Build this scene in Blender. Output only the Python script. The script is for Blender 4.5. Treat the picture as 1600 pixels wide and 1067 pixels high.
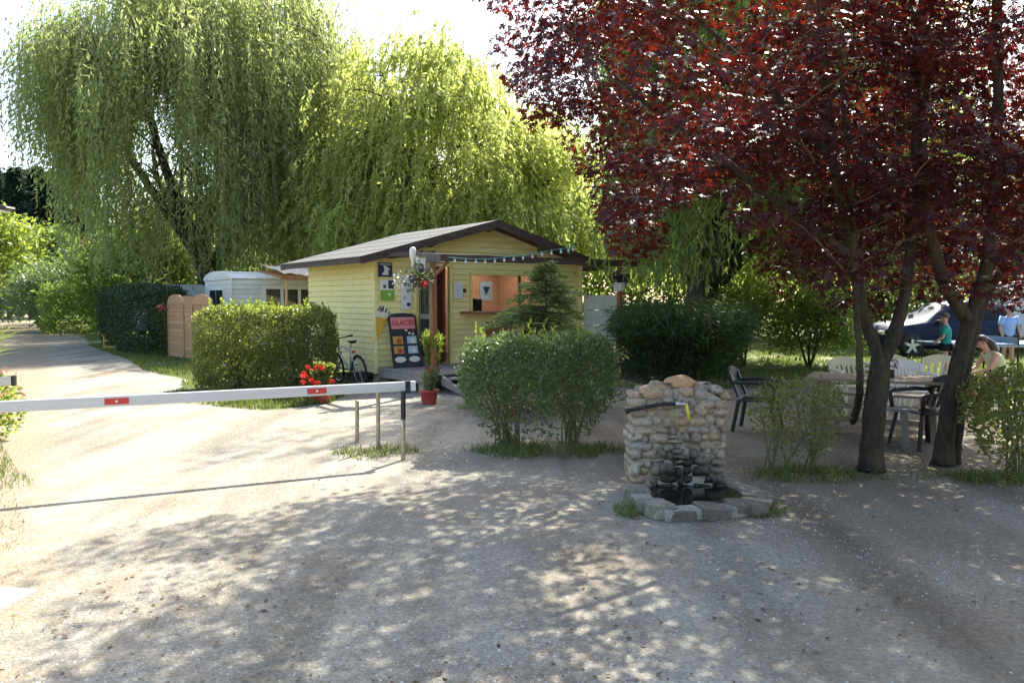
import bpy, bmesh, math, random
import numpy as np
from mathutils import Vector, Matrix, Euler, noise as mnoise

# ------------------------------------------------------------------ camera, sky, sun, exposure
R = math.radians
F, CX, CY, HORIZON, EYE = 1250.0, 800.0, 533.5, 470.0, 1.7
PITCH = math.atan((CY - HORIZON) / F)
SUN_AZ = R(25.0)          # measured from +Y towards +X
SUN_EL = R(45.0)

sc = bpy.context.scene
for o in list(bpy.data.objects):
    bpy.data.objects.remove(o)
COL = sc.collection

cam_data = bpy.data.cameras.new('camera')
cam_data.sensor_width = 36.0
cam_data.lens = F / 1600.0 * 36.0
cam_data.clip_start = 0.05
cam_data.clip_end = 3000.0
cam = bpy.data.objects.new('camera', cam_data)
COL.objects.link(cam)
cam.location = (0, 0, EYE)
cam.rotation_euler = (math.pi / 2 - PITCH, 0, 0)
sc.camera = cam

world = bpy.data.worlds.new('World')
sc.world = world
world.use_nodes = True
wn = world.node_tree
for n in list(wn.nodes):
    wn.nodes.remove(n)
sky = wn.nodes.new('ShaderNodeTexSky')
sky.sky_type = 'NISHITA'
sky.sun_disc = False
sky.sun_elevation = SUN_EL
sky.sun_rotation = SUN_AZ
sky.air_density = 1.0
sky.dust_density = 2.5
sky.ozone_density = 1.0
bg = wn.nodes.new('ShaderNodeBackground')
bg.inputs['Strength'].default_value = 0.15
wo = wn.nodes.new('ShaderNodeOutputWorld')
wn.links.new(sky.outputs[0], bg.inputs['Color'])
wn.links.new(bg.outputs[0], wo.inputs['Surface'])

sun_data = bpy.data.lights.new('sun', 'SUN')
sun_data.energy = 5.0
sun_data.angle = R(0.55)
sun_data.color = (1.0, 0.97, 0.89)
sun = bpy.data.objects.new('sun', sun_data)
COL.objects.link(sun)
sun_dir = Vector((math.sin(SUN_AZ) * math.cos(SUN_EL), math.cos(SUN_AZ) * math.cos(SUN_EL), math.sin(SUN_EL)))
sun.rotation_euler = sun_dir.to_track_quat('Z', 'Y').to_euler()
sun.location = sun_dir * 60

vs = sc.view_settings
vs.view_transform = 'Standard'
vs.look = 'None'
vs.gamma = 1.0
vs.exposure = 1.58
vs.use_curve_mapping = False
sc.display_settings.display_device = 'sRGB'
sc.render.engine = 'CYCLES'
cy = sc.cycles
cy.use_denoising = True
cy.max_bounces = 7
cy.diffuse_bounces = 4
cy.glossy_bounces = 3
cy.transmission_bounces = 5
cy.transparent_max_bounces = 8
cy.caustics_reflective = False
cy.caustics_refractive = False
cy.sample_clamp_indirect = 6.0

# ------------------------------------------------------------------ pixels to places
def ray(px, py):
    x = (px - CX) / F
    v = (CY - py) / F
    return Vector((x, math.cos(PITCH) + v * math.sin(PITCH), -math.sin(PITCH) + v * math.cos(PITCH)))

def ground(px, py, z=0.0):
    d = ray(px, py)
    t = (z - EYE) / d.z
    return Vector((d.x * t, d.y * t, z))

def at(px, py, Y):
    d = ray(px, py)
    t = Y / d.y
    return Vector((d.x * t, Y, EYE + d.z * t))

# ------------------------------------------------------------------ materials
def _nodes(name):
    m = bpy.data.materials.new(name)
    m.use_nodes = True
    nt = m.node_tree
    for n in list(nt.nodes):
        nt.nodes.remove(n)
    out = nt.nodes.new('ShaderNodeOutputMaterial')
    return m, nt, out

def N(nt, typ, **kw):
    n = nt.nodes.new(typ)
    for k, v in kw.items():
        setattr(n, k, v)
    return n

def ramp(nt, stops):
    r = nt.nodes.new('ShaderNodeValToRGB')
    el = r.color_ramp.elements
    while len(el) > 1:
        el.remove(el[-1])
    el[0].position, el[0].color = stops[0][0], (*stops[0][1], 1)
    for p, c in stops[1:]:
        e = el.new(p)
        e.color = (*c, 1)
    return r

def mixrgb(nt, mode='MIX', fac=0.5):
    n = nt.nodes.new('ShaderNodeMix')
    n.data_type = 'RGBA'
    n.blend_type = mode
    n.inputs[0].default_value = fac
    return n      # inputs 6, 7 ; output 2

def pmat(name, c1, c2=None, scale=6.0, detail=6.0, rough=0.75, bump=0.0, bscale=40.0,
         stretch=(1, 1, 1), objvar=0.0, metallic=0.0, spec=0.4, dirt=None, dirt_amt=0.0, dirt_scale=2.0, bdist=0.01):
    """plain procedural paint / wood / metal: noise between two colours, fine bump, some per-piece variation"""
    m, nt, out = _nodes(name)
    b = N(nt, 'ShaderNodeBsdfPrincipled')
    b.inputs['Roughness'].default_value = rough
    b.inputs['Metallic'].default_value = metallic
    b.inputs['Specular IOR Level'].default_value = spec
    tc = N(nt, 'ShaderNodeTexCoord')
    mp = N(nt, 'ShaderNodeMapping')
    mp.inputs['Scale'].default_value = stretch
    nt.links.new(tc.outputs['Object'], mp.inputs['Vector'])
    vec = mp.outputs[0]
    oi = N(nt, 'ShaderNodeObjectInfo')
    if objvar:
        ad = N(nt, 'ShaderNodeVectorMath', operation='ADD')
        sc_ = N(nt, 'ShaderNodeVectorMath', operation='SCALE')
        cmb = N(nt, 'ShaderNodeCombineXYZ')
        for i in range(3):
            nt.links.new(oi.outputs['Random'], cmb.inputs[i])
        nt.links.new(cmb.outputs[0], sc_.inputs[0])
        sc_.inputs['Scale'].default_value = 37.0
        nt.links.new(vec, ad.inputs[0])
        nt.links.new(sc_.outputs[0], ad.inputs[1])
        vec = ad.outputs[0]
    nz = N(nt, 'ShaderNodeTexNoise')
    nz.inputs['Scale'].default_value = scale
    nz.inputs['Detail'].default_value = detail
    nz.inputs['Roughness'].default_value = 0.6
    nt.links.new(vec, nz.inputs['Vector'])
    if c2 is None:
        c2 = tuple(x * 0.72 for x in c1)
    rp = ramp(nt, [(0.3, c2), (0.7, c1)])
    nt.links.new(nz.outputs['Fac'], rp.inputs[0])
    col = rp.outputs[0]
    if dirt is not None:
        n2 = N(nt, 'ShaderNodeTexNoise')
        n2.inputs['Scale'].default_value = dirt_scale
        n2.inputs['Detail'].default_value = 8
        nt.links.new(vec, n2.inputs['Vector'])
        r2 = ramp(nt, [(0.5, (0, 0, 0)), (0.75, (dirt_amt,) * 3)])
        nt.links.new(n2.outputs['Fac'], r2.inputs[0])
        mx = mixrgb(nt)
        nt.links.new(r2.outputs[0], mx.inputs[0])
        nt.links.new(col, mx.inputs[6])
        mx.inputs[7].default_value = (*dirt, 1)
        col = mx.outputs[2]
    if objvar:
        hs = N(nt, 'ShaderNodeHueSaturation')
        mr = N(nt, 'ShaderNodeMapRange')
        mr.inputs[3].default_value = 1 - objvar
        mr.inputs[4].default_value = 1 + objvar
        nt.links.new(oi.outputs['Random'], mr.inputs[0])
        nt.links.new(mr.outputs[0], hs.inputs['Value'])
        nt.links.new(col, hs.inputs['Color'])
        col = hs.outputs[0]
    nt.links.new(col, b.inputs['Base Color'])
    if bump:
        n3 = N(nt, 'ShaderNodeTexNoise')
        n3.inputs['Scale'].default_value = bscale
        n3.inputs['Detail'].default_value = 5
        nt.links.new(vec, n3.inputs['Vector'])
        bp = N(nt, 'ShaderNodeBump')
        bp.inputs['Strength'].default_value = bump
        bp.inputs['Distance'].default_value = bdist
        nt.links.new(n3.outputs['Fac'], bp.inputs['Height'])
        nt.links.new(bp.outputs[0], b.inputs['Normal'])
    nt.links.new(b.outputs[0], out.inputs['Surface'])
    return m

def leafmat(name, cols, trans, tfac=0.45, rough=0.45, spec=0.35, sheen=None):
    """leaves: random colour per leaf, light shines through"""
    m, nt, out = _nodes(name)
    g = N(nt, 'ShaderNodeNewGeometry')
    k = len(cols)
    rp = ramp(nt, [(i / max(1, k - 1), c) for i, c in enumerate(cols)])
    nt.links.new(g.outputs['Random Per Island'], rp.inputs[0])
    b = N(nt, 'ShaderNodeBsdfPrincipled')
    b.inputs['Roughness'].default_value = rough
    b.inputs['Specular IOR Level'].default_value = spec
    nt.links.new(rp.outputs[0], b.inputs['Base Color'])
    t = N(nt, 'ShaderNodeBsdfTranslucent')
    hs = N(nt, 'ShaderNodeHueSaturation')
    hs.inputs['Color'].default_value = (*trans, 1)
    mr = N(nt, 'ShaderNodeMapRange')
    mr.inputs[3].default_value = 0.6
    mr.inputs[4].default_value = 1.35
    nt.links.new(g.outputs['Random Per Island'], mr.inputs[0])
    nt.links.new(mr.outputs[0], hs.inputs['Value'])
    nt.links.new(hs.outputs[0], t.inputs['Color'])
    mx = N(nt, 'ShaderNodeMixShader')
    mx.inputs[0].default_value = tfac
    nt.links.new(b.outputs[0], mx.inputs[1])
    nt.links.new(t.outputs[0], mx.inputs[2])
    nt.links.new(mx.outputs[0], out.inputs['Surface'])
    return m

def glassmat(name, col=(0.02, 0.025, 0.025), rough=0.04):
    m, nt, out = _nodes(name)
    b = N(nt, 'ShaderNodeBsdfPrincipled')
    nz = N(nt, 'ShaderNodeTexNoise')
    nz.inputs['Scale'].default_value = 3
    rp = ramp(nt, [(0.3, col), (0.7, tuple(c * 1.5 for c in col))])
    nt.links.new(nz.outputs['Fac'], rp.inputs[0])
    nt.links.new(rp.outputs[0], b.inputs['Base Color'])
    b.inputs['Roughness'].default_value = rough
    b.inputs['Specular IOR Level'].default_value = 0.8
    nt.links.new(b.outputs[0], out.inputs['Surface'])
    return m

def gravelmat(name):
    m, nt, out = _nodes(name)
    tc = N(nt, 'ShaderNodeTexCoord')
    b = N(nt, 'ShaderNodeBsdfPrincipled')
    b.inputs['Roughness'].default_value = 0.95
    b.inputs['Specular IOR Level'].default_value = 0.15
    fine = N(nt, 'ShaderNodeTexNoise')
    fine.inputs['Scale'].default_value = 45
    fine.inputs['Detail'].default_value = 8
    fine.inputs['Roughness'].default_value = 0.75
    nt.links.new(tc.outputs['Object'], fine.inputs['Vector'])
    base = ramp(nt, [(0.30, (0.19, 0.174, 0.138)), (0.5, (0.285, 0.265, 0.215)), (0.70, (0.40, 0.375, 0.31))])
    nt.links.new(fine.outputs['Fac'], base.inputs[0])
    vor = N(nt, 'ShaderNodeTexVoronoi')
    vor.inputs['Scale'].default_value = 55
    nt.links.new(tc.outputs['Object'], vor.inputs['Vector'])
    vr = ramp(nt, [(0.0, (0.68, 0.64, 0.57)), (0.4, (0.97, 0.97, 0.96)), (0.86, (1.04, 1.02, 0.97)), (1.0, (1.42, 1.4, 1.36))])
    sep = N(nt, 'ShaderNodeSeparateColor')
    nt.links.new(vor.outputs['Color'], sep.inputs[0])
    nt.links.new(sep.outputs[0], vr.inputs[0])
    mx = mixrgb(nt, 'MULTIPLY', 0.75)
    nt.links.new(base.outputs[0], mx.inputs[6])
    nt.links.new(vr.outputs[0], mx.inputs[7])
    # soil and dry litter patches
    big = N(nt, 'ShaderNodeTexNoise')
    big.inputs['Scale'].default_value = 0.55
    big.inputs['Detail'].default_value = 12
    big.inputs['Roughness'].default_value = 0.72
    nt.links.new(tc.outputs['Object'], big.inputs['Vector'])
    br = ramp(nt, [(0.48, (0, 0, 0)), (0.56, (0.35,) * 3), (0.68, (0.9,) * 3)])
    gx = N(nt, 'ShaderNodeSeparateXYZ'); nt.links.new(tc.outputs['Object'], gx.inputs[0])
    gm = N(nt, 'ShaderNodeMapRange'); gm.inputs[1].default_value = -1.0; gm.inputs[2].default_value = 4.0; gm.inputs[3].default_value = 0.0; gm.inputs[4].default_value = 0.17
    nt.links.new(gx.outputs[0], gm.inputs[0])
    ga = N(nt, 'ShaderNodeMath', operation='ADD'); nt.links.new(big.outputs['Fac'], ga.inputs[0]); nt.links.new(gm.outputs[0], ga.inputs[1])
    nt.links.new(ga.outputs[0], br.inputs[0])
    soil = N(nt, 'ShaderNodeTexNoise')
    soil.inputs['Scale'].default_value = 30
    soil.inputs['Detail'].default_value = 7
    soil.inputs['Roughness'].default_value = 0.8
    nt.links.new(tc.outputs['Object'], soil.inputs['Vector'])
    sr = ramp(nt, [(0.33, (0.13, 0.10, 0.066)), (0.5, (0.215, 0.172, 0.118)), (0.68, (0.34, 0.285, 0.205))])
    nt.links.new(soil.outputs['Fac'], sr.inputs[0])
    m2 = mixrgb(nt)
    nt.links.new(br.outputs[0], m2.inputs[0])
    nt.links.new(mx.outputs[2], m2.inputs[6])
    nt.links.new(sr.outputs[0], m2.inputs[7])
    # long wheel-worn streaks
    mp = N(nt, 'ShaderNodeMapping')
    mp.inputs['Rotation'].default_value = (0, 0, R(-32))
    mp.inputs['Scale'].default_value = (1.5, 0.16, 1)
    nt.links.new(tc.outputs['Object'], mp.inputs['Vector'])
    st = N(nt, 'ShaderNodeTexNoise')
    st.inputs['Scale'].default_value = 1.0
    st.inputs['Detail'].default_value = 6
    nt.links.new(mp.outputs[0], st.inputs['Vector'])
    sr2 = ramp(nt, [(0.34, (0.68, 0.66, 0.63)), (0.5, (1.0, 0.99, 0.98)), (0.66, (1.16, 1.15, 1.14))])
    nt.links.new(st.outputs['Fac'], sr2.inputs[0])
    m3 = mixrgb(nt, 'MULTIPLY', 1.0)
    nt.links.new(m2.outputs[2], m3.inputs[6])
    nt.links.new(sr2.outputs[0], m3.inputs[7])
    # dry verge to the left of the drive
    sx = N(nt, 'ShaderNodeSeparateXYZ'); nt.links.new(tc.outputs['Object'], sx.inputs[0])
    v1 = N(nt, 'ShaderNodeMath', operation='MULTIPLY_ADD'); v1.inputs[1].default_value = -0.869; v1.inputs[2].default_value = -2.3 * 0.869 + 4.0 * 0.496
    nt.links.new(sx.outputs[0], v1.inputs[0])
    v2 = N(nt, 'ShaderNodeMath', operation='MULTIPLY_ADD'); v2.inputs[1].default_value = -0.496
    nt.links.new(sx.outputs[1], v2.inputs[0]); nt.links.new(v1.outputs[0], v2.inputs[2])
    vn = N(nt, 'ShaderNodeTexNoise'); vn.inputs['Scale'].default_value = 2.2; vn.inputs['Detail'].default_value = 9; vn.inputs['Roughness'].default_value = 0.7
    nt.links.new(tc.outputs['Object'], vn.inputs['Vector'])
    v3 = N(nt, 'ShaderNodeMath', operation='MULTIPLY_ADD'); v3.inputs[1].default_value = 1.5
    nt.links.new(vn.outputs['Fac'], v3.inputs[0]); nt.links.new(v2.outputs[0], v3.inputs[2])
    vr2 = N(nt, 'ShaderNodeMapRange'); vr2.interpolation_type = 'SMOOTHSTEP'
    vr2.inputs[1].default_value = 0.62; vr2.inputs[2].default_value = 1.15; vr2.inputs[4].default_value = 0.9
    nt.links.new(v3.outputs[0], vr2.inputs[0])
    vc = ramp(nt, [(0.32, (0.12, 0.09, 0.05)), (0.5, (0.25, 0.20, 0.13)), (0.68, (0.38, 0.33, 0.24))])
    nt.links.new(soil.outputs['Fac'], vc.inputs[0])
    m4 = mixrgb(nt)
    nt.links.new(vr2.outputs[0], m4.inputs[0]); nt.links.new(m3.outputs[2], m4.inputs[6]); nt.links.new(vc.outputs[0], m4.inputs[7])
    nt.links.new(m4.outputs[2], b.inputs['Base Color'])
    bp = N(nt, 'ShaderNodeBump')
    bp.inputs['Strength'].default_value = 0.4
    bp.inputs['Distance'].default_value = 0.012
    ad = N(nt, 'ShaderNodeMath', operation='ADD')
    nt.links.new(vor.outputs['Distance'], ad.inputs[0])
    nt.links.new(fine.outputs['Fac'], ad.inputs[1])
    nt.links.new(ad.outputs[0], bp.inputs['Height'])
    nt.links.new(bp.outputs[0], b.inputs['Normal'])
    nt.links.new(b.outputs[0], out.inputs['Surface'])
    return m

def groundmat(name):
    m, nt, out = _nodes(name)
    tc = N(nt, 'ShaderNodeTexCoord')
    b = N(nt, 'ShaderNodeBsdfPrincipled')
    b.inputs['Roughness'].default_value = 1.0
    b.inputs['Specular IOR Level'].default_value = 0.1
    fine = N(nt, 'ShaderNodeTexNoise')
    fine.inputs['Scale'].default_value = 22
    fine.inputs['Detail'].default_value = 8
    fine.inputs['Roughness'].default_value = 0.75
    nt.links.new(tc.outputs['Object'], fine.inputs['Vector'])
    g1 = ramp(nt, [(0.3, (0.045, 0.065, 0.018)), (0.5, (0.085, 0.115, 0.03)), (0.7, (0.16, 0.17, 0.06))])
    d1 = ramp(nt, [(0.3, (0.22, 0.17, 0.11)), (0.5, (0.36, 0.31, 0.23)), (0.7, (0.50, 0.46, 0.38))])
    nt.links.new(fine.outputs['Fac'], g1.inputs[0])
    nt.links.new(fine.outputs['Fac'], d1.inputs[0])
    big = N(nt, 'ShaderNodeTexNoise')
    big.inputs['Scale'].default_value = 0.8
    big.inputs['Detail'].default_value = 8
    nt.links.new(tc.outputs['Object'], big.inputs['Vector'])
    # dry towards the near drive, greener beyond
    sp = N(nt, 'ShaderNodeSeparateXYZ')
    nt.links.new(tc.outputs['Object'], sp.inputs[0])
    mr = N(nt, 'ShaderNodeMapRange')
    mr.inputs[1].default_value = 5.0
    mr.inputs[2].default_value = 16.0
    mr.inputs[3].default_value = -0.12
    mr.inputs[4].default_value = 0.14
    nt.links.new(sp.outputs[1], mr.inputs[0])
    ad = N(nt, 'ShaderNodeMath', operation='ADD')
    nt.links.new(big.outputs['Fac'], ad.inputs[0])
    nt.links.new(mr.outputs[0], ad.inputs[1])
    br = ramp(nt, [(0.46, (0, 0, 0)), (0.58, (1, 1, 1))])
    nt.links.new(ad.outputs[0], br.inputs[0])
    mx = mixrgb(nt)
    nt.links.new(br.outputs[0], mx.inputs[0])
    nt.links.new(d1.outputs[0], mx.inputs[6])
    nt.links.new(g1.outputs[0], mx.inputs[7])
    nt.links.new(mx.outputs[2], b.inputs['Base Color'])
    bp = N(nt, 'ShaderNodeBump')
    bp.inputs['Strength'].default_value = 0.6
    bp.inputs['Distance'].default_value = 0.02
    nt.links.new(fine.outputs['Fac'], bp.inputs['Height'])
    nt.links.new(bp.outputs[0], b.inputs['Normal'])
    nt.links.new(b.outputs[0], out.inputs['Surface'])
    return m

def stonemat(name):
    """fieldstones: each stone its own tint, stained dark and wet low down in the middle of the wall"""
    m, nt, out = _nodes(name)
    oi = N(nt, 'ShaderNodeObjectInfo')
    tc = N(nt, 'ShaderNodeTexCoord')
    geo = N(nt, 'ShaderNodeNewGeometry')
    b = N(nt, 'ShaderNodeBsdfPrincipled')
    rp = ramp(nt, [(0.0, (0.42, 0.33, 0.21)), (0.16, (0.50, 0.39, 0.24)), (0.3, (0.34, 0.28, 0.20)), (0.42, (0.47, 0.40, 0.30)),
                   (0.56, (0.52, 0.34, 0.17)), (0.66, (0.38, 0.34, 0.27)), (0.78, (0.46, 0.29, 0.14)), (0.9, (0.44, 0.38, 0.29)), (1.0, (0.55, 0.47, 0.33))])
    nt.links.new(oi.outputs['Random'], rp.inputs[0])
    nz = N(nt, 'ShaderNodeTexNoise')
    nz.inputs['Scale'].default_value = 28
    nz.inputs['Detail'].default_value = 7
    nz.inputs['Roughness'].default_value = 0.7
    nt.links.new(geo.outputs['Position'], nz.inputs['Vector'])
    r2 = ramp(nt, [(0.28, (0.42, 0.41, 0.40)), (0.48, (0.88, 0.87, 0.86)), (0.7, (1.15, 1.14, 1.12))])
    nt.links.new(nz.outputs['Fac'], r2.inputs[0])
    mx = mixrgb(nt, 'MULTIPLY', 1.0)
    ds = N(nt, 'ShaderNodeHueSaturation'); ds.inputs['Saturation'].default_value = 0.82
    nt.links.new(rp.outputs[0], ds.inputs['Color'])
    nt.links.new(ds.outputs[0], mx.inputs[6])
    nt.links.new(r2.outputs[0], mx.inputs[7])
    # water stain below the spout
    sp = N(nt, 'ShaderNodeSeparateXYZ')
    nt.links.new(geo.outputs['Position'], sp.inputs[0])
    dx = N(nt, 'ShaderNodeMath', operation='SUBTRACT'); dx.inputs[1].default_value = 1.56
    nt.links.new(sp.outputs[0], dx.inputs[0])
    dx2 = N(nt, 'ShaderNodeMath', operation='MULTIPLY'); nt.links.new(dx.outputs[0], dx2.inputs[0]); nt.links.new(dx.outputs[0], dx2.inputs[1])
    ml = N(nt, 'ShaderNodeMath', operation='MULTIPLY_ADD'); ml.inputs[1].default_value = 2.2
    nt.links.new(dx2.outputs[0], ml.inputs[0]); nt.links.new(sp.outputs[2], ml.inputs[2])
    nw = N(nt, 'ShaderNodeTexNoise'); nw.inputs['Scale'].default_value = 7; nw.inputs['Detail'].default_value = 5
    nt.links.new(geo.outputs['Position'], nw.inputs['Vector'])
    ma = N(nt, 'ShaderNodeMath', operation='MULTIPLY_ADD'); ma.inputs[1].default_value = 0.45
    nt.links.new(nw.outputs['Fac'], ma.inputs[0]); nt.links.new(ml.outputs[0], ma.inputs[2])
    wr = ramp(nt, [(0.46, (1, 1, 1)), (0.82, (0, 0, 0))])
    nt.links.new(ma.outputs[0], wr.inputs[0])
    m2 = mixrgb(nt, 'MIX')
    fk = N(nt, 'ShaderNodeMath', operation='MULTIPLY'); fk.inputs[1].default_value = 0.93
    nt.links.new(wr.outputs[0], fk.inputs[0])
    nt.links.new(fk.outputs[0], m2.inputs[0])
    nt.links.new(mx.outputs[2], m2.inputs[6])
    m2.inputs[7].default_value = (0.022, 0.022, 0.016, 1)
    nt.links.new(m2.outputs[2], b.inputs['Base Color'])
    rr = N(nt, 'ShaderNodeMapRange'); rr.inputs[3].default_value = 0.88; rr.inputs[4].default_value = 0.45
    nt.links.new(wr.outputs[0], rr.inputs[0]); nt.links.new(rr.outputs[0], b.inputs['Roughness'])
    b.inputs['Specular IOR Level'].default_value = 0.25
    bp = N(nt, 'ShaderNodeBump'); bp.inputs['Strength'].default_value = 0.9; bp.inputs['Distance'].default_value = 0.02
    nt.links.new(nz.outputs['Fac'], bp.inputs['Height']); nt.links.new(bp.outputs[0], b.inputs['Normal'])
    nt.links.new(b.outputs[0], out.inputs['Surface'])
    return m

M = {}
M['gravel'] = gravelmat('pale_gravel')
M['ground'] = groundmat('grassy_soil')
M['stone'] = stonemat('fieldstone')
M['mortar'] = pmat('lime_mortar', (0.42, 0.37, 0.29), (0.24, 0.21, 0.17), 30, 8, 0.95, 0.8, 60)
M['kerbstone'] = pmat('grey_kerbstone', (0.42, 0.36, 0.27), (0.19, 0.165, 0.125), 9, 10, 0.92, 0.9, 40, objvar=0.34, bdist=0.02, dirt=(0.10, 0.11, 0.06), dirt_amt=0.7, dirt_scale=4)
M['pebble'] = leafmat('pale_pebble', [(0.2, 0.18, 0.15), (0.34, 0.32, 0.28), (0.52, 0.5, 0.45), (0.27, 0.24, 0.2)], (0.3, 0.3, 0.3), 0.0, 0.9, 0.1)
M['litter'] = leafmat('dry_leaf_litter', [(0.12, 0.075, 0.04), (0.2, 0.14, 0.08), (0.09, 0.05, 0.03), (0.26, 0.2, 0.12)], (0.2, 0.13, 0.07), 0.1, 0.9, 0.1)
M['yellow'] = pmat('yellow_painted_board', (0.85, 0.745, 0.33), (0.77, 0.66, 0.27), 5, 6, 0.6, 0.12, 60, (0.6, 6, 6), objvar=0.05, dirt=(0.46, 0.42, 0.22), dirt_amt=0.5, dirt_scale=1.6)
M['yellowtrim'] = pmat('yellow_trim', (0.76, 0.66, 0.22), (0.62, 0.52, 0.16), 6, 5, 0.55, 0.1, 50, objvar=0.04)
M['brown'] = pmat('brown_stained_wood', (0.085, 0.055, 0.04), (0.045, 0.03, 0.024), 8, 7, 0.7, 0.35, 45, (1, 8, 8), objvar=0.12, dirt=(0.16, 0.13, 0.11), dirt_amt=0.6)
M['post'] = pmat('orange_brown_post_wood', (0.33, 0.145, 0.055), (0.20, 0.08, 0.03), 9, 6, 0.6, 0.25, 40, (8, 8, 1), objvar=0.06)
M['greywood'] = pmat('weathered_grey_wood', (0.36, 0.32, 0.27), (0.20, 0.175, 0.145), 9, 7, 0.85, 0.45, 50, (1.2, 9, 9), objvar=0.15)
M['tablewood'] = pmat('weathered_table_wood', (0.40, 0.31, 0.22), (0.23, 0.165, 0.115), 8, 7, 0.8, 0.4, 50, (9, 1.2, 9), objvar=0.14)
M['fencewood'] = pmat('light_fence_wood', (0.50, 0.30, 0.15), (0.36, 0.20, 0.095), 7, 6, 0.75, 0.3, 45, (1.2, 8, 8), objvar=0.13, dirt=(0.28, 0.17, 0.1), dirt_amt=0.5)
M['roof'] = pmat('grey_roofing_felt', (0.125, 0.122, 0.115), (0.075, 0.073, 0.07), 26, 8, 0.95, 0.5, 120, objvar=0.05, dirt=(0.12, 0.12, 0.08), dirt_amt=0.6, dirt_scale=1.2)
M['interior_pink'] = pmat('pinkish_interior_wall', (0.55, 0.22, 0.16), (0.48, 0.18, 0.13), 3, 4, 0.8)
M['interior_orange'] = pmat('orange_interior_wall', (0.60, 0.31, 0.17), (0.50, 0.25, 0.14), 3, 4, 0.8)
M['darkwood'] = pmat('dark_counter_wood', (0.055, 0.03, 0.02), (0.03, 0.018, 0.012), 6, 6, 0.55, 0.2, 40)
M['glass'] = glassmat('dark_window_glass')
M['carglass'] = glassmat('dull_car_glass', (0.012, 0.014, 0.016), 0.25)
M['carglass'].node_tree.nodes['Principled BSDF'].inputs['Specular IOR Level'].default_value = 0.15
M['white'] = pmat('white_paint', (0.78, 0.78, 0.75), (0.66, 0.66, 0.63), 5, 6, 0.5, 0.05, 40, objvar=0.03, dirt=(0.5, 0.48, 0.42), dirt_amt=0.35)
M['paper'] = pmat('white_paper', (0.74, 0.73, 0.70), (0.68, 0.67, 0.64), 4, 3, 0.8)
M['siding'] = pmat('white_vinyl_siding', (0.66, 0.67, 0.63), (0.56, 0.57, 0.53), 4, 6, 0.5, 0.06, 40, objvar=0.05, dirt=(0.36, 0.38, 0.30), dirt_amt=0.45, dirt_scale=1.4)
M['alu'] = pmat('white_aluminium_boom', (0.62, 0.61, 0.58), (0.53, 0.52, 0.50), 4, 6, 0.42, 0.06, 60, (1, 6, 6), dirt=(0.4, 0.37, 0.32), dirt_amt=0.4)
M['steel'] = pmat('galvanised_brass_grey_steel', (0.46, 0.40, 0.28), (0.30, 0.26, 0.19), 18, 7, 0.45, 0.15, 60, metallic=0.55, dirt=(0.2, 0.14, 0.08), dirt_amt=0.6, dirt_scale=6)
M['metal'] = pmat('bare_metal', (0.5, 0.5, 0.5), (0.38, 0.38, 0.38), 12, 5, 0.35, 0, 40, metallic=0.8)
M['red'] = pmat('red_reflector', (0.62, 0.06, 0.045), (0.5, 0.045, 0.035), 8, 4, 0.45)
M['pot'] = pmat('red_plastic_pot', (0.46, 0.075, 0.055), (0.36, 0.055, 0.04), 7, 6, 0.5, 0.06, 40, dirt=(0.3, 0.14, 0.1), dirt_amt=0.5, dirt_scale=5)
M['soil'] = pmat('potting_soil', (0.05, 0.035, 0.025), (0.025, 0.018, 0.012), 40, 6, 1.0, 0.6, 60)
M['black'] = pmat('black_plastic', (0.022, 0.022, 0.024), (0.014, 0.014, 0.015), 9, 5, 0.45, 0.05, 50)
M['rubber'] = pmat('black_rubber', (0.025, 0.025, 0.025), (0.016, 0.016, 0.016), 20, 5, 0.75, 0.2, 80)
M['darkgreen'] = pmat('dark_green_plastic', (0.018, 0.03, 0.026), (0.012, 0.02, 0.018), 9, 5, 0.4, 0.05, 50)
M['cream'] = pmat('cream_plastic', (0.72, 0.66, 0.46), (0.62, 0.56, 0.38), 6, 5, 0.5, 0.05, 50, dirt=(0.45, 0.4, 0.28), dirt_amt=0.4)
M['whiteplastic'] = pmat('white_plastic', (0.72, 0.71, 0.66), (0.62, 0.61, 0.57), 6, 5, 0.5, 0.05, 50, dirt=(0.48, 0.46, 0.4), dirt_amt=0.4)
M['yellowhose'] = pmat('yellow_hose', (0.75, 0.62, 0.05), (0.62, 0.5, 0.04), 9, 4, 0.5)
M['yellowwood'] = pmat('faded_yellow_wood', (0.50, 0.36, 0.05), (0.34, 0.22, 0.04), 9, 6, 0.7, 0.3, 50)
M['bark_maple'] = pmat('mossy_maple_bark', (0.085, 0.066, 0.044), (0.028, 0.022, 0.016), 11, 10, 0.95, 1.0, 26, (2.4, 2.4, 0.7), dirt=(0.14, 0.115, 0.03), dirt_amt=0.8, dirt_scale=1.9, bdist=0.05)
M['bark_willow'] = pmat('willow_bark', (0.085, 0.07, 0.05), (0.035, 0.028, 0.02), 5, 9, 0.95, 1.0, 12, (2.2, 2.2, 0.5), bdist=0.08)
M['twig'] = pmat('brown_twig', (0.12, 0.085, 0.05), (0.07, 0.05, 0.03), 12, 5, 0.9, 0.3, 30)
M['twig_pale'] = pmat('pale_green_stem', (0.20, 0.19, 0.08), (0.13, 0.11, 0.05), 12, 5, 0.85, 0.3, 30)
M['willow'] = leafmat('willow_leaf', [(0.13, 0.153, 0.062), (0.195, 0.22, 0.09), (0.165, 0.19, 0.075), (0.26, 0.275, 0.14)], (0.47, 0.54, 0.17), 0.52, 0.5, 0.3)
M['willow_pale'] = leafmat('yellow_green_willow_leaf', [(0.17, 0.20, 0.065), (0.24, 0.265, 0.095), (0.205, 0.235, 0.08), (0.28, 0.295, 0.13)], (0.66, 0.72, 0.19), 0.58, 0.5, 0.3)
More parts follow.
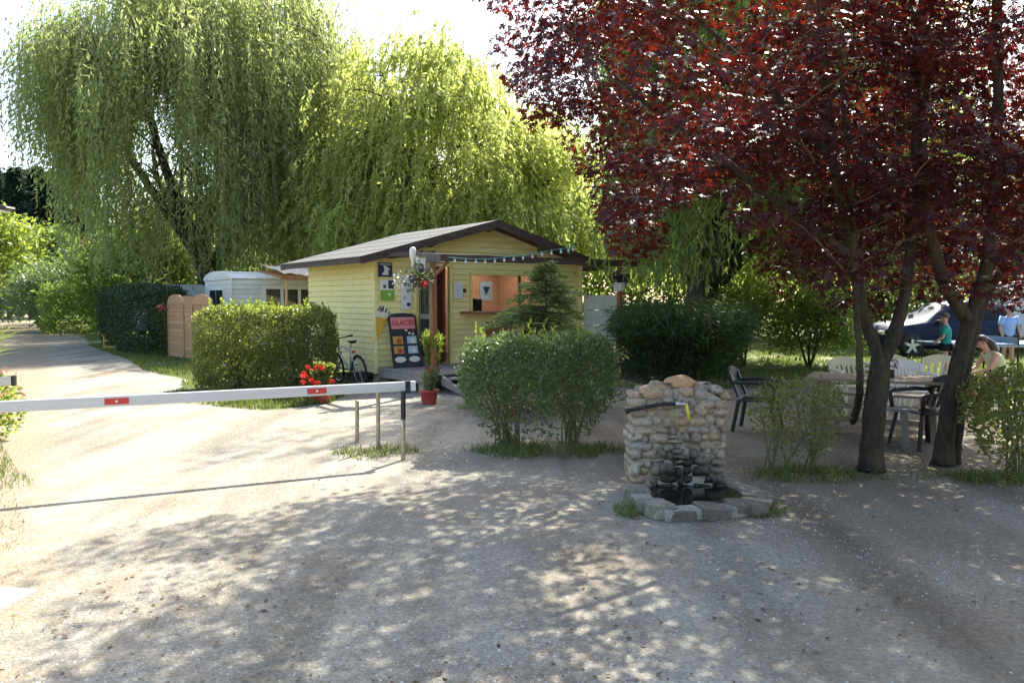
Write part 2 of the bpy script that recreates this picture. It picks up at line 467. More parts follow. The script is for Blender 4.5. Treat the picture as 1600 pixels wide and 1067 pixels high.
M['willow_dark'] = leafmat('deep_green_willow_leaf', [(0.085, 0.12, 0.04), (0.13, 0.17, 0.06), (0.105, 0.145, 0.05)], (0.42, 0.52, 0.10), 0.5, 0.5, 0.3)
M['maple'] = leafmat('purple_maple_leaf', [(0.014, 0.0078, 0.0095), (0.025, 0.010, 0.012), (0.019, 0.0088, 0.0112), (0.034, 0.012, 0.014)], (0.62, 0.055, 0.022), 0.11, 0.42, 0.2)
M['privet'] = leafmat('privet_leaf', [(0.09, 0.12, 0.03), (0.14, 0.165, 0.045), (0.15, 0.115, 0.06), (0.11, 0.14, 0.036), (0.13, 0.16, 0.04), (0.24, 0.24, 0.09)], (0.36, 0.42, 0.07), 0.42, 0.42, 0.45)
M['privet_dark'] = leafmat('grey_green_shrub_leaf', [(0.065, 0.092, 0.042), (0.11, 0.145, 0.062), (0.085, 0.12, 0.055), (0.16, 0.19, 0.10)], (0.20, 0.29, 0.07), 0.34, 0.4, 0.5)
M['thuja'] = leafmat('dark_evergreen_leaf', [(0.022, 0.042, 0.018), (0.04, 0.068, 0.027), (0.03, 0.053, 0.02)], (0.08, 0.13, 0.03), 0.25, 0.5, 0.35)
M['spruce'] = leafmat('far_spruce_needle', [(0.022, 0.042, 0.032), (0.04, 0.065, 0.045), (0.03, 0.05, 0.04)], (0.06, 0.1, 0.05), 0.2, 0.6, 0.3)
M['bamboo'] = leafmat('narrow_shrub_leaf', [(0.045, 0.075, 0.034), (0.08, 0.115, 0.05), (0.062, 0.095, 0.04)], (0.19, 0.28, 0.07), 0.34, 0.45, 0.4)
M['bright'] = leafmat('bright_green_leaf', [(0.10, 0.15, 0.03), (0.16, 0.21, 0.045), (0.13, 0.18, 0.035)], (0.38, 0.47, 0.06), 0.45, 0.5, 0.3)
M['mid'] = leafmat('mid_green_leaf', [(0.06, 0.095, 0.025), (0.095, 0.135, 0.035), (0.078, 0.115, 0.03)], (0.26, 0.36, 0.05), 0.42, 0.5, 0.3)
M['fir'] = leafmat('young_fir_needle', [(0.11, 0.15, 0.065), (0.17, 0.215, 0.09), (0.135, 0.18, 0.075)], (0.34, 0.44, 0.11), 0.42, 0.55, 0.3)
M['redshrub'] = leafmat('dark_red_shrub_leaf', [(0.10, 0.02, 0.02), (0.16, 0.03, 0.03)], (0.4, 0.06, 0.04), 0.3)
M['grass'] = leafmat('grass_blade', [(0.055, 0.085, 0.02), (0.09, 0.125, 0.03), (0.13, 0.145, 0.045), (0.2, 0.18, 0.08)], (0.22, 0.28, 0.05), 0.35, 0.6, 0.25)
M['drygrass'] = leafmat('dry_grass_blade', [(0.10, 0.12, 0.035), (0.30, 0.24, 0.11), (0.17, 0.17, 0.06), (0.38, 0.31, 0.17)], (0.3, 0.28, 0.1), 0.3, 0.7, 0.2)
M['petal_red'] = leafmat('red_petal', [(0.62, 0.03, 0.02), (0.75, 0.07, 0.04), (0.66, 0.045, 0.06)], (0.7, 0.05, 0.03), 0.3)
M['petal_pink'] = leafmat('pink_petal', [(0.66, 0.2, 0.16), (0.6, 0.12, 0.12), (0.7, 0.34, 0.28)], (0.7, 0.2, 0.15), 0.3)
M['petal_white'] = leafmat('white_petal', [(0.75, 0.75, 0.72), (0.7, 0.66, 0.68)], (0.6, 0.6, 0.6), 0.3)
M['petal_violet'] = leafmat('violet_petal', [(0.035, 0.02, 0.05), (0.06, 0.03, 0.07), (0.03, 0.035, 0.03)], (0.1, 0.04, 0.12), 0.3)
M['skin'] = pmat('skin', (0.58, 0.34, 0.24), (0.52, 0.29, 0.20), 6, 4, 0.55)
M['hair'] = pmat('dark_brown_hair', (0.075, 0.042, 0.022), (0.04, 0.022, 0.012), 30, 5, 0.5, 0.5, 60, (6, 6, 1))
M['teal'] = pmat('teal_cotton', (0.03, 0.32, 0.27), (0.024, 0.25, 0.21), 8, 5, 0.85, 0.2, 40)
M['palegreen'] = pmat('pale_green_cotton', (0.56, 0.60, 0.36), (0.48, 0.52, 0.3), 8, 5, 0.85, 0.2, 40)
M['lightblue'] = pmat('light_blue_cotton', (0.34, 0.46, 0.72), (0.29, 0.40, 0.65), 8, 5, 0.85, 0.2, 40)
M['blackcloth'] = pmat('black_cloth', (0.02, 0.02, 0.024), (0.013, 0.013, 0.015), 8, 5, 0.9, 0.2, 40)
M['flowercloth'] = pmat('pink_and_white_cloth', (0.72, 0.62, 0.55), (0.6, 0.26, 0.24), 22, 3, 0.85, 0.1, 40)
M['carpaint'] = pmat('dark_blue_car_paint', (0.010, 0.016, 0.05), (0.008, 0.013, 0.04), 3, 3, 0.5, 0, 40, spec=0.18)
M['ping'] = pmat('blue_table_top', (0.045, 0.17, 0.44), (0.04, 0.15, 0.39), 5, 5, 0.35, 0.03, 40)
M['net'] = pmat('grey_white_net', (0.42, 0.45, 0.44), (0.3, 0.33, 0.33), 60, 2, 0.9)
M['canopy'] = pmat('faded_canvas', (0.70, 0.58, 0.46), (0.56, 0.44, 0.34), 4, 6, 0.9, 0.2, 30)
M['navy'] = pmat('navy_print', (0.02, 0.035, 0.09), (0.015, 0.028, 0.07), 6, 3, 0.5)
M['greenprint'] = pmat('green_print', (0.20, 0.42, 0.04), (0.13, 0.32, 0.03), 14, 4, 0.5)
M['paleblue'] = pmat('pale_blue_print', (0.45, 0.55, 0.62), (0.3, 0.4, 0.48), 18, 4, 0.5)
M['pinkprint'] = pmat('pink_header_print', (0.66, 0.26, 0.24), (0.6, 0.22, 0.21), 5, 3, 0.5)
M['redprint'] = pmat('red_print', (0.55, 0.05, 0.04), (0.42, 0.04, 0.03), 12, 3, 0.5)
M['fruit'] = pmat('fruit_print', (0.40, 0.42, 0.06), (0.62, 0.12, 0.04), 14, 3, 0.5)
M['cone'] = pmat('wafer_cone_print', (0.66, 0.40, 0.045), (0.52, 0.29, 0.03), 20, 4, 0.5)
M['icecream'] = pmat('ice_cream_print', (0.74, 0.70, 0.56), (0.62, 0.58, 0.46), 20, 4, 0.5)
M['grille'] = pmat('pale_lamp_glass', (0.74, 0.74, 0.66), (0.66, 0.66, 0.58), 5, 3, 0.3)
M['cyan'] = pmat('turquoise_cable', (0.16, 0.42, 0.42), (0.12, 0.34, 0.35), 9, 3, 0.5)
M['bulb'] = pmat('clear_white_bulb', (0.7, 0.72, 0.72), (0.6, 0.62, 0.62), 9, 3, 0.25)
M['reed'] = pmat('grey_reed_mat', (0.30, 0.28, 0.245), (0.15, 0.14, 0.12), 30, 5, 0.95, 0.6, 60, (14, 1, 1))
M['wood_cut'] = pmat('sawn_branch_end', (0.62, 0.36, 0.14), (0.5, 0.27, 0.1), 20, 4, 0.8)
M['slab'] = pmat('pale_concrete_slab', (0.58, 0.52, 0.44), (0.44, 0.39, 0.32), 12, 7, 0.9, 0.4, 50)
M['water'] = glassmat('dark_still_water', (0.010, 0.011, 0.008), 0.12)
def translucentmat(name, col):
    m, nt, out = _nodes(name)
    t = N(nt, 'ShaderNodeBsdfTranslucent'); d = N(nt, 'ShaderNodeBsdfDiffuse')
    nz = N(nt, 'ShaderNodeTexNoise'); nz.inputs['Scale'].default_value = 4
    rp = ramp(nt, [(0.3, col), (0.7, tuple(min(1, c * 1.08) for c in col))])
    nt.links.new(nz.outputs['Fac'], rp.inputs[0])
    nt.links.new(rp.outputs[0], t.inputs['Color']); nt.links.new(rp.outputs[0], d.inputs['Color'])
    mx = N(nt, 'ShaderNodeMixShader'); mx.inputs[0].default_value = 0.8
    nt.links.new(d.outputs[0], mx.inputs[1]); nt.links.new(t.outputs[0], mx.inputs[2])
    nt.links.new(mx.outputs[0], out.inputs['Surface'])
    return m
M['added_rooflight'] = translucentmat('added_milky_light_sheet', (0.86, 0.86, 0.82))  # added translucent sheet, lets daylight into the room behind the window
M['caravan'] = pmat('pale_caravan_skin', (0.62, 0.66, 0.68), (0.5, 0.54, 0.57), 3, 5, 0.4, 0.04, 30, dirt=(0.4, 0.42, 0.4), dirt_amt=0.4)

# ------------------------------------------------------------------ building helpers
rng = np.random.default_rng(11)
random.seed(5)

def tag(o, label=None, cat=None, group=None, kind=None):
    if label: o['label'] = label
    if cat: o['category'] = cat
    if group: o['group'] = group
    if kind: o['kind'] = kind
    return o

def thing(name, label, cat, loc=(0, 0, 0), rz=0.0, group=None):
    o = bpy.data.objects.new(name, None)
    o.empty_display_size = 0.2
    COL.objects.link(o)
    o.location = loc
    o.rotation_euler = (0, 0, rz)
    return tag(o, label, cat, group)

def link(name, me, parent=None, loc=None, rot=None, scl=None):
    o = bpy.data.objects.new(name, me)
    COL.objects.link(o)
    if parent is not None: o.parent = parent
    if loc is not None: o.location = loc
    if rot is not None: o.rotation_euler = rot
    if scl is not None: o.scale = scl
    return o

class MB:
    """collects vertices and faces of one part"""
    def __init__(s):
        s.v, s.f = [], []
    def add(s, vs, fs):
        k = len(s.v)
        s.v += [tuple(v) for v in vs]
        s.f += [tuple(i + k for i in f) for f in fs]
        return s
    def box(s, c, size, rot=None):
        hx, hy, hz = [x / 2 for x in size]
        vs = [Vector((x * hx, y * hy, z * hz)) for x in (-1, 1) for y in (-1, 1) for z in (-1, 1)]
        if rot is not None:
            mt = Euler(rot).to_matrix() if not isinstance(rot, Matrix) else rot
            vs = [mt @ v for v in vs]
        c = Vector(c)
        return s.add([v + c for v in vs], [(0, 1, 3, 2), (4, 6, 7, 5), (0, 4, 5, 1), (2, 3, 7, 6), (0, 2, 6, 4), (1, 5, 7, 3)])
    def bar(s, p0, p1, w, h, up=(0, 0, 1)):
        p0, p1 = Vector(p0), Vector(p1)
        d = (p1 - p0).normalized()
        u = Vector(up)
        if abs(d.dot(u)) > 0.98: u = Vector((0, 1, 0))
        sd = d.cross(u).normalized()
        u = sd.cross(d)
        vs = []
        for p in (p0, p1):
            for a, b_ in ((-1, -1), (1, -1), (1, 1), (-1, 1)):
                vs.append(p + sd * (a * w / 2) + u * (b_ * h / 2))
        return s.add(vs, [(0, 3, 2, 1), (4, 5, 6, 7), (0, 1, 5, 4), (1, 2, 6, 5), (2, 3, 7, 6), (3, 0, 4, 7)])
    def tube(s, pts, radii, n=8, cap=True):
        pts = [Vector(p) for p in pts]
        if not hasattr(radii, '__len__'): radii = [radii] * len(pts)
        k = len(pts)
        t0 = (pts[1] - pts[0]).normalized()
        a = Vector((0, 0, 1)) if abs(t0.z) < 0.9 else Vector((1, 0, 0))
        u = t0.cross(a).normalized()
        vs, fs = [], []
        for i, p in enumerate(pts):
            t = (pts[min(i + 1, k - 1)] - pts[max(i - 1, 0)])
            t = t.normalized() if t.length > 1e-9 else t0
            u = (u - t * u.dot(t))
            u = u.normalized() if u.length > 1e-9 else t.orthogonal().normalized()
            w = t.cross(u)
            for j in range(n):
                an = 2 * math.pi * j / n
                vs.append(p + (u * math.cos(an) + w * math.sin(an)) * radii[i])
        for i in range(k - 1):
            for j in range(n):
                j2 = (j + 1) % n
                fs.append((i * n + j, i * n + j2, (i + 1) * n + j2, (i + 1) * n + j))
        if cap:
            fs.append(tuple(range(n - 1, -1, -1)))
            fs.append(tuple(range((k - 1) * n, k * n)))
        return s.add(vs, fs)
    def lathe(s, prof, c=(0, 0, 0), n=20, cap=True):
        vs, fs = [], []
        k = len(prof)
        for r_, z in prof:
            for j in range(n):
                an = 2 * math.pi * j / n
                vs.append((c[0] + r_ * math.cos(an), c[1] + r_ * math.sin(an), c[2] + z))
        for i in range(k - 1):
            for j in range(n):
                j2 = (j + 1) % n
                fs.append((i * n + j, i * n + j2, (i + 1) * n + j2, (i + 1) * n + j))
        if cap:
            fs.append(tuple(range(n - 1, -1, -1)))
            fs.append(tuple(range((k - 1) * n, k * n)))
        return s.add(vs, fs)
    def prism(s, poly, y0, y1):
        """polygon in (x, z) extruded along y"""
        k = len(poly)
        vs = [(x, y0, z) for x, z in poly] + [(x, y1, z) for x, z in poly]
        fs = [tuple(range(k)), tuple(range(2 * k - 1, k - 1, -1))]
        fs += [(i, i + k, (i + 1) % k + k, (i + 1) % k) for i in range(k)]
        return s.add(vs, fs)
    def torus(s, c, R_, r_, axis='Y', n=32, m=8):
        vs, fs = [], []
        for i in range(n):
            a = 2 * math.pi * i / n
            for j in range(m):
                b_ = 2 * math.pi * j / m
                rr = R_ + r_ * math.cos(b_)
                p = (rr * math.cos(a), r_ * math.sin(b_), rr * math.sin(a))
                if axis == 'Z': p = (p[0], p[2], p[1])
                if axis == 'X': p = (p[1], p[0], p[2])
                vs.append((p[0] + c[0], p[1] + c[1], p[2] + c[2]))
        for i in range(n):
            for j in range(m):
                fs.append((i * m + j, ((i + 1) % n) * m + j, ((i + 1) % n) * m + (j + 1) % m, i * m + (j + 1) % m))
        return s.add(vs, fs)
    def mesh(s, name, mat, smooth=False, bevel=0.0):
        me = bpy.data.meshes.new(name)
        me.from_pydata(s.v, [], s.f)
        bm = bmesh.new(); bm.from_mesh(me)
        bmesh.ops.recalc_face_normals(bm, faces=bm.faces)
        if bevel:
            bmesh.ops.bevel(bm, geom=list(bm.edges), offset=bevel, segments=1, affect='EDGES', clamp_overlap=True)
        bm.to_mesh(me); bm.free()
        if smooth:
            me.polygons.foreach_set('use_smooth', [True] * len(me.polygons))
        me.materials.append(M[mat])
        return me
    def build(s, name, mat, parent=None, smooth=False, bevel=0.0, loc=None, rot=None):
        return link(name, s.mesh(name, mat, smooth, bevel), parent, loc, rot)

def np_mesh(name, V, Fq, mat, parent=None, smooth=False):
    V = np.ascontiguousarray(V, dtype=np.float32)
    Fq = np.ascontiguousarray(Fq, dtype=np.int32)
    k = Fq.shape[1]
    me = bpy.data.meshes.new(name)
    me.vertices.add(len(V)); me.vertices.foreach_set('co', V.ravel())
    me.loops.add(Fq.size); me.loops.foreach_set('vertex_index', Fq.ravel())
    me.polygons.add(len(Fq))
    me.polygons.foreach_set('loop_start', np.arange(0, Fq.size, k, dtype=np.int32))
    me.polygons.foreach_set('loop_total', np.full(len(Fq), k, dtype=np.int32))
    if smooth: me.polygons.foreach_set('use_smooth', np.ones(len(Fq), dtype=bool))
    me.update(calc_edges=True)
    me.materials.append(M[mat])
    return link(name, me, parent)

def unit(a):
    return a / np.maximum(np.linalg.norm(a, axis=1, keepdims=True), 1e-9)

def leaves(name, P, D, Nn, L, W, mat, parent=None, fold=0.15, kind='stuff'):
    """leaf-shaped quads: base P, along D, facing Nn"""
    P, D, Nn = np.asarray(P, float), unit(np.asarray(D, float)), np.asarray(Nn, float)
    S = unit(np.cross(D, Nn))
    Nn = np.cross(S, D)
    L = np.broadcast_to(np.asarray(L, float), (len(P),))[:, None]
    W = np.broadcast_to(np.asarray(W, float), (len(P),))[:, None]
    V = np.empty((len(P), 4, 3))
    V[:, 0] = P
    V[:, 1] = P + D * L * 0.45 + S * W * 0.5 + Nn * W * fold
    V[:, 2] = P + D * L
    V[:, 3] = P + D * L * 0.45 - S * W * 0.5 + Nn * W * fold
    Fq = np.arange(len(P) * 4).reshape(-1, 4)
    o = np_mesh(name, V.reshape(-1, 3), Fq, mat, parent)
    if kind: o['kind'] = kind
    return o

def rand_unit(n):
    return unit(rng.normal(size=(n, 3)))

# ================================================================== the setting: ground
def sheet(name, poly, z, mat, kind='structure', jag=0.0, step=0.35):
    pts = []
    k = len(poly)
    for i in range(k):
        a, b_ = Vector(poly[i]), Vector(poly[(i + 1) % k])
        L = (b_ - a).length
        n = max(1, int(L / step)) if jag else 1
        n = min(n, 140)
        nrm = Vector((-(b_ - a).y, (b_ - a).x)).normalized()
        for j in range(n):
            p = a.lerp(b_, j / n)
            if jag:
                p = p + nrm * (jag * (mnoise.noise(Vector((p.x * 0.9, p.y * 0.9, 3))) * 1.6 + mnoise.noise(Vector((p.x * 4, p.y * 4, 7))) * 0.7))
            pts.append((p.x, p.y, z))
    me = bpy.data.meshes.new(name)
    me.from_pydata(pts, [], [tuple(range(len(pts)))])
    bm = bmesh.new(); bm.from_mesh(me)
    bmesh.ops.triangulate(bm, faces=bm.faces)
    for f in bm.faces:
        if f.normal.z < 0: f.normal_flip()
    bm.to_mesh(me); bm.free()
    me.materials.append(M[mat])
    o = link(name, me)
    o['kind'] = kind
    return o

g = sheet('ground', [(-900, -300), (900, -300), (900, 1500), (-900, 1500)], 0.0, 'ground')

YARD = [(-1.7, -3), (16, -3), (16, 8), (11, 12.2), (7.6, 13.4), (6.3, 16.3), (5.0, 17.2), (2.2, 18.5), (1.5, 24), (-1, 25), (-3.2, 17.0), (-3.1, 13.2),
        (-3.9, 12.2), (-5.6, 13.4), (-6.4, 15.5), (-7.2, 17.6), (-8.8, 19.2), (-11.2, 23.3), (-15.6, 29.5), (-22.6, 42), (-39, 68), (-61, 106), (-66, 106),
        (-45, 66), (-28.5, 40), (-18, 24), (-12.5, 15.6), (-10.5, 11), (-9, 3), (-7, -3)]
sheet('driveway', YARD, 0.004, 'gravel', jag=0.16)

def in_poly(P, poly):
    x, y = P[:, 0], P[:, 1]
    inside = np.zeros(len(P), bool)
    j = len(poly) - 1
    for i in range(len(poly)):
        xi, yi = poly[i][0], poly[i][1]; xj, yj = poly[j][0], poly[j][1]
        c = ((yi > y) != (yj > y)) & (x < (xj - xi) * (y - yi) / (yj - yi + 1e-12) + xi)
        inside ^= c
        j = i
    return inside

# loose pale pebbles lying on the drive, more of them close by
def pebbles():
    n = 60000
    u = rng.random(n)
    Y = 3.3 + 13.0 * u ** 2.0
    X = (rng.random(n) - 0.5) * 2 * 0.72 * Y + 0.02 * Y
    P = np.stack([X, Y], 1)
    ok = in_poly(P, YARD)
    clump = np.array([mnoise.noise(Vector((p[0] * 0.7, p[1] * 0.7, 1.0))) for p in P])
    ok &= rng.random(n) < np.clip(0.42 + clump * 0.8, 0.05, 1)
    P = P[ok][:12000]
    n = len(P)
    s = 0.003 + 0.007 * rng.random(n) ** 3 + 0.0005 * P[:, 1]
    base = np.array([(1, 0, 0), (0, 1, 0), (-1, 0, 0), (0, -1, 0), (0, 0, 0.75)], float)
    a = rng.random(n) * 6.28
    ca, sa = np.cos(a), np.sin(a)
    V = np.empty((n, 5, 3))
    el = 0.6 + 0.6 * rng.random(n)
    for k in range(5):
        bx, by, bz = base[k]
        jx = 1 + 0.5 * (rng.random(n) - 0.5)
        x = bx * s * jx; y = by * s * el * jx
        V[:, k, 0] = P[:, 0] + ca * x - sa * y
        V[:, k, 1] = P[:, 1] + sa * x + ca * y
        V[:, k, 2] = 0.0035 + bz * s * (0.7 + 0.5 * rng.random(n))
    Fc = np.array([(0, 1, 4), (1, 2, 4), (2, 3, 4), (3, 0, 4)])
    Fq = (np.arange(n)[:, None, None] * 5 + Fc[None]).reshape(-1, 3)
    o = np_mesh('loose_pebbles', V.reshape(-1, 3), Fq, 'pebble')
    tag(o, 'small pale pebbles scattered over the gravel drive', 'pebbles', kind='stuff')
pebbles()

def litter():
    n = 5200
    Y = 3.4 + 11 * rng.random(n) ** 1.6
    X = -2.5 + (rng.random(n)) * (0.72 * Y + 2.5)
    P = np.stack([X, Y, np.full(n, 0.012)], 1)
    cl = np.array([mnoise.noise(Vector((p[0] * 0.5, p[1] * 0.5, 9.0))) for p in P])
    P = P[rng.random(n) < np.clip(0.35 + cl * 1.2, 0.03, 1)]
    n = len(P)
    D = rng.normal(size=(n, 3)); D[:, 2] *= 0.15
    Nn = np.tile([0, 0, 1.0], (n, 1)) + rng.normal(size=(n, 3)) * 0.3
    L = 0.012 + 0.03 * rng.random(n) ** 2
    o = leaves('dry_leaf_litter', P, D, Nn, L, L * 0.6, 'litter')
    tag(o, 'brown dry leaves and twigs lying about the shaded gravel', 'leaf litter')
litter()

# ================================================================== yellow wooden hut
HUT = Vector((-2.73, 16.0, 0)); HA = math.atan2(0.592, 0.806)
HU = Vector((math.cos(HA), math.sin(HA), 0)); HV = Vector((-math.sin(HA), math.cos(HA), 0))
def hut_pt(px, py, off=0.0):
    """local (u, -off, z) of the pixel on the plane 'off' metres in front of the hut's front wall"""
    d = ray(px, py)
    o = Vector((0, 0, EYE))
    p0 = HUT - HV * off
    t = (p0 - o).dot(HV) / d.dot(HV)
    p = o + d * t - HUT
    return Vector((p.dot(HU), -off, p.z))
def hut_world(u, v, z):
    p = HUT + HU * u + HV * v
    return Vector((p.x, p.y, z))

W_, D_, ZB, ZE, ZR = 5.4, 3.4, 0.26, 2.56, 3.30      # width, depth, wall foot, wall top at the eaves, gable top
hut = thing('reception_hut', 'yellow boarded wooden hut with low grey gable roof and open door', 'hut', HUT, HA)
SL = (ZR - ZE) / (W_ / 2)
door_l, door_r = hut_pt(650, 500).x, hut_pt(703, 500).x
door_t = hut_pt(690, 417).z
win_l, win_r = hut_pt(736, 455).x, hut_pt(838, 455).x
win_b, win_t = hut_pt(740, 486).z, hut_pt(740, 430).z
PL = 0.118
def top_at(u):
    return ZE + SL * (W_ / 2 - abs(u - W_ / 2))
def plank_front(u0, u1, z0, z1):
    # a lap board: foot proud of its head; ends follow the gable slope
    def lim(z):
        m_ = max(0.0, (z - ZE) / SL)
        return max(u0, m_), min(u1, W_ - m_)
    a0, a1 = lim(z0); b0, b1 = lim(z1)
    if a1 - a0 < 0.06: return
    if b1 < b0: b0 = b1 = (a0 + a1) / 2
    mb = MB()
    vs = [(a0, -0.028, z0), (a1, -0.028, z0), (b1, -0.006, z1), (b0, -0.006, z1), (a0, 0.03, z0), (a1, 0.03, z0), (b1, 0.03, z1), (b0, 0.03, z1)]
    mb.add(vs, [(0, 1, 2, 3), (7, 6, 5, 4), (0, 4, 5, 1), (3, 2, 6, 7), (0, 3, 7, 4), (1, 5, 6, 2)])
    mb.build('plank', 'yellow', hut)
z = ZB
while z < ZR - 0.03:
    z1 = min(z + PL - 0.004, ZR)
    cuts = []
    if z < door_t: cuts.append((door_l, door_r))
    if z1 > win_b and z < win_t: cuts.append((win_l, win_r))
    segs, s0 = [], 0.0
    for a, b_ in sorted(cuts):
        segs.append((s0, a)); s0 = b_
    segs.append((s0, W_))
    for a, b_ in segs:
        if b_ - a > 0.05: plank_front(a, b_, z, z1)
    z += PL
z = ZB
while z < ZE - 0.02:
    z1 = min(z + PL - 0.004, ZE)
    for side, x in ((-1, 0.0), (1, W_)):
        mb = MB()
        a, b_, c = x + side * 0.028, x + side * 0.006, x - side * 0.03
        mb.add([(a, 0.0, z), (a, D_, z), (b_, D_, z1), (b_, 0.0, z1), (c, 0.0, z), (c, D_, z), (c, D_, z1), (c, 0.0, z1)],
               [(0, 1, 2, 3), (7, 6, 5, 4), (0, 4, 5, 1), (3, 2, 6, 7), (0, 3, 7, 4), (1, 5, 6, 2)])
        mb.build('plank', 'yellow', hut)
    z += PL
bw0, bw1 = hut_pt(800, 470, -D_ + 0.05), hut_pt(832, 470, -D_ + 0.05)
bwz0, bwz1 = 1.15, 2.15
for (ua, ub, za, zb) in ((0.03, bw0.x, ZB, ZE), (bw1.x, W_ - 0.03, ZB, ZE), (bw0.x, bw1.x, ZB, bwz0), (bw0.x, bw1.x, bwz1, ZE)):
    MB().box(((ua + ub) / 2, D_ - 0.02, (za + zb) / 2), (ub - ua, 0.04, zb - za)).build('back_wall', 'yellow', hut)
MB().prism([(0.03, ZE), (W_ - 0.03, ZE), (W_ / 2, ZR)], D_ - 0.04, D_).build('back_gable', 'yellow', hut)
MB().prism([(0.06, ZE - 0.03), (W_ - 0.06, ZE - 0.03), (W_ / 2, ZR - 0.02)], 0.034, 0.05).build('gable_lining', 'darkwood', hut)
for ua, ub, za, zb in ((0.06, door_l, ZB, ZE - 0.04), (door_r, win_l, ZB, ZE - 0.04), (win_r, W_ - 0.06, ZB, ZE - 0.04), (win_l, win_r, ZB, win_b), (win_l, win_r, win_t, ZE - 0.04), (door_l, door_r, door_t, ZE - 0.04)):
    MB().box(((ua + ub) / 2, 0.042, (za + zb) / 2), (ub - ua, 0.016, zb - za)).build('wall_lining', 'darkwood', hut)
MB().box((0.042, D_ / 2, (ZB + ZE) / 2), (0.016, D_ - 0.12, ZE - ZB - 0.04)).build('wall_lining', 'darkwood', hut)
# the room seen through door and window
MB().box((W_ / 2, D_ / 2, 0.31), (W_ - 0.07, D_ - 0.1, 0.06)).build('floor', 'darkwood', hut)
dm = door_r + 0.28
MB().box((dm / 2, D_ / 2, ZE - 0.02), (dm - 0.07, D_ - 0.1, 0.03)).build('ceiling', 'interior_orange', hut)
MB().box((dm, D_ / 2 + 0.3, 1.45), (0.05, D_ - 0.8, 2.2)).build('partition', 'interior_pink', hut)
MB().box((dm / 2, 1.9, 1.45), (dm - 0.08, 0.05, 2.2)).build('lining', 'interior_pink', hut)
for (ua, ub, za, zb) in ((dm + 0.03, bw0.x, 0.34, 2.54), (bw1.x, W_ - 0.04, 0.34, 2.54), (bw0.x, bw1.x, 0.34, bwz0), (bw0.x, bw1.x, bwz1, 2.54)):
    MB().box(((ua + ub) / 2, D_ - 0.06, (za + zb) / 2), (ub - ua, 0.03, zb - za)).build('lining', 'interior_orange', hut)
MB().box((dm + 0.035, D_ / 2 + 0.3, 1.45), (0.015, D_ - 0.8, 2.2)).build('lining', 'interior_orange', hut)
MB().box((W_ - 0.045, D_ / 2, 1.45), (0.02, D_ - 0.2, 2.2)).build('lining', 'interior_orange', hut)
p = MB().box((door_r - 0.33, 1.862, 1.62), (0.36, 0.025, 0.40)).build('picture', 'black', hut)
MB().box((door_r - 0.33, 1.846, 1.62), (0.30, 0.006, 0.34)).build('print', 'navy', p)
MB().box((door_r - 0.1, 1.2, 0.79), (1.0, 0.5, 0.88)).build('counter', 'darkwood', hut, bevel=0.01)
pp = hut_pt(760, 455, -D_ + 0.1)
pc = MB().box((pp.x, D_ - 0.085, pp.z), (0.40, 0.02, 0.52)).build('picture', 'paleblue', hut)
MB().add([(-0.12, 0, 0.1), (0.12, 0, 0.1), (0.0, 0, -0.14)], [(0, 1, 2)]).build('print', 'navy', pc, loc=(pp.x, D_ - 0.099, pp.z + 0.02))
MB().box((win_l + 0.95, 1.2, win_b + 0.1), (0.22, 0.16, 0.36)).build('till', 'black', hut, bevel=0.02)
# door: frame, an open glazed leaf
dh = door_t - 0.34
for u in (door_l, door_r):
    MB().box((u, -0.012, 0.34 + dh / 2), (0.07, 0.11, dh + 0.05)).build('door_frame', 'yellowtrim', hut, bevel=0.004)
MB().box(((door_l + door_r) / 2, -0.014, door_t + 0.035), (door_r - door_l + 0.07, 0.115, 0.07)).build('door_frame', 'yellowtrim', hut, bevel=0.004)
dl = MB().box((door_l + 0.075, -0.25, 1.38), (0.04, 0.46, 0.1)).box((door_l + 0.075, -0.25, 0.46), (0.04, 0.46, 0.2)).box((door_l + 0.075, -0.25, door_t - 0.09), (0.04, 0.46, 0.14))
dl.box((door_l + 0.075, -0.47, 1.4), (0.042, 0.06, 2.05)).box((door_l + 0.075, -0.05, 1.4), (0.042, 0.06, 2.05))
dleaf = dl.build('door_leaf', 'greywood', hut)
MB().box((door_l + 0.075, -0.26, 0.96), (0.01, 0.38, 0.76)).build('pane', 'glass', dleaf)
MB().box((door_l + 0.075, -0.26, 1.80), (0.01, 0.38, 0.76)).build('pane', 'glass', dleaf)
MB().box((door_l + 0.115, -0.45, 1.38), (0.05, 0.10, 0.025)).build('handle', 'metal', dleaf)
# window: frame, counter board
wf = MB()
wf.box(((win_l + win_r) / 2, -0.02, win_t + 0.03), (win_r - win_l + 0.12, 0.10, 0.06)).box((win_l - 0.03, -0.02, (win_b + win_t) / 2), (0.06, 0.10, win_t - win_b)).box((win_r + 0.03, -0.02, (win_b + win_t) / 2), (0.06, 0.10, win_t - win_b))
wfo = wf.build('window_frame', 'yellowtrim', hut, bevel=0.004)
MB().box((win_l + (win_r - win_l) * 0.73, 0.0, (win_b + win_t) / 2), (0.05, 0.05, win_t - win_b)).build('mullion', 'brown', wfo)
MB().box(((win_l + win_r) / 2 - 0.05, -0.17, win_b - 0.03), (win_r - win_l + 0.5, 0.36, 0.045)).build('counter_board', 'post', hut, bevel=0.006)
bp_ = hut_pt(778, 517)
MB().box((bp_.x, -0.045, bp_.z), (0.72, 0.035, 0.42)).build('panel', 'post', hut, bevel=0.004)
# corner boards
for u, v in ((-0.012, -0.012), (W_ + 0.012, -0.012)):
    MB().box((u, v, (ZB + ZE) / 2 - 0.02), (0.075, 0.075, ZE - ZB)).build('corner_board', 'yellow', hut, bevel=0.004)
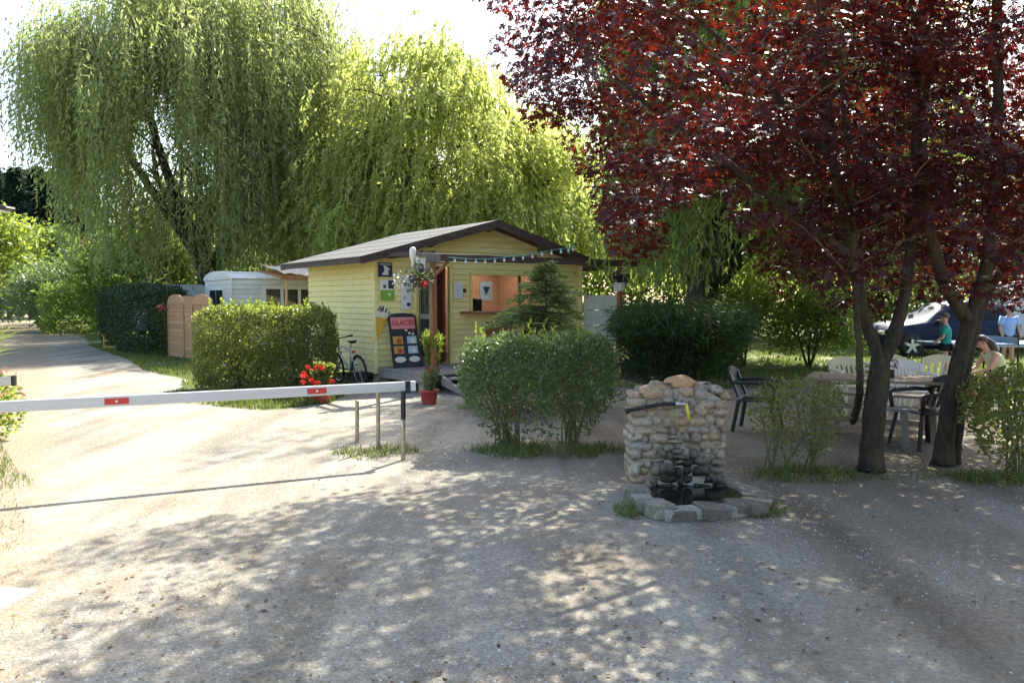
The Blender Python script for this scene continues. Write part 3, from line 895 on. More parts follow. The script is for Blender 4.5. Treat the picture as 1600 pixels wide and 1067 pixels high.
# foundation blocks and a joist
for u, v in ((0.2, 0.15), (0.2, D_ - 0.2), (W_ / 2, 0.15), (W_ - 0.2, 0.15), (W_ - 0.2, D_ - 0.2)):
    MB().box((u, v, 0.11), (0.25, 0.25, 0.22)).build('block', 'kerbstone', hut, bevel=0.01)
MB().box((W_ / 2, D_ / 2, 0.24), (W_ - 0.02, D_ - 0.02, 0.06)).build('joist', 'brown', hut)
# roof: two slopes, bargeboards, purlins, ridge
OV, OF, OB = 0.5, 0.42, 0.4
def roof_z(u):
    return 3.42 - SL * abs(u - W_ / 2)
for s in (-1, 1):
    ue = W_ / 2 + s * (W_ / 2 + OV)
    mb = MB()
    a, e = (W_ / 2, roof_z(W_ / 2)), (ue, roof_z(ue))
    th = 0.045
    def strip_(u0, u1):
        return [(u0, roof_z(u0) - th), (u0, roof_z(u0)), (u1, roof_z(u1)), (u1, roof_z(u1) - th)]
    if s < 0:
        mb.prism(strip_(a[0], e[0]), -OF, D_ + OB)
        ro = mb.build('roof_slope', 'roof', hut)
    else:                                   # unseen opening added in the far slope to brighten the room below
        ru0, ru1, rv0, rv1 = 3.0, 5.0, 0.3, 2.9
        mb.prism(strip_(a[0], e[0]), -OF, rv0).prism(strip_(a[0], e[0]), rv1, D_ + OB).prism(strip_(a[0], ru0), rv0, rv1).prism(strip_(ru1, e[0]), rv0, rv1)
        ro = mb.build('roof_slope', 'roof', hut)
        MB().add([(ru0, rv0, roof_z(ru0) - 0.02), (ru1, rv0, roof_z(ru1) - 0.02), (ru1, rv1, roof_z(ru1) - 0.02), (ru0, rv1, roof_z(ru0) - 0.02)], [(0, 1, 2, 3)]).build('added_rooflight', 'added_rooflight', ro)
    # felt strips lying on the slope, laps showing
    k = 5 if s < 0 else 0
    for i in range(k):
        f0, f1 = i / k, (i + 1) / k
        p0 = (a[0] + (e[0] - a[0]) * f0, a[1] + (e[1] - a[1]) * f0)
        p1 = (a[0] + (e[0] - a[0]) * (f1 + 0.015), a[1] + (e[1] - a[1]) * (f1 + 0.015))
        MB().prism([(p0[0], p0[1] + 0.003), (p0[0], p0[1] + 0.008), (p1[0], p1[1] + 0.014), (p1[0], p1[1] + 0.004)], -OF - 0.01, D_ + OB + 0.01).build('felt_strip', 'roof', ro)
    # bargeboards front and back, eaves board
    for y0, y1 in ((-OF - 0.035, -OF - 0.001), (D_ + OB + 0.001, D_ + OB + 0.035)):
        MB().prism([(a[0], a[1] - 0.16), (a[0], a[1] + 0.012), (e[0], e[1] + 0.012), (e[0], e[1] - 0.14)], y0, y1).build('bargeboard', 'brown', hut)
    MB().box((ue + s * 0.016, (D_ + OB - OF) / 2, e[1] - 0.055), (0.03, D_ + OB + OF - 0.004, 0.13)).build('eaves_board', 'brown', hut)
for u in (W_ / 2, W_ * 0.23, W_ * 0.77):
    zz = roof_z(u) - 0.125
    mb = MB()
    mb.add([(u - 0.055, -OF + 0.02, zz + 0.0), (u + 0.055, -OF + 0.02, zz), (u + 0.055, -OF + 0.02, zz + 0.06), (u - 0.055, -OF + 0.02, zz + 0.06),
            (u - 0.055, 0.0, zz - 0.09), (u + 0.055, 0.0, zz - 0.09), (u + 0.055, 0.0, zz + 0.06), (u - 0.055, 0.0, zz + 0.06)],
           [(0, 1, 2, 3), (7, 6, 5, 4), (0, 4, 5, 1), (3, 2, 6, 7), (0, 3, 7, 4), (1, 5, 6, 2)])
    mb.build('purlin', 'brown', hut)
# deck of boards with a beam and steps
DK, DZ = 1.85, 0.36
nb = 13
for i in range(nb):
    v = -0.03 - (i + 0.5) * (DK / nb)
    MB().box((W_ / 2 - 0.02, v, DZ - 0.016), (W_ - 0.06 + 0.03 * math.sin(i * 2.3), DK / nb - 0.010, 0.032)).build('deck_board', 'greywood', hut)
for v in (-0.1, -DK / 2, -DK + 0.06):
    MB().box((W_ / 2, v, DZ - 0.095), (W_ - 0.1, 0.06, 0.12)).build('deck_joist', 'brown', hut)
for u in (0.12, 1.9, 3.6, W_ - 0.12):
    MB().box((u, -DK + 0.08, 0.115), (0.2, 0.2, 0.23)).build('deck_block', 'kerbstone', hut, bevel=0.01)
MB().box((0.035, -DK / 2 - 0.02, DZ - 0.105), (0.03, DK - 0.06, 0.14)).build('deck_side_board', 'greywood', hut)
st = MB()
su0, su1 = 0.42, 1.55
for i, (dv, zz) in enumerate(((0.2, 0.27), (0.46, 0.17), (0.72, 0.075))):
    MB().box(((su0 + su1) / 2, -DK - dv, zz), (su1 - su0 - 0.06, 0.2, 0.035)).build('step', 'greywood', hut, bevel=0.004)
for u in (su0, su1):
    MB().add([(u - 0.02, -DK - 0.01, DZ - 0.04), (u + 0.02, -DK - 0.01, DZ - 0.04), (u + 0.02, -DK - 0.95, 0.015), (u - 0.02, -DK - 0.95, 0.015),
              (u - 0.02, -DK - 0.01, DZ - 0.22), (u + 0.02, -DK - 0.01, DZ - 0.22), (u + 0.02, -DK - 0.78, 0.004), (u - 0.02, -DK - 0.78, 0.004)],
             [(0, 1, 2, 3), (7, 6, 5, 4), (0, 4, 5, 1), (3, 2, 6, 7), (0, 3, 7, 4), (1, 5, 6, 2)]).build('stringer', 'greywood', hut)

# porch frame: beam on posts in front of the hut (fixed to it)
BV = -DK + 0.08
bz = 2.50
pu0 = hut_pt(677, 500, DK - 0.08).x
pu1 = hut_pt(968, 500, DK - 0.08).x
MB().bar((-0.05, BV, bz), (pu1 + 0.62, BV, bz + 0.02), 0.10, 0.13).build('porch_beam', 'brown', hut, bevel=0.006)
for u in (pu0, pu1):
    zb = DZ if u < W_ else 0.0
    MB().box((u, BV, (bz - 0.07 + zb) / 2), (0.10, 0.10, bz - 0.07 - zb)).build('porch_post', 'post', hut, bevel=0.008)
for u in (0.05, pu0 + 0.02, 2.7, W_ - 0.1):
    MB().bar((u, BV, bz + 0.08), (u, -0.01, bz + 0.08), 0.06, 0.07).build('porch_rafter', 'brown', hut)
MB().bar((pu0 + 0.06, BV, bz - 0.32), (pu0 + 0.32, BV, bz - 0.07), 0.05, 0.05).build('brace', 'post', hut)
# reed valance by the door
rv = MB()
for i in range(46):
    u = -0.02 + i * (pu0 + 0.14) / 46
    h = 0.13 + 0.03 * random.random()
    rv.box((u, BV - 0.062 - 0.006 * random.random(), bz + 0.06 - h / 2), (0.017, 0.014, h))
rv.build('reed_valance', 'reed', hut)

# --- things on, in front of and hanging from the hut
def flat_board(name, label, cat, px0, py0, px1, py1, mat, off=0.035, th=0.008, group=None):
    a = hut_pt(px0, py0, off); b_ = hut_pt(px1, py1, off)
    c = (a + b_) / 2
    root = thing(name, label, cat, hut_world(c.x, -off, min(a.z, b_.z)), HA, group)
    w, h = abs(b_.x - a.x), abs(a.z - b_.z)
    MB().box((0, 0, h / 2), (w, th, h)).build('sheet', mat, root)
    return root, w, h
def onboard(root, cx, cz, w, h, mat, name='picture', th=0.012):
    return MB().box((cx, -0.003, cz), (w, th, h)).build(name, mat, root)

r_, w, h = flat_board('poster', 'dark blue square poster with white bird shape on yellow hut', 'poster', 591, 410, 613, 433, 'navy')
onboard(r_, 0, h * 0.88, w * 0.85, h * 0.1, 'paleblue', 'print')
MB().add([(-0.09, 0, 0.03), (0.07, 0, 0.03), (0.05, 0, 0.11), (0.10, 0, 0.14), (0.02, 0, 0.21), (-0.05, 0, 0.22), (-0.02, 0, 0.12)], [(0, 1, 2, 3, 4, 5, 6)]).build('print', 'paper', r_, loc=(0, -0.011, 0.01))
r_, w, h = flat_board('poster', 'poster with green lower half and small photos, below the dark blue poster', 'poster', 594, 437, 616, 470, 'paper')
onboard(r_, 0, h * 0.26, w * 0.98, h * 0.5, 'greenprint', 'print')
onboard(r_, w * 0.27, h * 0.77, w * 0.4, h * 0.4, 'darkgreen')
onboard(r_, -w * 0.2, h * 0.68, w * 0.18, h * 0.16, 'navy')
onboard(r_, w * 0.14, h * 0.3, w * 0.2, h * 0.12, 'icecream', th=0.016)
r_, w, h = flat_board('notice_sheet', 'long white notice sheet with small pictures left of the hut door', 'notice', 627, 430, 643, 483, 'paper')
for i in range(4):
    onboard(r_, (-1) ** i * w * 0.2, h * (0.14 + 0.2 * i), w * 0.36, h * 0.1, ('navy', 'paleblue', 'darkgreen', 'navy')[i])
r_, w, h = flat_board('notice_sheet', 'plain white paper notice between the hut door and window', 'notice', 709, 441, 723, 466, 'paper')
for i in range(6):
    onboard(r_, 0, h * (0.2 + 0.12 * i), w * 0.7, 0.008, 'paleblue', 'text_line')
# door bell
bq = hut_pt(726, 454, 0.03)
bell = thing('door_bell', 'small round black bell button on yellow wall beside window', 'bell', hut_world(bq.x, -0.024, bq.z), HA)
MB().lathe([(0.045, 0), (0.045, 0.012), (0.036, 0.022)], n=16).build('backplate', 'black', bell, rot=(R(90), 0, 0))
MB().lathe([(0.018, 0.02), (0.018, 0.03), (0.012, 0.034)], n=12).build('button', 'brown', bell, rot=(R(90), 0, 0))
# ice-cream cone sign
a = hut_pt(587, 532, 0.04); b_ = hut_pt(608, 476, 0.04)
cs = thing('cone_sign', 'cut-out ice cream cone sign with chocolate streaks on hut corner', 'sign', hut_world((a.x + b_.x) / 2, -0.045, a.z), HA)
cw, ch = (b_.x - a.x), (b_.z - a.z)
MB().prism([(-cw * 0.44, 0.0), (-cw * 0.40, 0.0), (cw * 0.36, ch * 0.62), (-cw * 0.5, ch * 0.68)], -0.01, 0.01).build('cone', 'cone', cs)
pts = [(-cw * 0.5, ch * 0.67), (cw * 0.36, ch * 0.61), (cw * 0.5, ch * 0.68), (cw * 0.5, ch * 0.82), (cw * 0.32, ch * 0.92), (cw * 0.08, ch * 1.0), (-cw * 0.18, ch * 0.97), (-cw * 0.42, ch * 0.86), (-cw * 0.54, ch * 0.75)]
ice = MB().prism(pts, -0.012, 0.008).build('ice_cream', 'icecream', cs)
for x0, z0, x1, z1 in ((-0.36, 0.84, -0.12, 0.95), (-0.02, 0.80, 0.06, 0.96), (0.18, 0.78, 0.3, 0.9), (0.4, 0.72, 0.44, 0.82), (-0.2, 0.80, -0.06, 0.9)):
    MB().bar((x0 * cw, -0.0145, z0 * ch), (x1 * cw, -0.0145, z1 * ch), 0.004, 0.03).build('chocolate_streak', 'black', ice)

# ice-cream menu board, leaning on the wall
def text_mesh(txt, size, mat, name, parent, loc, rot):
    cu = bpy.data.curves.new('lettering', 'FONT')
    cu.body = txt; cu.size = size; cu.align_x = 'CENTER'; cu.align_y = 'CENTER'; cu.extrude = 0.002; cu.offset = 0.004
    tmp = bpy.data.objects.new('lettering', cu); COL.objects.link(tmp)
    dg = bpy.context.evaluated_depsgraph_get()
    me = bpy.data.meshes.new_from_object(tmp.evaluated_get(dg))
    bpy.data.objects.remove(tmp)
    me.materials.clear(); me.materials.append(M[mat])
    return link(name, me, parent, loc, rot)
a = hut_pt(611, 572, 0.3); b_ = hut_pt(655, 494, 0.2)
bw, bh = 0.62, 1.12
mboard = thing('menu_board', 'black GLACES ice cream menu board with rounded top beside open door', 'menu board', hut_world((a.x + b_.x) / 2, -0.34, DZ), HA)
mboard.rotation_euler = (R(-13), 0, HA)
arc = [(bw / 2 * math.cos(t), bh - 0.085 + 0.085 * math.sin(t)) for t in np.linspace(0, math.pi, 11)]
MB().prism([(-bw / 2, 0.004), (bw / 2, 0.004)] + arc, -0.018, 0.018).build('board', 'black', mboard)
hd = MB().box((0, -0.021, bh - 0.21), (bw * 0.88, 0.008, 0.24)).build('header', 'pinkprint', mboard)
text_mesh('GLACES', 0.145, 'redprint', 'lettering', hd, (0, -0.029, bh - 0.21), (R(90), 0, 0))
for x, z_, mt in ((-0.16, 0.56, 'fruit'), (-0.16, 0.36, 'fruit'), (0.16, 0.56, 'paleblue'), (0.16, 0.36, 'paleblue')):
    pz = MB().box((x, -0.021, z_), (0.22, 0.008, 0.155)).build('picture', mt, mboard)
    MB().lathe([(0.055, 0), (0.055, 0.006), (0.03, 0.009)], n=12).build('scoop', 'redprint' if mt == 'fruit' else 'icecream', pz, loc=(x + 0.02, -0.025, z_ - 0.015), rot=(R(90), 0, 0))
for x in (-0.15, 0.17):
    MB().prism([(x + 0.125 * math.cos(t), 0.165 + 0.06 * math.sin(t)) for t in np.linspace(0, 2 * math.pi, 15)[:-1]], -0.026, -0.015).build('picture', 'icecream', mboard)
for x, z_, mt in ((0.05, 0.76, 'icecream'), (0.12, 0.70, 'icecream'), (0.2, 0.75, 'redprint'), (0.2, 0.68, 'icecream')):
    MB().box((x, -0.021, z_), (0.05, 0.007, 0.04)).build('print', mt, mboard)

# wind chime / white hanging lamp, lantern, hanging baskets
def hang(px, py, off):
    q = hut_pt(px, py, off)
    return q
q = hang(645, 420, DK + 0.02)
ch_ = thing('hanging_lamp', 'slim white glass lamp hanging below the reed fringe', 'lamp', hut_world(q.x, -DK - 0.02, q.z), HA)
MB().lathe([(0.012, 0.0), (0.024, 0.02), (0.026, 0.14), (0.035, 0.17), (0.055, 0.21), (0.06, 0.33), (0.045, 0.37), (0.015, 0.39)], n=18).build('shade', 'grille', ch_, smooth=True)
MB().tube([(0, 0, 0.38), (0, 0, 0.44)], 0.006, 6).build('cord', 'black', ch_)
q = hang(657, 410, DK + 0.0)
ln = thing('lantern', 'small square metal lantern hanging beside the white glass lamp', 'lantern', hut_world(q.x, -DK - 0.005, q.z - 0.14), HA)
lb = MB()
for sx in (-1, 1):
    for sy in (-1, 1):
        lb.bar((sx * 0.075, sy * 0.075, 0.0), (sx * 0.075, sy * 0.075, 0.24), 0.014, 0.014)
for zz in (0.0, 0.24):
    lb.box((0, 0, zz), (0.17, 0.17, 0.018))
lb.build('frame', 'greywood', ln)
MB().box((0, 0, 0.12), (0.13, 0.13, 0.21)).build('pane', 'grille', ln)
MB().tube([(0, 0, 0.25), (0, 0, 0.33)], 0.006, 6).build('hook', 'black', ln)

def scatter_plant(root, c, rad, n, mat, L=0.06, W=0.02, squash=0.8, up=0.2, name='foliage', droop=0.0):
    d = rand_unit(n)
    d[:, 2] *= squash
    r = rng.random(n) ** 0.45
    P = np.array(c) + d * r[:, None] * rad
    D = d * 0.8 + rand_unit(n) * 0.8 + np.array([0, 0, up - droop])
    return leaves(name, P, D, rand_unit(n) + np.array([0, 0, 0.6]), L * (0.7 + 0.6 * rng.random(n)), W * (0.7 + 0.6 * rng.random(n)), mat, root)

q = hang(655, 442, DK + 0.12)
hb = thing('hanging_basket', 'hanging basket of trailing flowers with one red bloom by the door', 'hanging basket', hut_world(q.x, -DK - 0.05, q.z), HA)
MB().lathe([(0.07, -0.08), (0.13, 0.0), (0.155, 0.1), (0.16, 0.13)], n=18).build('basket', 'brown', hb, smooth=True)
ck = MB()
for t in range(3):
    ck.tube([(0.15 * math.cos(t * 2.1), 0.15 * math.sin(t * 2.1), 0.12), (0, 0, 0.42)], 0.004, 5)
ck.build('chains', 'black', hb)
scatter_plant(hb, (0, 0, 0.08), 0.30, 520, 'privet_dark', 0.055, 0.022, 0.85)
scatter_plant(hb, (-0.2, 0, 0.0), 0.26, 150, 'petal_white', 0.035, 0.03, 1.0, name='white_flowers')
scatter_plant(hb, (0.1, 0.02, 0.2), 0.16, 130, 'petal_violet', 0.05, 0.04, 1.0, name='violet_flowers')
scatter_plant(hb, (0.02, -0.2, -0.02), 0.055, 60, 'petal_red', 0.04, 0.035, 1.0, name='red_flower')

q = hut_pt(970, 452, DK + 0.12)
hb = thing('hanging_basket', 'white hanging pot with dark violet plant at the porch corner post', 'hanging basket', hut_world(q.x, -DK - 0.08, q.z - 0.05), HA)
MB().lathe([(0.09, 0.0), (0.12, 0.02), (0.14, 0.17), (0.15, 0.19)], n=18).build('pot', 'white', hb, smooth=True)
ck = MB()
for t in range(3):
    ck.tube([(0.14 * math.cos(t * 2.1 + 0.4), 0.14 * math.sin(t * 2.1 + 0.4), 0.18), (0, 0, 0.62)], 0.004, 5)
ck.build('chains', 'black', hb)
scatter_plant(hb, (0, 0, 0.28), 0.22, 420, 'petal_violet', 0.06, 0.035, 0.7)

# dark round lamp on the wall right of the window
q = hut_pt(862, 425, 0.08)
wl = thing('wall_lamp', 'dark oval wall lamp above the young fir on the hut front', 'lamp', hut_world(q.x, -0.03, q.z), HA)
MB().lathe([(0.13, 0.0), (0.14, 0.03), (0.12, 0.09), (0.06, 0.13)], n=20).build('housing', 'black', wl, smooth=True, rot=(R(90), 0, 0))
MB().torus((0, -0.05, 0), 0.135, 0.012, 'Y', 24, 6).build('ring', 'brown', wl)

# string of bulbs along the porch beam, rising to the roof corner
sl = thing('light_string', 'turquoise cable of small white bulbs strung along the porch beam', 'light string', hut_world(1.0, -DK, 0), HA)
lpts = []
for px, py in ((700, 402), (735, 405), (765, 405), (795, 401), (825, 398), (855, 392), (885, 388), (900, 384)):
    q = hut_pt(px, py, DK + 0.06)
    lpts.append(Vector((q.x - 1.0, -0.06, q.z)))
MB().tube(lpts, 0.007, 6).build('cable', 'cyan', sl)
for i in range(14):
    t = (i + 0.6) / 14.2 * (len(lpts) - 1)
    k = int(t); p = lpts[k].lerp(lpts[min(k + 1, len(lpts) - 1)], t - k)
    so = MB().lathe([(0.014, -0.035), (0.018, 0.0), (0.012, 0.01)], n=10).build('socket', 'cyan', sl, loc=p)
    MB().lathe([(0.006, -0.095), (0.022, -0.08), (0.024, -0.055), (0.014, -0.034)], n=10).build('bulb', 'bulb', so, smooth=True)

# white boarded screen beyond the hut's right wall
ws = thing('boarded_screen', 'white boarded screen on short legs beside the far end of the hut', 'screen', (at(940, 500, 19.6).x, 19.6, 0), R(24))
for i in range(3):
    MB().box((0, 0, 0.92 + i * 0.37), (1.0, 0.03, 0.355)).build('board', 'white', ws, bevel=0.004)
for x in (-0.44, 0.44):
    MB().box((x, 0.035, 0.95), (0.06, 0.04, 1.9)).build('leg', 'white', ws)

# ================================================================== mobile home, its terrace canopy, caravans
MH = Vector((-8.43, 24.0, 0))
mh = thing('mobile_home', 'white clad mobile home with rounded roof end behind the clipped hedge', 'mobile home', MH, HA)
Lm, Dm, z0, z1 = 6.6, 2.6, 0.35, 2.34
k = 14
ph = (z1 - z0) / k
for i in range(k):
    za, zb = z0 + i * ph, z0 + (i + 1) * ph - 0.006
    for (x0, y0, x1, y1, nx, ny) in ((0, 0, Lm, 0, 0, -1), (0, Dm, 0, 0, -1, 0)):
        if nx == 0 and za > 0.5:            # gap of the glazed doors
            segs = [(0, 1.0), (2.7, Lm)] if zb < 2.15 else [(0, Lm)]
        else:
            segs = None
        if segs:
            for a, b_ in segs:
                MB().add([(a, -0.02, za), (b_, -0.02, za), (b_, -0.004, zb), (a, -0.004, zb), (a, 0.03, za), (b_, 0.03, za), (b_, 0.03, zb), (a, 0.03, zb)],
                         [(0, 1, 2, 3), (7, 6, 5, 4), (0, 4, 5, 1), (3, 2, 6, 7), (0, 3, 7, 4), (1, 5, 6, 2)]).build('siding_strip', 'siding', mh)
        else:
            MB().bar((x0 + nx * 0.005, y0 + ny * 0.005, (za + zb) / 2), (x1 + nx * 0.005, y1 + ny * 0.005, (za + zb) / 2), 0.03, zb - za).build('siding_strip', 'siding', mh)
MB().box((Lm / 2, Dm / 2, 1.3), (Lm - 0.1, Dm - 0.1, 1.9)).build('core', 'darkwood', mh)
rp_ = [(0.02, z1), (0.02, z1 + 0.02)] + [(Dm / 2 - (Dm / 2 + 0.05) * math.cos(t), z1 + 0.02 + 0.26 * math.sin(t)) for t in np.linspace(0.05, math.pi - 0.05, 12)] + [(Dm, z1)]
mb = MB(); kk = len(rp_)
vs_ = [(-0.06, y, z_) for y, z_ in rp_] + [(Lm + 0.05, y, z_) for y, z_ in rp_]
mb.add(vs_, [tuple(range(kk)), tuple(range(2 * kk - 1, kk - 1, -1))] + [(i, i + kk, (i + 1) % kk + kk, (i + 1) % kk) for i in range(kk)])
mb.build('roof', 'siding', mh)
MB().box((0.0, -0.03, (z0 + z1) / 2), (0.07, 0.05, z1 - z0 + 0.06)).build('corner_trim', 'white', mh)
we = MB().box((-0.03, 1.3, 1.52), (0.04, 1.5, 1.16)).build('window', 'siding', mh)
for i in range(2):
    MB().box((-0.055, 0.95 + i * 0.7, 1.52), (0.012, 0.64, 1.02)).build('pane', 'glass', we)
gd = MB()
for x in (1.02, 1.57, 2.13, 2.68):
    gd.box((x, -0.01, 1.3), (0.09, 0.06, 1.68))
gd.box((1.85, -0.01, 2.12), (1.7, 0.062, 0.08)).box((1.85, -0.01, 0.5), (1.7, 0.062, 0.1))
gdo = gd.build('glazed_door', 'white', mh)
for x in (1.3, 1.85, 2.4):
    MB().box((x, 0.0, 1.3), (0.46, 0.012, 1.55)).build('pane', 'glass', gdo)
# canopy over the terrace
cn = thing('terrace_canopy', 'sagging faded canvas canopy on wooden poles over mobile home terrace', 'canopy', hut_world(0, 0, 0) * 0 + MH + HU * 2.75 - HV * 0.85, HA)
nx_, ny_ = 22, 8
V = []; Fq = []
for i in range(nx_ + 1):
    for j in range(ny_ + 1):
        x = -1.9 + 4.0 * i / nx_; y = -1.3 + 2.1 * j / ny_
        z_ = 2.44 + 0.34 * (j / ny_) + 0.035 * math.sin(i * 1.15 + j * 0.3) + 0.02 * math.sin(i * 2.7 + j) + (0.03 if i < 4 else 0) * (4 - i) / 4
        V.append((x, y, z_))
for i in range(nx_):
    for j in range(ny_):
        a = i * (ny_ + 1) + j
        Fq.append((a, a + ny_ + 1, a + ny_ + 2, a + 1))
cm = MB(); cm.add(V, Fq); 
co = cm.build('canvas', 'canopy', cn, smooth=True)
sm = co.modifiers.new('thickness', 'SOLIDIFY'); sm.thickness = 0.015
for x in (-1.85, 0.1, 2.05):
    MB().tube([(x, -1.28, 0), (x + 0.03, -1.26, 2.42)], 0.045, 8).build('pole', 'fencewood', cn)
for i in range(7):
    y = -1.25 + i * 0.33
    MB().tube([(-2.0, y, 2.36 + 0.28 * i / 7.0), (2.15, y + 0.04, 2.36 + 0.26 * i / 7.0)], 0.03, 6).build('lath', 'fencewood', cn)
MB().bar((-1.98, -1.3, 2.36), (2.15, -1.28, 2.34), 0.05, 0.12).build('edge_beam', 'post', cn)

def caravan(loc, rz, label, L=4.6, W=2.1, H_=2.35, mat='caravan', group=None):
    t = thing('caravan', label, 'caravan', loc, rz, group)
    prof = [(-L / 2, 0.5), (-L / 2 - 0.05, 1.2), (-L / 2 + 0.25, H_ - 0.25), (-L / 2 + 0.7, H_), (L / 2 - 0.7, H_), (L / 2 - 0.15, H_ - 0.3), (L / 2, 1.2), (L / 2 - 0.05, 0.5)]
    MB().prism(prof, -W / 2, W / 2).build('body', mat, t, bevel=0.05)
    for x in (-1.1, 0.9):
        w_ = MB().box((x, -W / 2 - 0.012, 1.6), (1.0, 0.03, 0.55)).build('window', 'white', t, bevel=0.01)
        MB().box((x, -W / 2 - 0.03, 1.6), (0.9, 0.012, 0.46)).build('pane', 'glass', w_)
    for s in (-1, 1):
        MB().lathe([(0.05, -0.09), (0.30, -0.09), (0.32, 0), (0.30, 0.09), (0.05, 0.09)], n=20).build('wheel', 'rubber', t, loc=(0.1, s * (W / 2 - 0.08), 0.32), rot=(R(90), 0, 0))
    MB().bar((-L / 2, 0, 0.45), (-L / 2 - 1.1, 0, 0.42), 0.1, 0.08).build('drawbar', 'metal', t)
    MB().tube([(-L / 2 - 0.95, 0, 0.0), (-L / 2 - 0.95, 0, 0.5)], 0.025, 6).build('jockey_leg', 'metal', t)
    return t
c_ = at(262, 455, 33)
caravan((c_.x, 33.0, 0), R(188), 'pale blue-white caravan whose roof shows above the dark hedge')
c_ = at(1590, 505, 27)
caravan((c_.x + 1.2, 27.0, 0), R(-4), 'white caravan half hidden behind the table tennis players', L=4.6)

# ================================================================== wooden fence panels by the road
fa = ground(265, 557); fdir = ground(311, 565) - fa
fdn = fdir.normalized(); frz = math.atan2(fdir.y, fdir.x)
def fence_s(px):
    k = (px - CX) / F
    return (k * fa.y - fa.x) / (fdn.x - k * fdn.y)
fp = thing('fence_panel', 'light wooden fence panels with rounded tops between dark hedge and clipped hedge', 'fence', fa, frz)
sect = [(0.0, fence_s(288) - 0.02, True), (fence_s(288), fence_s(302) - 0.02, False), (fence_s(302), fence_s(331), True)]
for a, b_, arch in sect:
    n_ = 13
    for i in range(n_):
        za, zb = 0.03 + i * 0.122, 0.03 + i * 0.122 + 0.117
        MB().box(((a + b_) / 2, 0.006 * (i % 2), (za + zb) / 2), (b_ - a - 0.05, 0.02, zb - za)).build('slat', 'fencewood', fp)
    for x in (a + 0.02, b_ - 0.02):
        MB().box((x, -0.015, 0.82), (0.045, 0.05, 1.62)).build('batten', 'fencewood', fp)
    if arch:
        hw = (b_ - a) / 2
        MB().prism([(a, 1.60)] + [((a + b_) / 2 - hw * math.cos(t), 1.63 + 0.26 * math.sin(t)) for t in np.linspace(0, math.pi, 13)] + [(b_, 1.60)], -0.035, 0.035).build('arched_top', 'fencewood', fp)
    else:
        MB().box(((a + b_) / 2, 0, 1.72), (b_ - a, 0.05, 0.24)).build('cap', 'fencewood', fp)

# ================================================================== barrier across the drive
BR = ground(632, 718); BH = 0.79
bl = Vector((-5.1, 6.48, 0))
bd = (Vector((BR.x, BR.y, 0)) - bl); bdn = bd.normalized()
brz = math.atan2(bdn.y, bdn.x)
br = thing('barrier', 'white boom barrier with red reflectors lowered across the gravel drive', 'barrier', bl, brz)
Lb = bd.length
MB().box((Lb / 2 - 0.15, 0, BH), (Lb + 0.45, 0.045, 0.10)).build('boom', 'alu', br, bevel=0.006)
MB().box((Lb + 0.1, 0, BH), (0.05, 0.052, 0.104)).build('end_cap', 'white', br, bevel=0.005)
MB().box((Lb + 0.035, 0, BH - 0.01), (0.055, 0.056, 0.13)).build('strap', 'black', br)
def bar_x(px):
    # where along the boom a pixel column falls
    k = (px - CX) / F
    return (k * bl.y - bl.x) / (bdn.x - k * bdn.y)
for pa, pb in ((160, 198), (478, 508)):
    xa, xb = bar_x(pa), bar_x(pb)
    rf = MB().box(((xa + xb) / 2, -0.026, BH), (xb - xa, 0.006, 0.056)).build('reflector', 'red', br)
    MB().prism([((xa + xb) / 2 + 0.012 * math.cos(t), BH + 0.012 * math.sin(t)) for t in np.linspace(0, 6.283, 9)[:-1]], -0.031, -0.028).build('rivet', 'white', rf)
MB().box((-0.05, 0, 0.5), (0.26, 0.22, 1.0)).build('pivot_cabinet', 'white', br, bevel=0.02)
MB().box((-0.45, 0, BH), (0.35, 0.16, 0.2)).build('counterweight', 'black', br, bevel=0.02)

def steel_post(px, py, hgt, label, cap='steel', strap=False):
    p = ground(px, py)
    t = thing('barrier_post', label, 'post', p)
    MB().tube([(0, 0, -0.02), (0.004, 0, hgt)], 0.024, 12).build('tube', 'steel', t, smooth=False)
    MB().lathe([(0.026, 0), (0.026, 0.012), (0.01, 0.02)], n=12).build('cap', cap, t, loc=(0.004, 0, hgt))
    return t
t = steel_post(630, 719, 0.50, 'steel post with black sleeve carrying the free end of the boom')
MB().tube([(0.004, 0, 0.44), (0.004, 0, 0.735)], 0.027, 12).build('sleeve', 'black', t)
MB().bar((-0.10, -0.01, 0.41), (0.012, -0.02, 0.42), 0.02, 0.025).build('latch', 'metal', t)
MB().tube([(0.0, -0.03, 0.43), (0.0, -0.035, 0.36)], 0.014, 8).build('padlock', 'metal', t)
steel_post(591, 702, 0.72, 'tall plain steel post standing under the boom near its end')
t = steel_post(558, 692, 0.50, 'short capped steel post in the weeds left of the tall post')
MB().tube([(0.0, -0.026, 0.36), (0.0, -0.045, 0.36)], 0.012, 8).build('bolt', 'metal', t)

# second boom on the far side, only its tip reaches in
q = at(8, 598, 8.4)
b2 = thing('raised_boom', 'silver boom end with black band above the flowers at the left verge', 'barrier', (q.x - 0.5, q.y, 0), R(12))
MB().bar((-0.9, 0, q.z - 0.07), (0.52, 0, q.z + 0.01), 0.05, 0.09).build('boom', 'metal', b2, bevel=0.005)
MB().box((0.535, 0, q.z + 0.012), (0.035, 0.06, 0.11)).build('end_cap', 'black', b2)
MB().box((-0.75, 0, (q.z - 0.1) / 2), (0.1, 0.1, q.z - 0.1)).build('post', 'steel', b2)

# slab at the verge
q = ground(6, 945)
sl_ = thing('stone_slab', 'pale concrete slab lying in the dry verge', 'slab', q, R(-8))
MB().box((-0.12, 0, 0.02), (0.42, 0.30, 0.05)).build('slab', 'slab', sl_, bevel=0.008)
MB().box((-0.12, -0.152, 0.012), (0.40, 0.012, 0.03)).build('rusty_edge', 'litter', sl_)

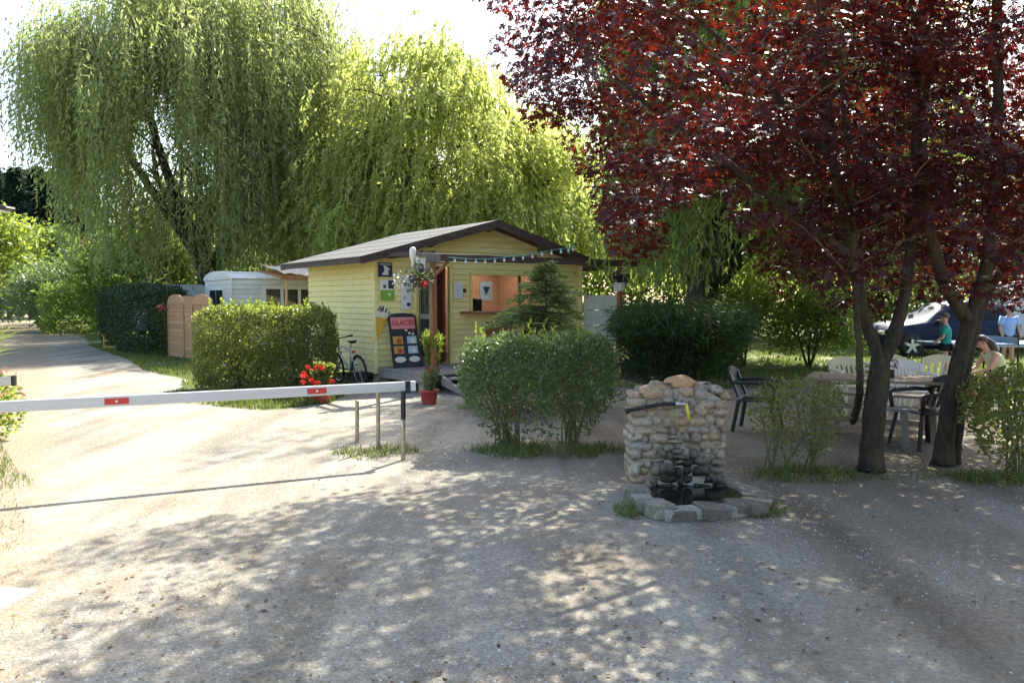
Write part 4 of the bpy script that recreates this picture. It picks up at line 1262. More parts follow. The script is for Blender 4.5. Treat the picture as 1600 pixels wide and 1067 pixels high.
# street lamp whose head reaches in at the left
q = at(9, 326, 12.0)
lp = thing('street_lamp', 'dark flat street lamp head reaching in at the left above the hedge', 'street lamp', (q.x - 1.0, q.y, 0), 0)
MB().tube([(0, 0, 0), (0, 0, q.z - 0.02)], [0.06, 0.045], 10).build('pole', 'metal', lp, smooth=True)
MB().tube([(0, 0, q.z - 0.02), (0.45, 0, q.z + 0.03)], 0.03, 8).build('arm', 'metal', lp)
MB().prism([(0.4, q.z + 0.02), (0.42, q.z + 0.07), (0.75, q.z + 0.075), (1.06, q.z + 0.03), (1.08, q.z - 0.01), (1.0, q.z - 0.03), (0.45, q.z - 0.02)], -0.12, 0.12).build('head', 'black', lp, bevel=0.012)
MB().box((0.75, 0, q.z - 0.032), (0.5, 0.2, 0.02)).build('lens', 'paper', lp)

# pale boulder beside the far hedge
q = ground(55, 489)
bo = bpy.data.meshes.new('boulder')
bm = bmesh.new(); bmesh.ops.create_icosphere(bm, subdivisions=3, radius=0.55)
for v in bm.verts:
    v.co *= 1 + 0.18 * mnoise.noise(v.co * 2.5); v.co.z = v.co.z * 0.9 + 0.42
bm.to_mesh(bo); bm.free(); bo.materials.append(M['slab'])
tag(link('boulder', bo, None, q), 'round pale boulder where the drive bends out of sight', 'boulder')

# ================================================================== stone fountain
FL, FR = Vector((1.085, 7.03, 0)), Vector((1.89, 7.07, 0))
frz = math.atan2(FR.y - FL.y, FR.x - FL.x)
fw = (FR - FL).length
ft = thing('stone_fountain', 'small rustic fieldstone fountain wall with low stone basin on the gravel', 'fountain', FL, frz)
def stone_variant(i, n=2):
    me = bpy.data.meshes.new('stone')
    bm = bmesh.new(); bmesh.ops.create_cube(bm, size=1.0)
    bmesh.ops.subdivide_edges(bm, edges=bm.edges[:], cuts=1, use_grid_fill=True)
    for v in bm.verts:
        c = v.co
        q = Vector((c.x, c.y, c.z))
        l = (abs(q.x * 2) ** 4.6 + abs(q.y * 2) ** 4.6 + abs(q.z * 2) ** 4.6) ** (1 / 4.6)
        if l > 0: q = q / l * 1.0
        q *= 1 + 0.34 * mnoise.noise(q * 2.6 + Vector((i * 7.1, i * 3.3, i)))
        v.co = q * 0.98
    bm.to_mesh(me); bm.free()
    me.polygons.foreach_set('use_smooth', [True] * len(me.polygons))
    me.materials.append(M['stone'])
    return me
SV = [stone_variant(i) for i in range(9)]
def stone(c, size, parent, rot=(0, 0, 0), name='stone', mat=None):
    me = random.choice(SV)
    o = link(name, me, parent, c, rot, size)
    if mat:
        o.material_slots[0].link = 'OBJECT'; o.material_slots[0].material = M[mat]
    return o
FD = 0.30
def wall_top(x):
    f = x / fw
    return 0.90 + 0.05 * max(0, 1 - abs(f - 0.48) / 0.42) - (0.05 if f > 0.9 or f < 0.12 else 0)
MB().prism([(0.03, 0.0), (fw - 0.03, 0.0), (fw - 0.03, 0.83), (fw * 0.8, 0.90), (fw * 0.5, 0.93), (fw * 0.22, 0.90), (0.03, 0.80)], 0.0, FD - 0.02).build('mortar', 'mortar', ft)
z = 0.01
row = 0
random.seed(21)
while z < 0.92:
    hgt = random.choice((0.05, 0.062, 0.075, 0.09))
    x = random.uniform(-0.045, -0.01)
    first = True
    while x < fw - 0.015:
        w_ = random.choice((0.06, 0.085, 0.11, 0.14, 0.165)) * random.uniform(0.9, 1.1) * (1.25 if first else 1)
        if x + w_ > fw - 0.03: w_ = fw + random.uniform(0.0, 0.03) - x
        lift = random.uniform(-0.014, 0.014)
        hs = hgt * random.uniform(0.85, 1.3)
        if w_ > 0.04 and z + hgt * 0.5 < wall_top(x + w_ / 2) - 0.03:
            edge = first or x + w_ > fw - 0.03
            parts_ = [(x, w_, z + lift, hs)]
            if not edge and w_ > 0.1 and random.random() < 0.22:      # now and then two thin stones share a place
                parts_ = [(x, w_, z - 0.004, hs * 0.52), (x + random.uniform(-.01, .01), w_ * random.uniform(0.7, 1), z + hs * 0.5, hs * 0.52)]
            for (xa, wa, za, ha) in parts_:
                prd = random.uniform(-0.012, 0.02) + (0.012 if edge else 0)
                stone((xa + wa / 2, 0.055 - prd, za + ha / 2), (wa * 1.1, 0.16, ha * 1.14), ft, (random.uniform(-.08, .08), random.uniform(-.16, .16), random.uniform(-.08, .08)))
            if edge:
                for yy in (0.16, 0.25):
                    stone((x + w_ / 2, yy + 0.02, z + hgt / 2), (w_ * 0.95, 0.13, hgt * random.uniform(0.95, 1.15)), ft, (0, 0, random.uniform(-.1, .1)))
            elif row % 2:
                stone((x + w_ / 2, FD - 0.02, z + hgt / 2), (w_, 0.1, hgt * 1.1), ft)
        x += w_ * random.uniform(0.96, 1.02)
        first = False
    z += hgt * 0.99
    row += 1
# capstones
for x, zz, w_, h_ in ((0.03, 0.855, 0.13, 0.07), (0.13, 0.885, 0.13, 0.09), (0.245, 0.93, 0.17, 0.11), (0.61, 0.935, 0.16, 0.09), (0.73, 0.905, 0.14, 0.09), (0.83, 0.85, 0.12, 0.09)):
    stone((x, 0.13, zz), (w_, 0.3, h_), ft, (0, random.uniform(-.15, .15), 0))
cap = bpy.data.meshes.new('capstone')
bm = bmesh.new(); bmesh.ops.create_icosphere(bm, subdivisions=3, radius=0.5)
for v in bm.verts:
    v.co *= 1 + 0.12 * mnoise.noise(v.co * 3 + Vector((4, 1, 2)))
    v.co.x *= 0.30; v.co.y *= 0.26; v.co.z *= 0.15
    v.co.x += 0.02 * mnoise.noise(v.co * 9)
    if v.co.z < -0.03: v.co.z = -0.03
bm.to_mesh(cap); bm.free(); cap.polygons.foreach_set('use_smooth', [True] * len(cap.polygons))
M['capstone'] = pmat('orange_capstone', (0.52, 0.32, 0.15), (0.40, 0.25, 0.13), 12, 7, 0.9, 0.5, 40)
cap.materials.append(M['capstone'])
link('capstone', cap, ft, (0.43, 0.12, 0.96))
# basin kerb stones
def kerb_variant(i):
    me = bpy.data.meshes.new('kerb_stone')
    bm = bmesh.new(); bmesh.ops.create_cube(bm, size=1.0)
    bmesh.ops.bevel(bm, geom=list(bm.edges), offset=0.09, segments=1, affect='EDGES')
    for v in bm.verts:
        v.co += mnoise.noise_vector(v.co * 2.1 + Vector((i * 5.3, i * 2.9, i))) * 0.10
    bm.to_mesh(me); bm.free(); me.materials.append(M['kerbstone'])
    return me
KV = [kerb_variant(i) for i in range(6)]
kerb = [ground(992, 778), ground(1012, 800), ground(1042, 818), ground(1090, 815), ground(1145, 812), ground(1192, 806), ground(1185, 782), ground(1150, 770)]
fm = Matrix.Rotation(-frz, 3, 'Z')
kl = [fm @ (p - FL) for p in kerb]
for i in range(len(kl) - 1):
    a, b_ = kl[i], kl[i + 1]
    L = (b_ - a).length
    n_ = max(1, round(L / 0.13))
    ang = math.atan2(b_.y - a.y, b_.x - a.x)
    low = 1.0 if i < 5 else 0.75
    n_ = max(1, round(L / random.uniform(0.14, 0.24)))
    MB().box(((a.x + b_.x) / 2, (a.y + b_.y) / 2 + 0.10, 0.045 * low), (L + 0.02, 0.16, 0.09 * low), (0, 0, ang)).build('kerb_mortar', 'mortar', ft, bevel=0.01)
    for j in range(n_):
        c = a.lerp(b_, (j + 0.5) / n_)
        hh = random.uniform(0.08, 0.13) * low
        o_ = link('kerb_stone', random.choice(KV), ft, (c.x, c.y + 0.10 + random.uniform(-.012, .012), hh * 0.48), (random.uniform(-.08, .08), random.uniform(-.12, .12), ang + random.uniform(-.16, .16)), (L / n_ * random.uniform(0.8, 1.08), random.uniform(0.17, 0.26), hh))
wp = MB(); wp.add([(p.x, p.y + 0.05, 0.055) for p in kl] + [(fw, 0.03, 0.055), (0, 0.03, 0.055)], [tuple(range(len(kl) + 2))])
wp.build('basin_water', 'water', ft)
# tap with black lever and yellow hose stub
q0 = at(980, 640, 6.93); q1 = at(1066, 631, 6.9); q2 = at(1072, 632, 6.9); q3 = at(1076, 655, 6.9)
loc = lambda p: fm @ (p - FL)
a, b_, c, d = loc(q0), loc(q1), loc(q2), loc(q3)
MB().tube([a + Vector((0, 0, -0.012)), a.lerp(b_, 0.2), a.lerp(b_, 0.55) + Vector((0, -0.01, 0.016)), b_], [0.017, 0.019, 0.016, 0.014], 10).build('lever', 'rubber', ft, smooth=True)
MB().tube([a + Vector((-0.014, 0, -0.014)), a + Vector((0.02, 0, -0.004))], 0.024, 10).build('lever_grip', 'rubber', ft)
tp = MB().tube([b_ + Vector((-0.06, 0, 0.0)), b_ + Vector((0.03, 0, 0.0))], 0.02, 10).tube([c + Vector((0, 0.16, 0.01)), c + Vector((0, 0.0, 0.0))], 0.018, 10)
tp.build('tap', 'metal', ft, smooth=True)
MB().tube([c + Vector((0, -0.005, 0.01)), d + Vector((0, -0.02, 0))], 0.0135, 10).build('hose_stub', 'yellowhose', ft, smooth=True)

# ================================================================== vegetation
def bend_path(p0, p1, sag=0.0, wob=0.1, n=6):
    p0, p1 = Vector(p0), Vector(p1)
    out = []
    L = (p1 - p0).length
    s = Vector((random.uniform(-1, 1), random.uniform(-1, 1), random.uniform(-.4, .4))) * wob * L
    s2 = Vector((random.uniform(-1, 1), random.uniform(-1, 1), random.uniform(-.4, .4))) * wob * L * 0.5
    for i in range(n + 1):
        t = i / n
        p = p0.lerp(p1, t) + s * math.sin(math.pi * t) + s2 * math.sin(2 * math.pi * t)
        p.z += sag * L * math.sin(math.pi * t)
        out.append(p)
    return out

def taper(r0, r1, n):
    return [r0 + (r1 - r0) * i / n for i in range(n + 1)]

def weeping(name, label, base, trunk_path, trunk_r, limbs, crown, n_anchor, per, leaf_n, mat, slen=(1.2, 3.5), zmin=2.0, leaf=(0.16, 0.028), spread=0.45, hang_bias=1.0, shell=(0.45, 1.0), bark='bark_willow', cutoff=None, swing=0.5, low=-0.25):
    """a willow: trunk, rising limbs, drooping boughs and curtains of narrow leaves on hanging strands"""
    t = thing(name, label, 'tree', base)
    tb = MB().tube(trunk_path, taper(trunk_r, trunk_r * 0.7, len(trunk_path) - 1), 12)
    lim_pts = []
    for (st, en, r0) in limbs:
        pth = bend_path(st, en, 0.04, 0.07, 9)
        tb.tube(pth, taper(r0, r0 * 0.22, 9), 8)
        lim_pts += pth[2:]
        for k in range(3):
            s = pth[3 + k * 2]
            e = s + Vector((random.uniform(-1, 1) * 1.8, random.uniform(-1, 1) * 1.8, random.uniform(0.6, 2.2)))
            p2 = bend_path(s, e, 0.05, 0.1, 6)
            tb.tube(p2, taper(r0 * 0.32, r0 * 0.08, 6), 6)
            lim_pts += p2[2:]
    tb.build('trunk', bark, t, smooth=True)
    # anchors in the crown's upper shell
    C, Rr = np.array(crown[0]), np.array(crown[1])
    A = []
    while len(A) < n_anchor:
        d = rand_unit(1)[0]
        if d[2] < low: continue
        r = shell[0] + (shell[1] - shell[0]) * random.random() ** 0.6
        nz_ = 1 + 0.28 * mnoise.noise(Vector(d * 2.3) + Vector(base) * 0.37)
        p = C + d * Rr * r * nz_
        if cutoff is not None and not cutoff(p + np.array(base)): continue
        A.append(p)
    A = np.array(A)
    # thin boughs from limbs to a share of the anchors
    bb = MB()
    LP = np.array([tuple(p) for p in lim_pts])
    for i in range(0, len(A), 2):
        dd = np.linalg.norm(LP - A[i], axis=1) + 2.0 * np.maximum(0, LP[:, 2] - A[i, 2])
        j = int(np.argmin(dd))
        if dd[j] < 6:
            pth = bend_path(LP[j], A[i], 0.12, 0.08, 5)
            bb.tube(pth, taper(0.035 + 0.006 * dd[j], 0.012, 5), 5, cap=False)
    if bb.v: bb.build('boughs', bark, t, smooth=True)['kind'] = 'stuff'
    # strands
    ns = n_anchor * per
    An = np.repeat(A, per, axis=0) + rng.normal(size=(ns, 3)) * np.array([spread, spread, spread * 0.5])
    out = unit((An - C) * np.array([1, 1, 0.15]) + rng.normal(size=(ns, 3)) * 0.3)
    depthk = np.repeat(rng.random(n_anchor), per)
    L = slen[0] + (slen[1] - slen[0]) * (0.65 * depthk + 0.35 * rng.random(ns))
    L = np.minimum(L, np.maximum(0.5, (An[:, 2] - (zmin - base[2])) * (0.75 + 0.25 * rng.random(ns))))
    u = (np.arange(leaf_n)[None, :] + rng.random((ns, leaf_n))) / leaf_n
    s = u * L[:, None]
    sw = 0.10 + swing * rng.random(ns)
    hx = (1 - np.exp(-s * 1.6)) * sw[:, None]
    wob = 0.05 * np.sin(s * 3.1 + rng.random(ns)[:, None] * 6.28)
    P = An[:, None, :] + out[:, None, :] * hx[..., None]
    P[..., 2] -= s * hang_bias
    P[..., 0] += wob
    P = P.reshape(-1, 3)
    n = len(P)
    D = rng.normal(size=(n, 3)) * 0.42 + np.array([0, 0, -0.85])
    D += np.repeat(out, leaf_n, axis=0) * 0.25
    Nn = rng.normal(size=(n, 3)); Nn[:, 2] += 0.3
    k = 0.7 + 0.6 * rng.random(n)
    leaves('foliage', P, D, Nn, leaf[0] * k, leaf[1] * k, mat, t)
    # bare hanging twigs: thin ribbons for part of the strands
    m_ = ns // 6
    idx = rng.choice(ns, m_, replace=False)
    a = An[idx]; b_ = a.copy(); b_ += out[idx] * (sw[idx] * 0.9)[:, None]; b_[:, 2] -= L[idx] * hang_bias
    mid = (a + b_) / 2; mid += out[idx] * (sw[idx] * 0.35)[:, None]
    w_ = np.array([0.006, 0.003, 0])
    V = np.stack([a - w_, a + w_, mid + w_, mid - w_, b_ + w_ * 0.5, b_ - w_ * 0.5], 1)
    Fq = (np.arange(m_)[:, None, None] * 6 + np.array([(0, 1, 2, 3), (3, 2, 4, 5)])[None]).reshape(-1, 4)
    o = np_mesh('hanging_twigs', V.reshape(-1, 3), Fq, 'twig_pale', t); o['kind'] = 'stuff'
    return t

def clump_tree(name, label, base, height, cz, rad, n_clump, per, leaf, mat, trunk_r=0.2, bark='bark_willow', csize=0.55, group=None, cat='tree', stems=1, gaps=0.25, up=0.0):
    t = thing(name, label, cat, base, 0, group)
    rad = np.array(rad, float)
    tb = MB()
    for s in range(stems):
        an = s * 2.4 + random.random()
        off = Vector((math.cos(an), math.sin(an), 0)) * (trunk_r * 1.1 if stems > 1 else 0)
        top = Vector((math.cos(an) * rad[0] * 0.35 * (stems > 1), math.sin(an) * rad[1] * 0.35 * (stems > 1), cz + rad[2] * 0.55))
        pth = bend_path(off, top, 0, 0.04, 7)
        tb.tube(pth, taper(trunk_r, trunk_r * 0.2, 7), 9)
        for k in range(7):
            s0 = pth[2 + k % 5]
            d = rand_unit(1)[0]; d[2] = abs(d[2]) * 0.7
            e = np.array([0, 0, cz]) + d * rad * 0.75
            tb.tube(bend_path(s0, e, 0.06, 0.08, 5), taper(trunk_r * 0.4, trunk_r * 0.08, 5), 6, cap=False)
    tb.build('trunk', bark, t, smooth=True)
    d = rand_unit(n_clump)
    d[:, 2] = np.where(d[:, 2] < -0.5, -d[:, 2], d[:, 2])
    r = 0.35 + 0.65 * rng.random(n_clump) ** 0.5
    nz_ = np.array([1 + gaps * 1.3 * mnoise.noise(Vector(x * 2.0) + Vector(base) * 0.31) for x in d])
    C = np.array([0, 0, cz]) + d * rad * (r * nz_)[:, None]
    P = np.repeat(C, per, axis=0) + rng.normal(size=(n_clump * per, 3)) * csize * np.array([1, 1, 0.7])
    P[:, 2] = np.maximum(P[:, 2], 0.03)
    n = len(P)
    D = np.repeat(d, per, axis=0) * 0.6 + rng.normal(size=(n, 3)) * 0.7 + np.array([0, 0, up])
    Nn = np.repeat(d, per, axis=0) * 0.5 + rng.normal(size=(n, 3)) * 0.6 + np.array([0, 0, 0.7])
    k = 0.65 + 0.7 * rng.random(n)
    leaves('foliage', P, D, Nn, leaf[0] * k, leaf[1] * k, mat, t)
    return t

def hedge(name, label, base, rz, size, n, leaf, mat, stems=0, p=5.0, vase=0.0, thin=0.0, rough=0.05, inset=0.07, cat='hedge', group=None, up=0.35, stemmat='twig', sprigs=0):
    """clipped bush: leaves on and under a rounded block, stems inside"""
    t = thing(name, label, cat, base, rz, group)
    hx, hy, hz = size[0] / 2, size[1] / 2, size[2] / 2
    # cube-surface samples weighted by face area
    ar = np.array([hy * hz, hy * hz, hx * hz, hx * hz, hx * hy, hx * hy * 0.15])
    face = rng.choice(6, n, p=ar / ar.sum())
    q = rng.random((n, 3)) * 2 - 1
    ax = np.array([0, 0, 1, 1, 2, 2])[face]; sg = np.array([-1, 1, -1, 1, 1, -1])[face]
    q[np.arange(n), ax] = sg
    nrm = (np.abs(q) ** p).sum(1) ** (1 / p)
    q = q / nrm[:, None]
    grad = np.sign(q) * np.abs(q) ** (p - 1) / np.array([hx, hy, hz])
    grad = unit(grad)
    ins = np.abs(rng.normal(size=n)) * inset
    deep = rng.random(n) < 0.22
    ins = np.where(deep, rng.random(n) * 0.6, ins)
    S = np.array([hx, hy, hz])
    P = q * S
    off = Vector(base)
    bump = np.array([mnoise.noise(Vector((a * 2.6, b_ * 2.6, c * 2.6)) + off) + 0.5 * mnoise.noise(Vector((a * 7, b_ * 7, c * 7)) + off) for a, b_, c in P])
    P = P * (1 - ins)[:, None] + grad * (bump * rough)[:, None] + rng.normal(size=(n, 3)) * rough * 0.25
    P[:, 2] += hz
    f = np.clip(P[:, 2] / size[2], 0, 1)
    if vase:
        k = 1 - vase * np.clip(1 - f / 0.6, 0, 1) ** 1.3
        P[:, 0] *= k; P[:, 1] *= k
    if thin:
        keep = rng.random(n) < np.clip(1 - thin + thin * np.clip(f / 0.58, 0, 1) ** 2.0, 0, 1)
        P, grad, f = P[keep], grad[keep], f[keep]
    gap_ = np.array([mnoise.noise(Vector((a * 3.1, b_ * 3.1, c * 3.1)) + off * 1.7) for a, b_, c in P])
    keep = rng.random(len(P)) < np.where(gap_ < -0.22, 0.3, 1.0)
    P, grad, f = P[keep], grad[keep], f[keep]
    n = len(P)
    D = grad * 0.5 + rng.normal(size=(n, 3)) * 0.6 + np.array([0, 0, up])
    Nn = grad * 0.8 + rng.normal(size=(n, 3)) * 0.55 + np.array([0, 0, 0.25])
    k = 0.6 + 0.8 * rng.random(n)
    P[:, 2] = np.maximum(P[:, 2], 0.015)
    leaves('foliage', P, D, Nn, leaf[0] * k, leaf[1] * k, mat, t)
    if stems:
        sb = MB()
        for i in range(stems):
            c = 0 if stems < 14 else (-1 if i % 2 else 1) * hx * 0.42
            b0 = Vector((c + random.gauss(0, 0.06), random.gauss(0, 0.06), -0.02))
            tgt = Vector((max(-hx, min(hx, c * 1.2 + random.gauss(0, hx * 0.33))) * 0.9, random.uniform(-hy, hy) * 0.8, size[2] * random.uniform(0.6, 0.92)))
            sb.tube(bend_path(b0, tgt, 0.03, 0.05, 5), taper(random.uniform(0.009, 0.017), 0.004, 5), 5, cap=False)
        sb.build('stems', stemmat, t, smooth=True)
    if sprigs:
        V0, V1, NN = [], [], []
        for i in range(sprigs):
            x, y = random.uniform(-hx, hx) * 0.85, random.uniform(-hy, hy) * 0.8
            hgt = random.uniform(0.06, 0.26)
            for j in range(9):
                V0.append((x, y, size[2] - 0.04 + hgt * j / 9)); dd = rand_unit(1)[0]; V1.append((dd[0], dd[1], 1.1)); NN.append((dd[1], -dd[0], 0.3))
        leaves('sprigs', V0, V1, NN, leaf[0] * 1.2, leaf[1], 'bright', t)
    return t

def blades(name, label, pts_poly, n, hgt, mat, clump=1.0, w=0.006, dens=None, cat='grass', feather=None):
    poly = [(p[0], p[1]) for p in pts_poly]
    xs = [p[0] for p in poly]; ys = [p[1] for p in poly]
    P = np.stack([rng.uniform(min(xs), max(xs), n * 3), rng.uniform(min(ys), max(ys), n * 3)], 1)
    P = P[in_poly(P, poly)]
    cl = np.array([mnoise.noise(Vector((a * clump, b_ * clump, 4.4))) + 0.5 * mnoise.noise(Vector((a * clump * 3, b_ * clump * 3, 1.4))) for a, b_ in P])
    prob = np.clip(0.55 + 0.9 * cl, 0.02, 1)
    if feather is not None:
        (fx, fy), frx, fry = feather
        rr = ((P[:, 0] - fx) / frx) ** 2 + ((P[:, 1] - fy) / fry) ** 2
        prob = prob * np.clip(1.15 - rr * 1.15 + 0.5 * cl, 0, 1)
    sel = rng.random(len(P)) < prob
    P = P[sel][:n]
    n = len(P)
    P = np.concatenate([P, np.zeros((n, 1))], 1)
    h = hgt * (0.4 + 0.9 * rng.random(n))
    lean = rng.normal(size=(n, 3)) * 0.45; lean[:, 2] = 0
    a = rng.random(n) * 6.28
    S = np.stack([np.cos(a), np.sin(a), np.zeros(n)], 1) * (w * (0.7 + 0.6 * rng.random(n)))[:, None]
    mid = P + lean * (h * 0.3)[:, None]; mid[:, 2] += h * 0.6
    tip = P + lean * (h * 1.0)[:, None]; tip[:, 2] += h
    V = np.stack([P - S, P + S, mid + S * 0.7, mid - S * 0.7, tip], 1)
    Q = (np.arange(n)[:, None] * 5)
    tri = np.concatenate([Q + np.array([0, 1, 2]), Q + np.array([0, 2, 3]), Q + np.array([3, 2, 4])], 0)
    o = np_mesh(name, V.reshape(-1, 3), tri, mat)
    tag(o, label, cat, kind='stuff')
    return o

def ell(c, rx, ry, n=18):
    return [(c[0] + rx * math.cos(t), c[1] + ry * math.sin(t)) for t in np.linspace(0, 2 * math.pi, n + 1)[:-1]]

# --- big weeping willow left
WB = (-13.4, 35.0, 0.0)
limbs = []
fork = Vector((0.1, 0, 3.2))
for (px, py, dy, r0) in ((235, 95, -1.0, 0.30), (160, 130, -2.5, 0.26), (360, 60, 0.5, 0.30), (430, 120, 1.5, 0.24), (300, 10, 2.5, 0.26), (240, 230, -3, 0.18), (440, 230, -2, 0.2), (520, 100, 0, 0.22)):
    e = at(px, py, WB[1] + dy) - Vector(WB)
    limbs.append((fork + Vector((random.uniform(-.3, .3), random.uniform(-.3, .3), random.uniform(-0.6, 0.5))), e, r0))
def willow_cut(p):
    px = 800 + 1250 * p[0] / p[1]; py = 470 - 1250 * (p[2] - 1.7) / p[1]
    if px < 45 or (px < 120 and py > 90) or (px < 180 and py > 200): return False
    if mnoise.noise(Vector(p) * 0.42) < -0.15: return False
    if 200 < px < 350 and 90 < py < 270 and random.random() < 0.85: return False
    return px < 640
weeping('weeping_willow', 'huge weeping willow with grey-green curtains towering over the mobile home', WB,
        [(0.3, 0, -0.1), (0.2, 0, 1.5), (0.1, 0, 3.3)], 0.62, limbs,
        ((0.0, -0.3, 9.2), (8.3, 6.6, 7.2)), 700, 12, 32, 'willow', (1.2, 6.8), 2.1, (0.24, 0.058), 0.42, swing=0.5, low=-0.55, cutoff=willow_cut)

# --- yellow-green willow behind the hut
PB = (-1.2, 31.0, 0.0)
limbs = []
for (px, py, dy, r0, fx) in ((600, 120, -1, 0.2, -0.6), (655, 70, 0, 0.22, -0.2), (720, 150, 1, 0.22, 0.0), (790, 190, -1, 0.2, 0.4), (850, 200, 0, 0.2, 0.9), (670, 270, -2, 0.16, -0.3)):
    e = at(px, py, PB[1] + dy) - Vector(PB)
    limbs.append((Vector((fx, random.uniform(-.3, .3), 1.2)), e, r0))
def pale_cut(p):
    px = 800 + 1250 * p[0] / p[1]; py = 470 - 1250 * (p[2] - 1.7) / p[1]
    lim = 30 + max(0, (px - 655)) * 0.80 if px > 560 else 10
    if mnoise.noise(Vector(p) * 0.55) < -0.16: return False
    return py > lim and px < 985
weeping('willow_tree', 'bright yellow-green willow with several dark stems behind the hut roof', PB,
        [(0, 0, -0.1), (0, 0, 1.3)], 0.5, limbs,
        ((-0.8, 0.3, 5.6), (6.4, 4.0, 6.9)), 620, 12, 22, 'willow_pale', (0.5, 2.0), 2.0, (0.21, 0.066), 0.5, shell=(0.35, 1.0), cutoff=pale_cut, swing=0.7)

# --- willow on the right behind the maples
RB = (5.0, 21.0, 0.0)
limbs = []
for (px, py, dy, r0, fx) in ((930, 120, 0, 0.26, -0.25), (1010, 150, -1, 0.22, -0.1), (1150, 200, 0, 0.3, 0.3), (1240, 150, 1, 0.26, 0.35), (1330, 260, -1, 0.2, 0.4), (1090, 40, 1, 0.26, 0)):
    e = at(px, py, RB[1] + dy) - Vector(RB)
    limbs.append((Vector((fx, random.uniform(-.2, .2), 2.2)), e, r0))
weeping('weeping_willow', 'dark green weeping willow with thick forked trunk behind the red maples', RB,
        [(-0.1, 0, -0.1), (-0.1, 0, 1.0), (0.05, 0, 2.5)], 0.55, limbs,
        ((0.0, -0.2, 6.9), (5.6, 5.4, 6.4)), 450, 13, 24, 'willow_dark', (1.6, 5.6), 1.9, (0.21, 0.054), 0.38, swing=0.35, low=-0.5, cutoff=lambda p: 800 + 1250 * p[0] / p[1] > 965 and mnoise.noise(Vector(p) * 0.5) > -0.22)

# --- red maples
def maple_mesh(jit=0):
    """five-lobed leaf, about one metre across, petiole at the origin, pointing +Y"""
    lobes = [(-118, 0.42), (-58, 0.78), (0, 1.0), (58, 0.78), (118, 0.42)]
    V, Fq = [], []
    for a, L in lobes:
        d = np.array([math.sin(R(a)), math.cos(R(a))]); s = np.array([d[1], -d[0]])
        w_ = 0.205 * (0.7 + 0.3 * L)
        pts = [np.array([0, 0.12]), np.array([0, 0.12]) + d * L * 0.5 + s * w_, np.array([0, 0.12]) + d * L * 0.88, np.array([0, 0.12]) + d * L * 0.5 - s * w_]
        k = len(V)
        for i, q in enumerate(pts):
            V.append((q[0], q[1], -0.10 * L * (i == 2) + 0.03 * (i in (1, 3))))
        Fq.append((k, k + 1, k + 2, k + 3))
    V = np.array(V); V[[4 * i for i in range(5)], 2] = 0.0
    return V, np.array(Fq)
MV, MF = maple_mesh()

def lower_edge(x, y):
    """how low the crowns hang, by where they are (world metres)"""
    px = 800 + 1250 * x / y
    tab = [(700, -200), (740, 40), (790, 120), (830, 195), (880, 215), (930, 320), (960, 400), (1000, 415), (1040, 370), (1080, 300), (1130, 290), (1170, 390), (1215, 460), (1260, 420), (1300, 470), (1345, 515), (1390, 470), (1420, 445), (1480, 460), (1500, 495), (1550, 500), (1575, 465), (1600, 480), (1700, 520)]
    for (a, ya), (b_, yb) in zip(tab, tab[1:]):
        if a <= px <= b_:
            return EYE + (470 - (ya + (yb - ya) * (px - a) / (b_ - a))) * y / 1250
    return 2.2 if px > 1700 else 99

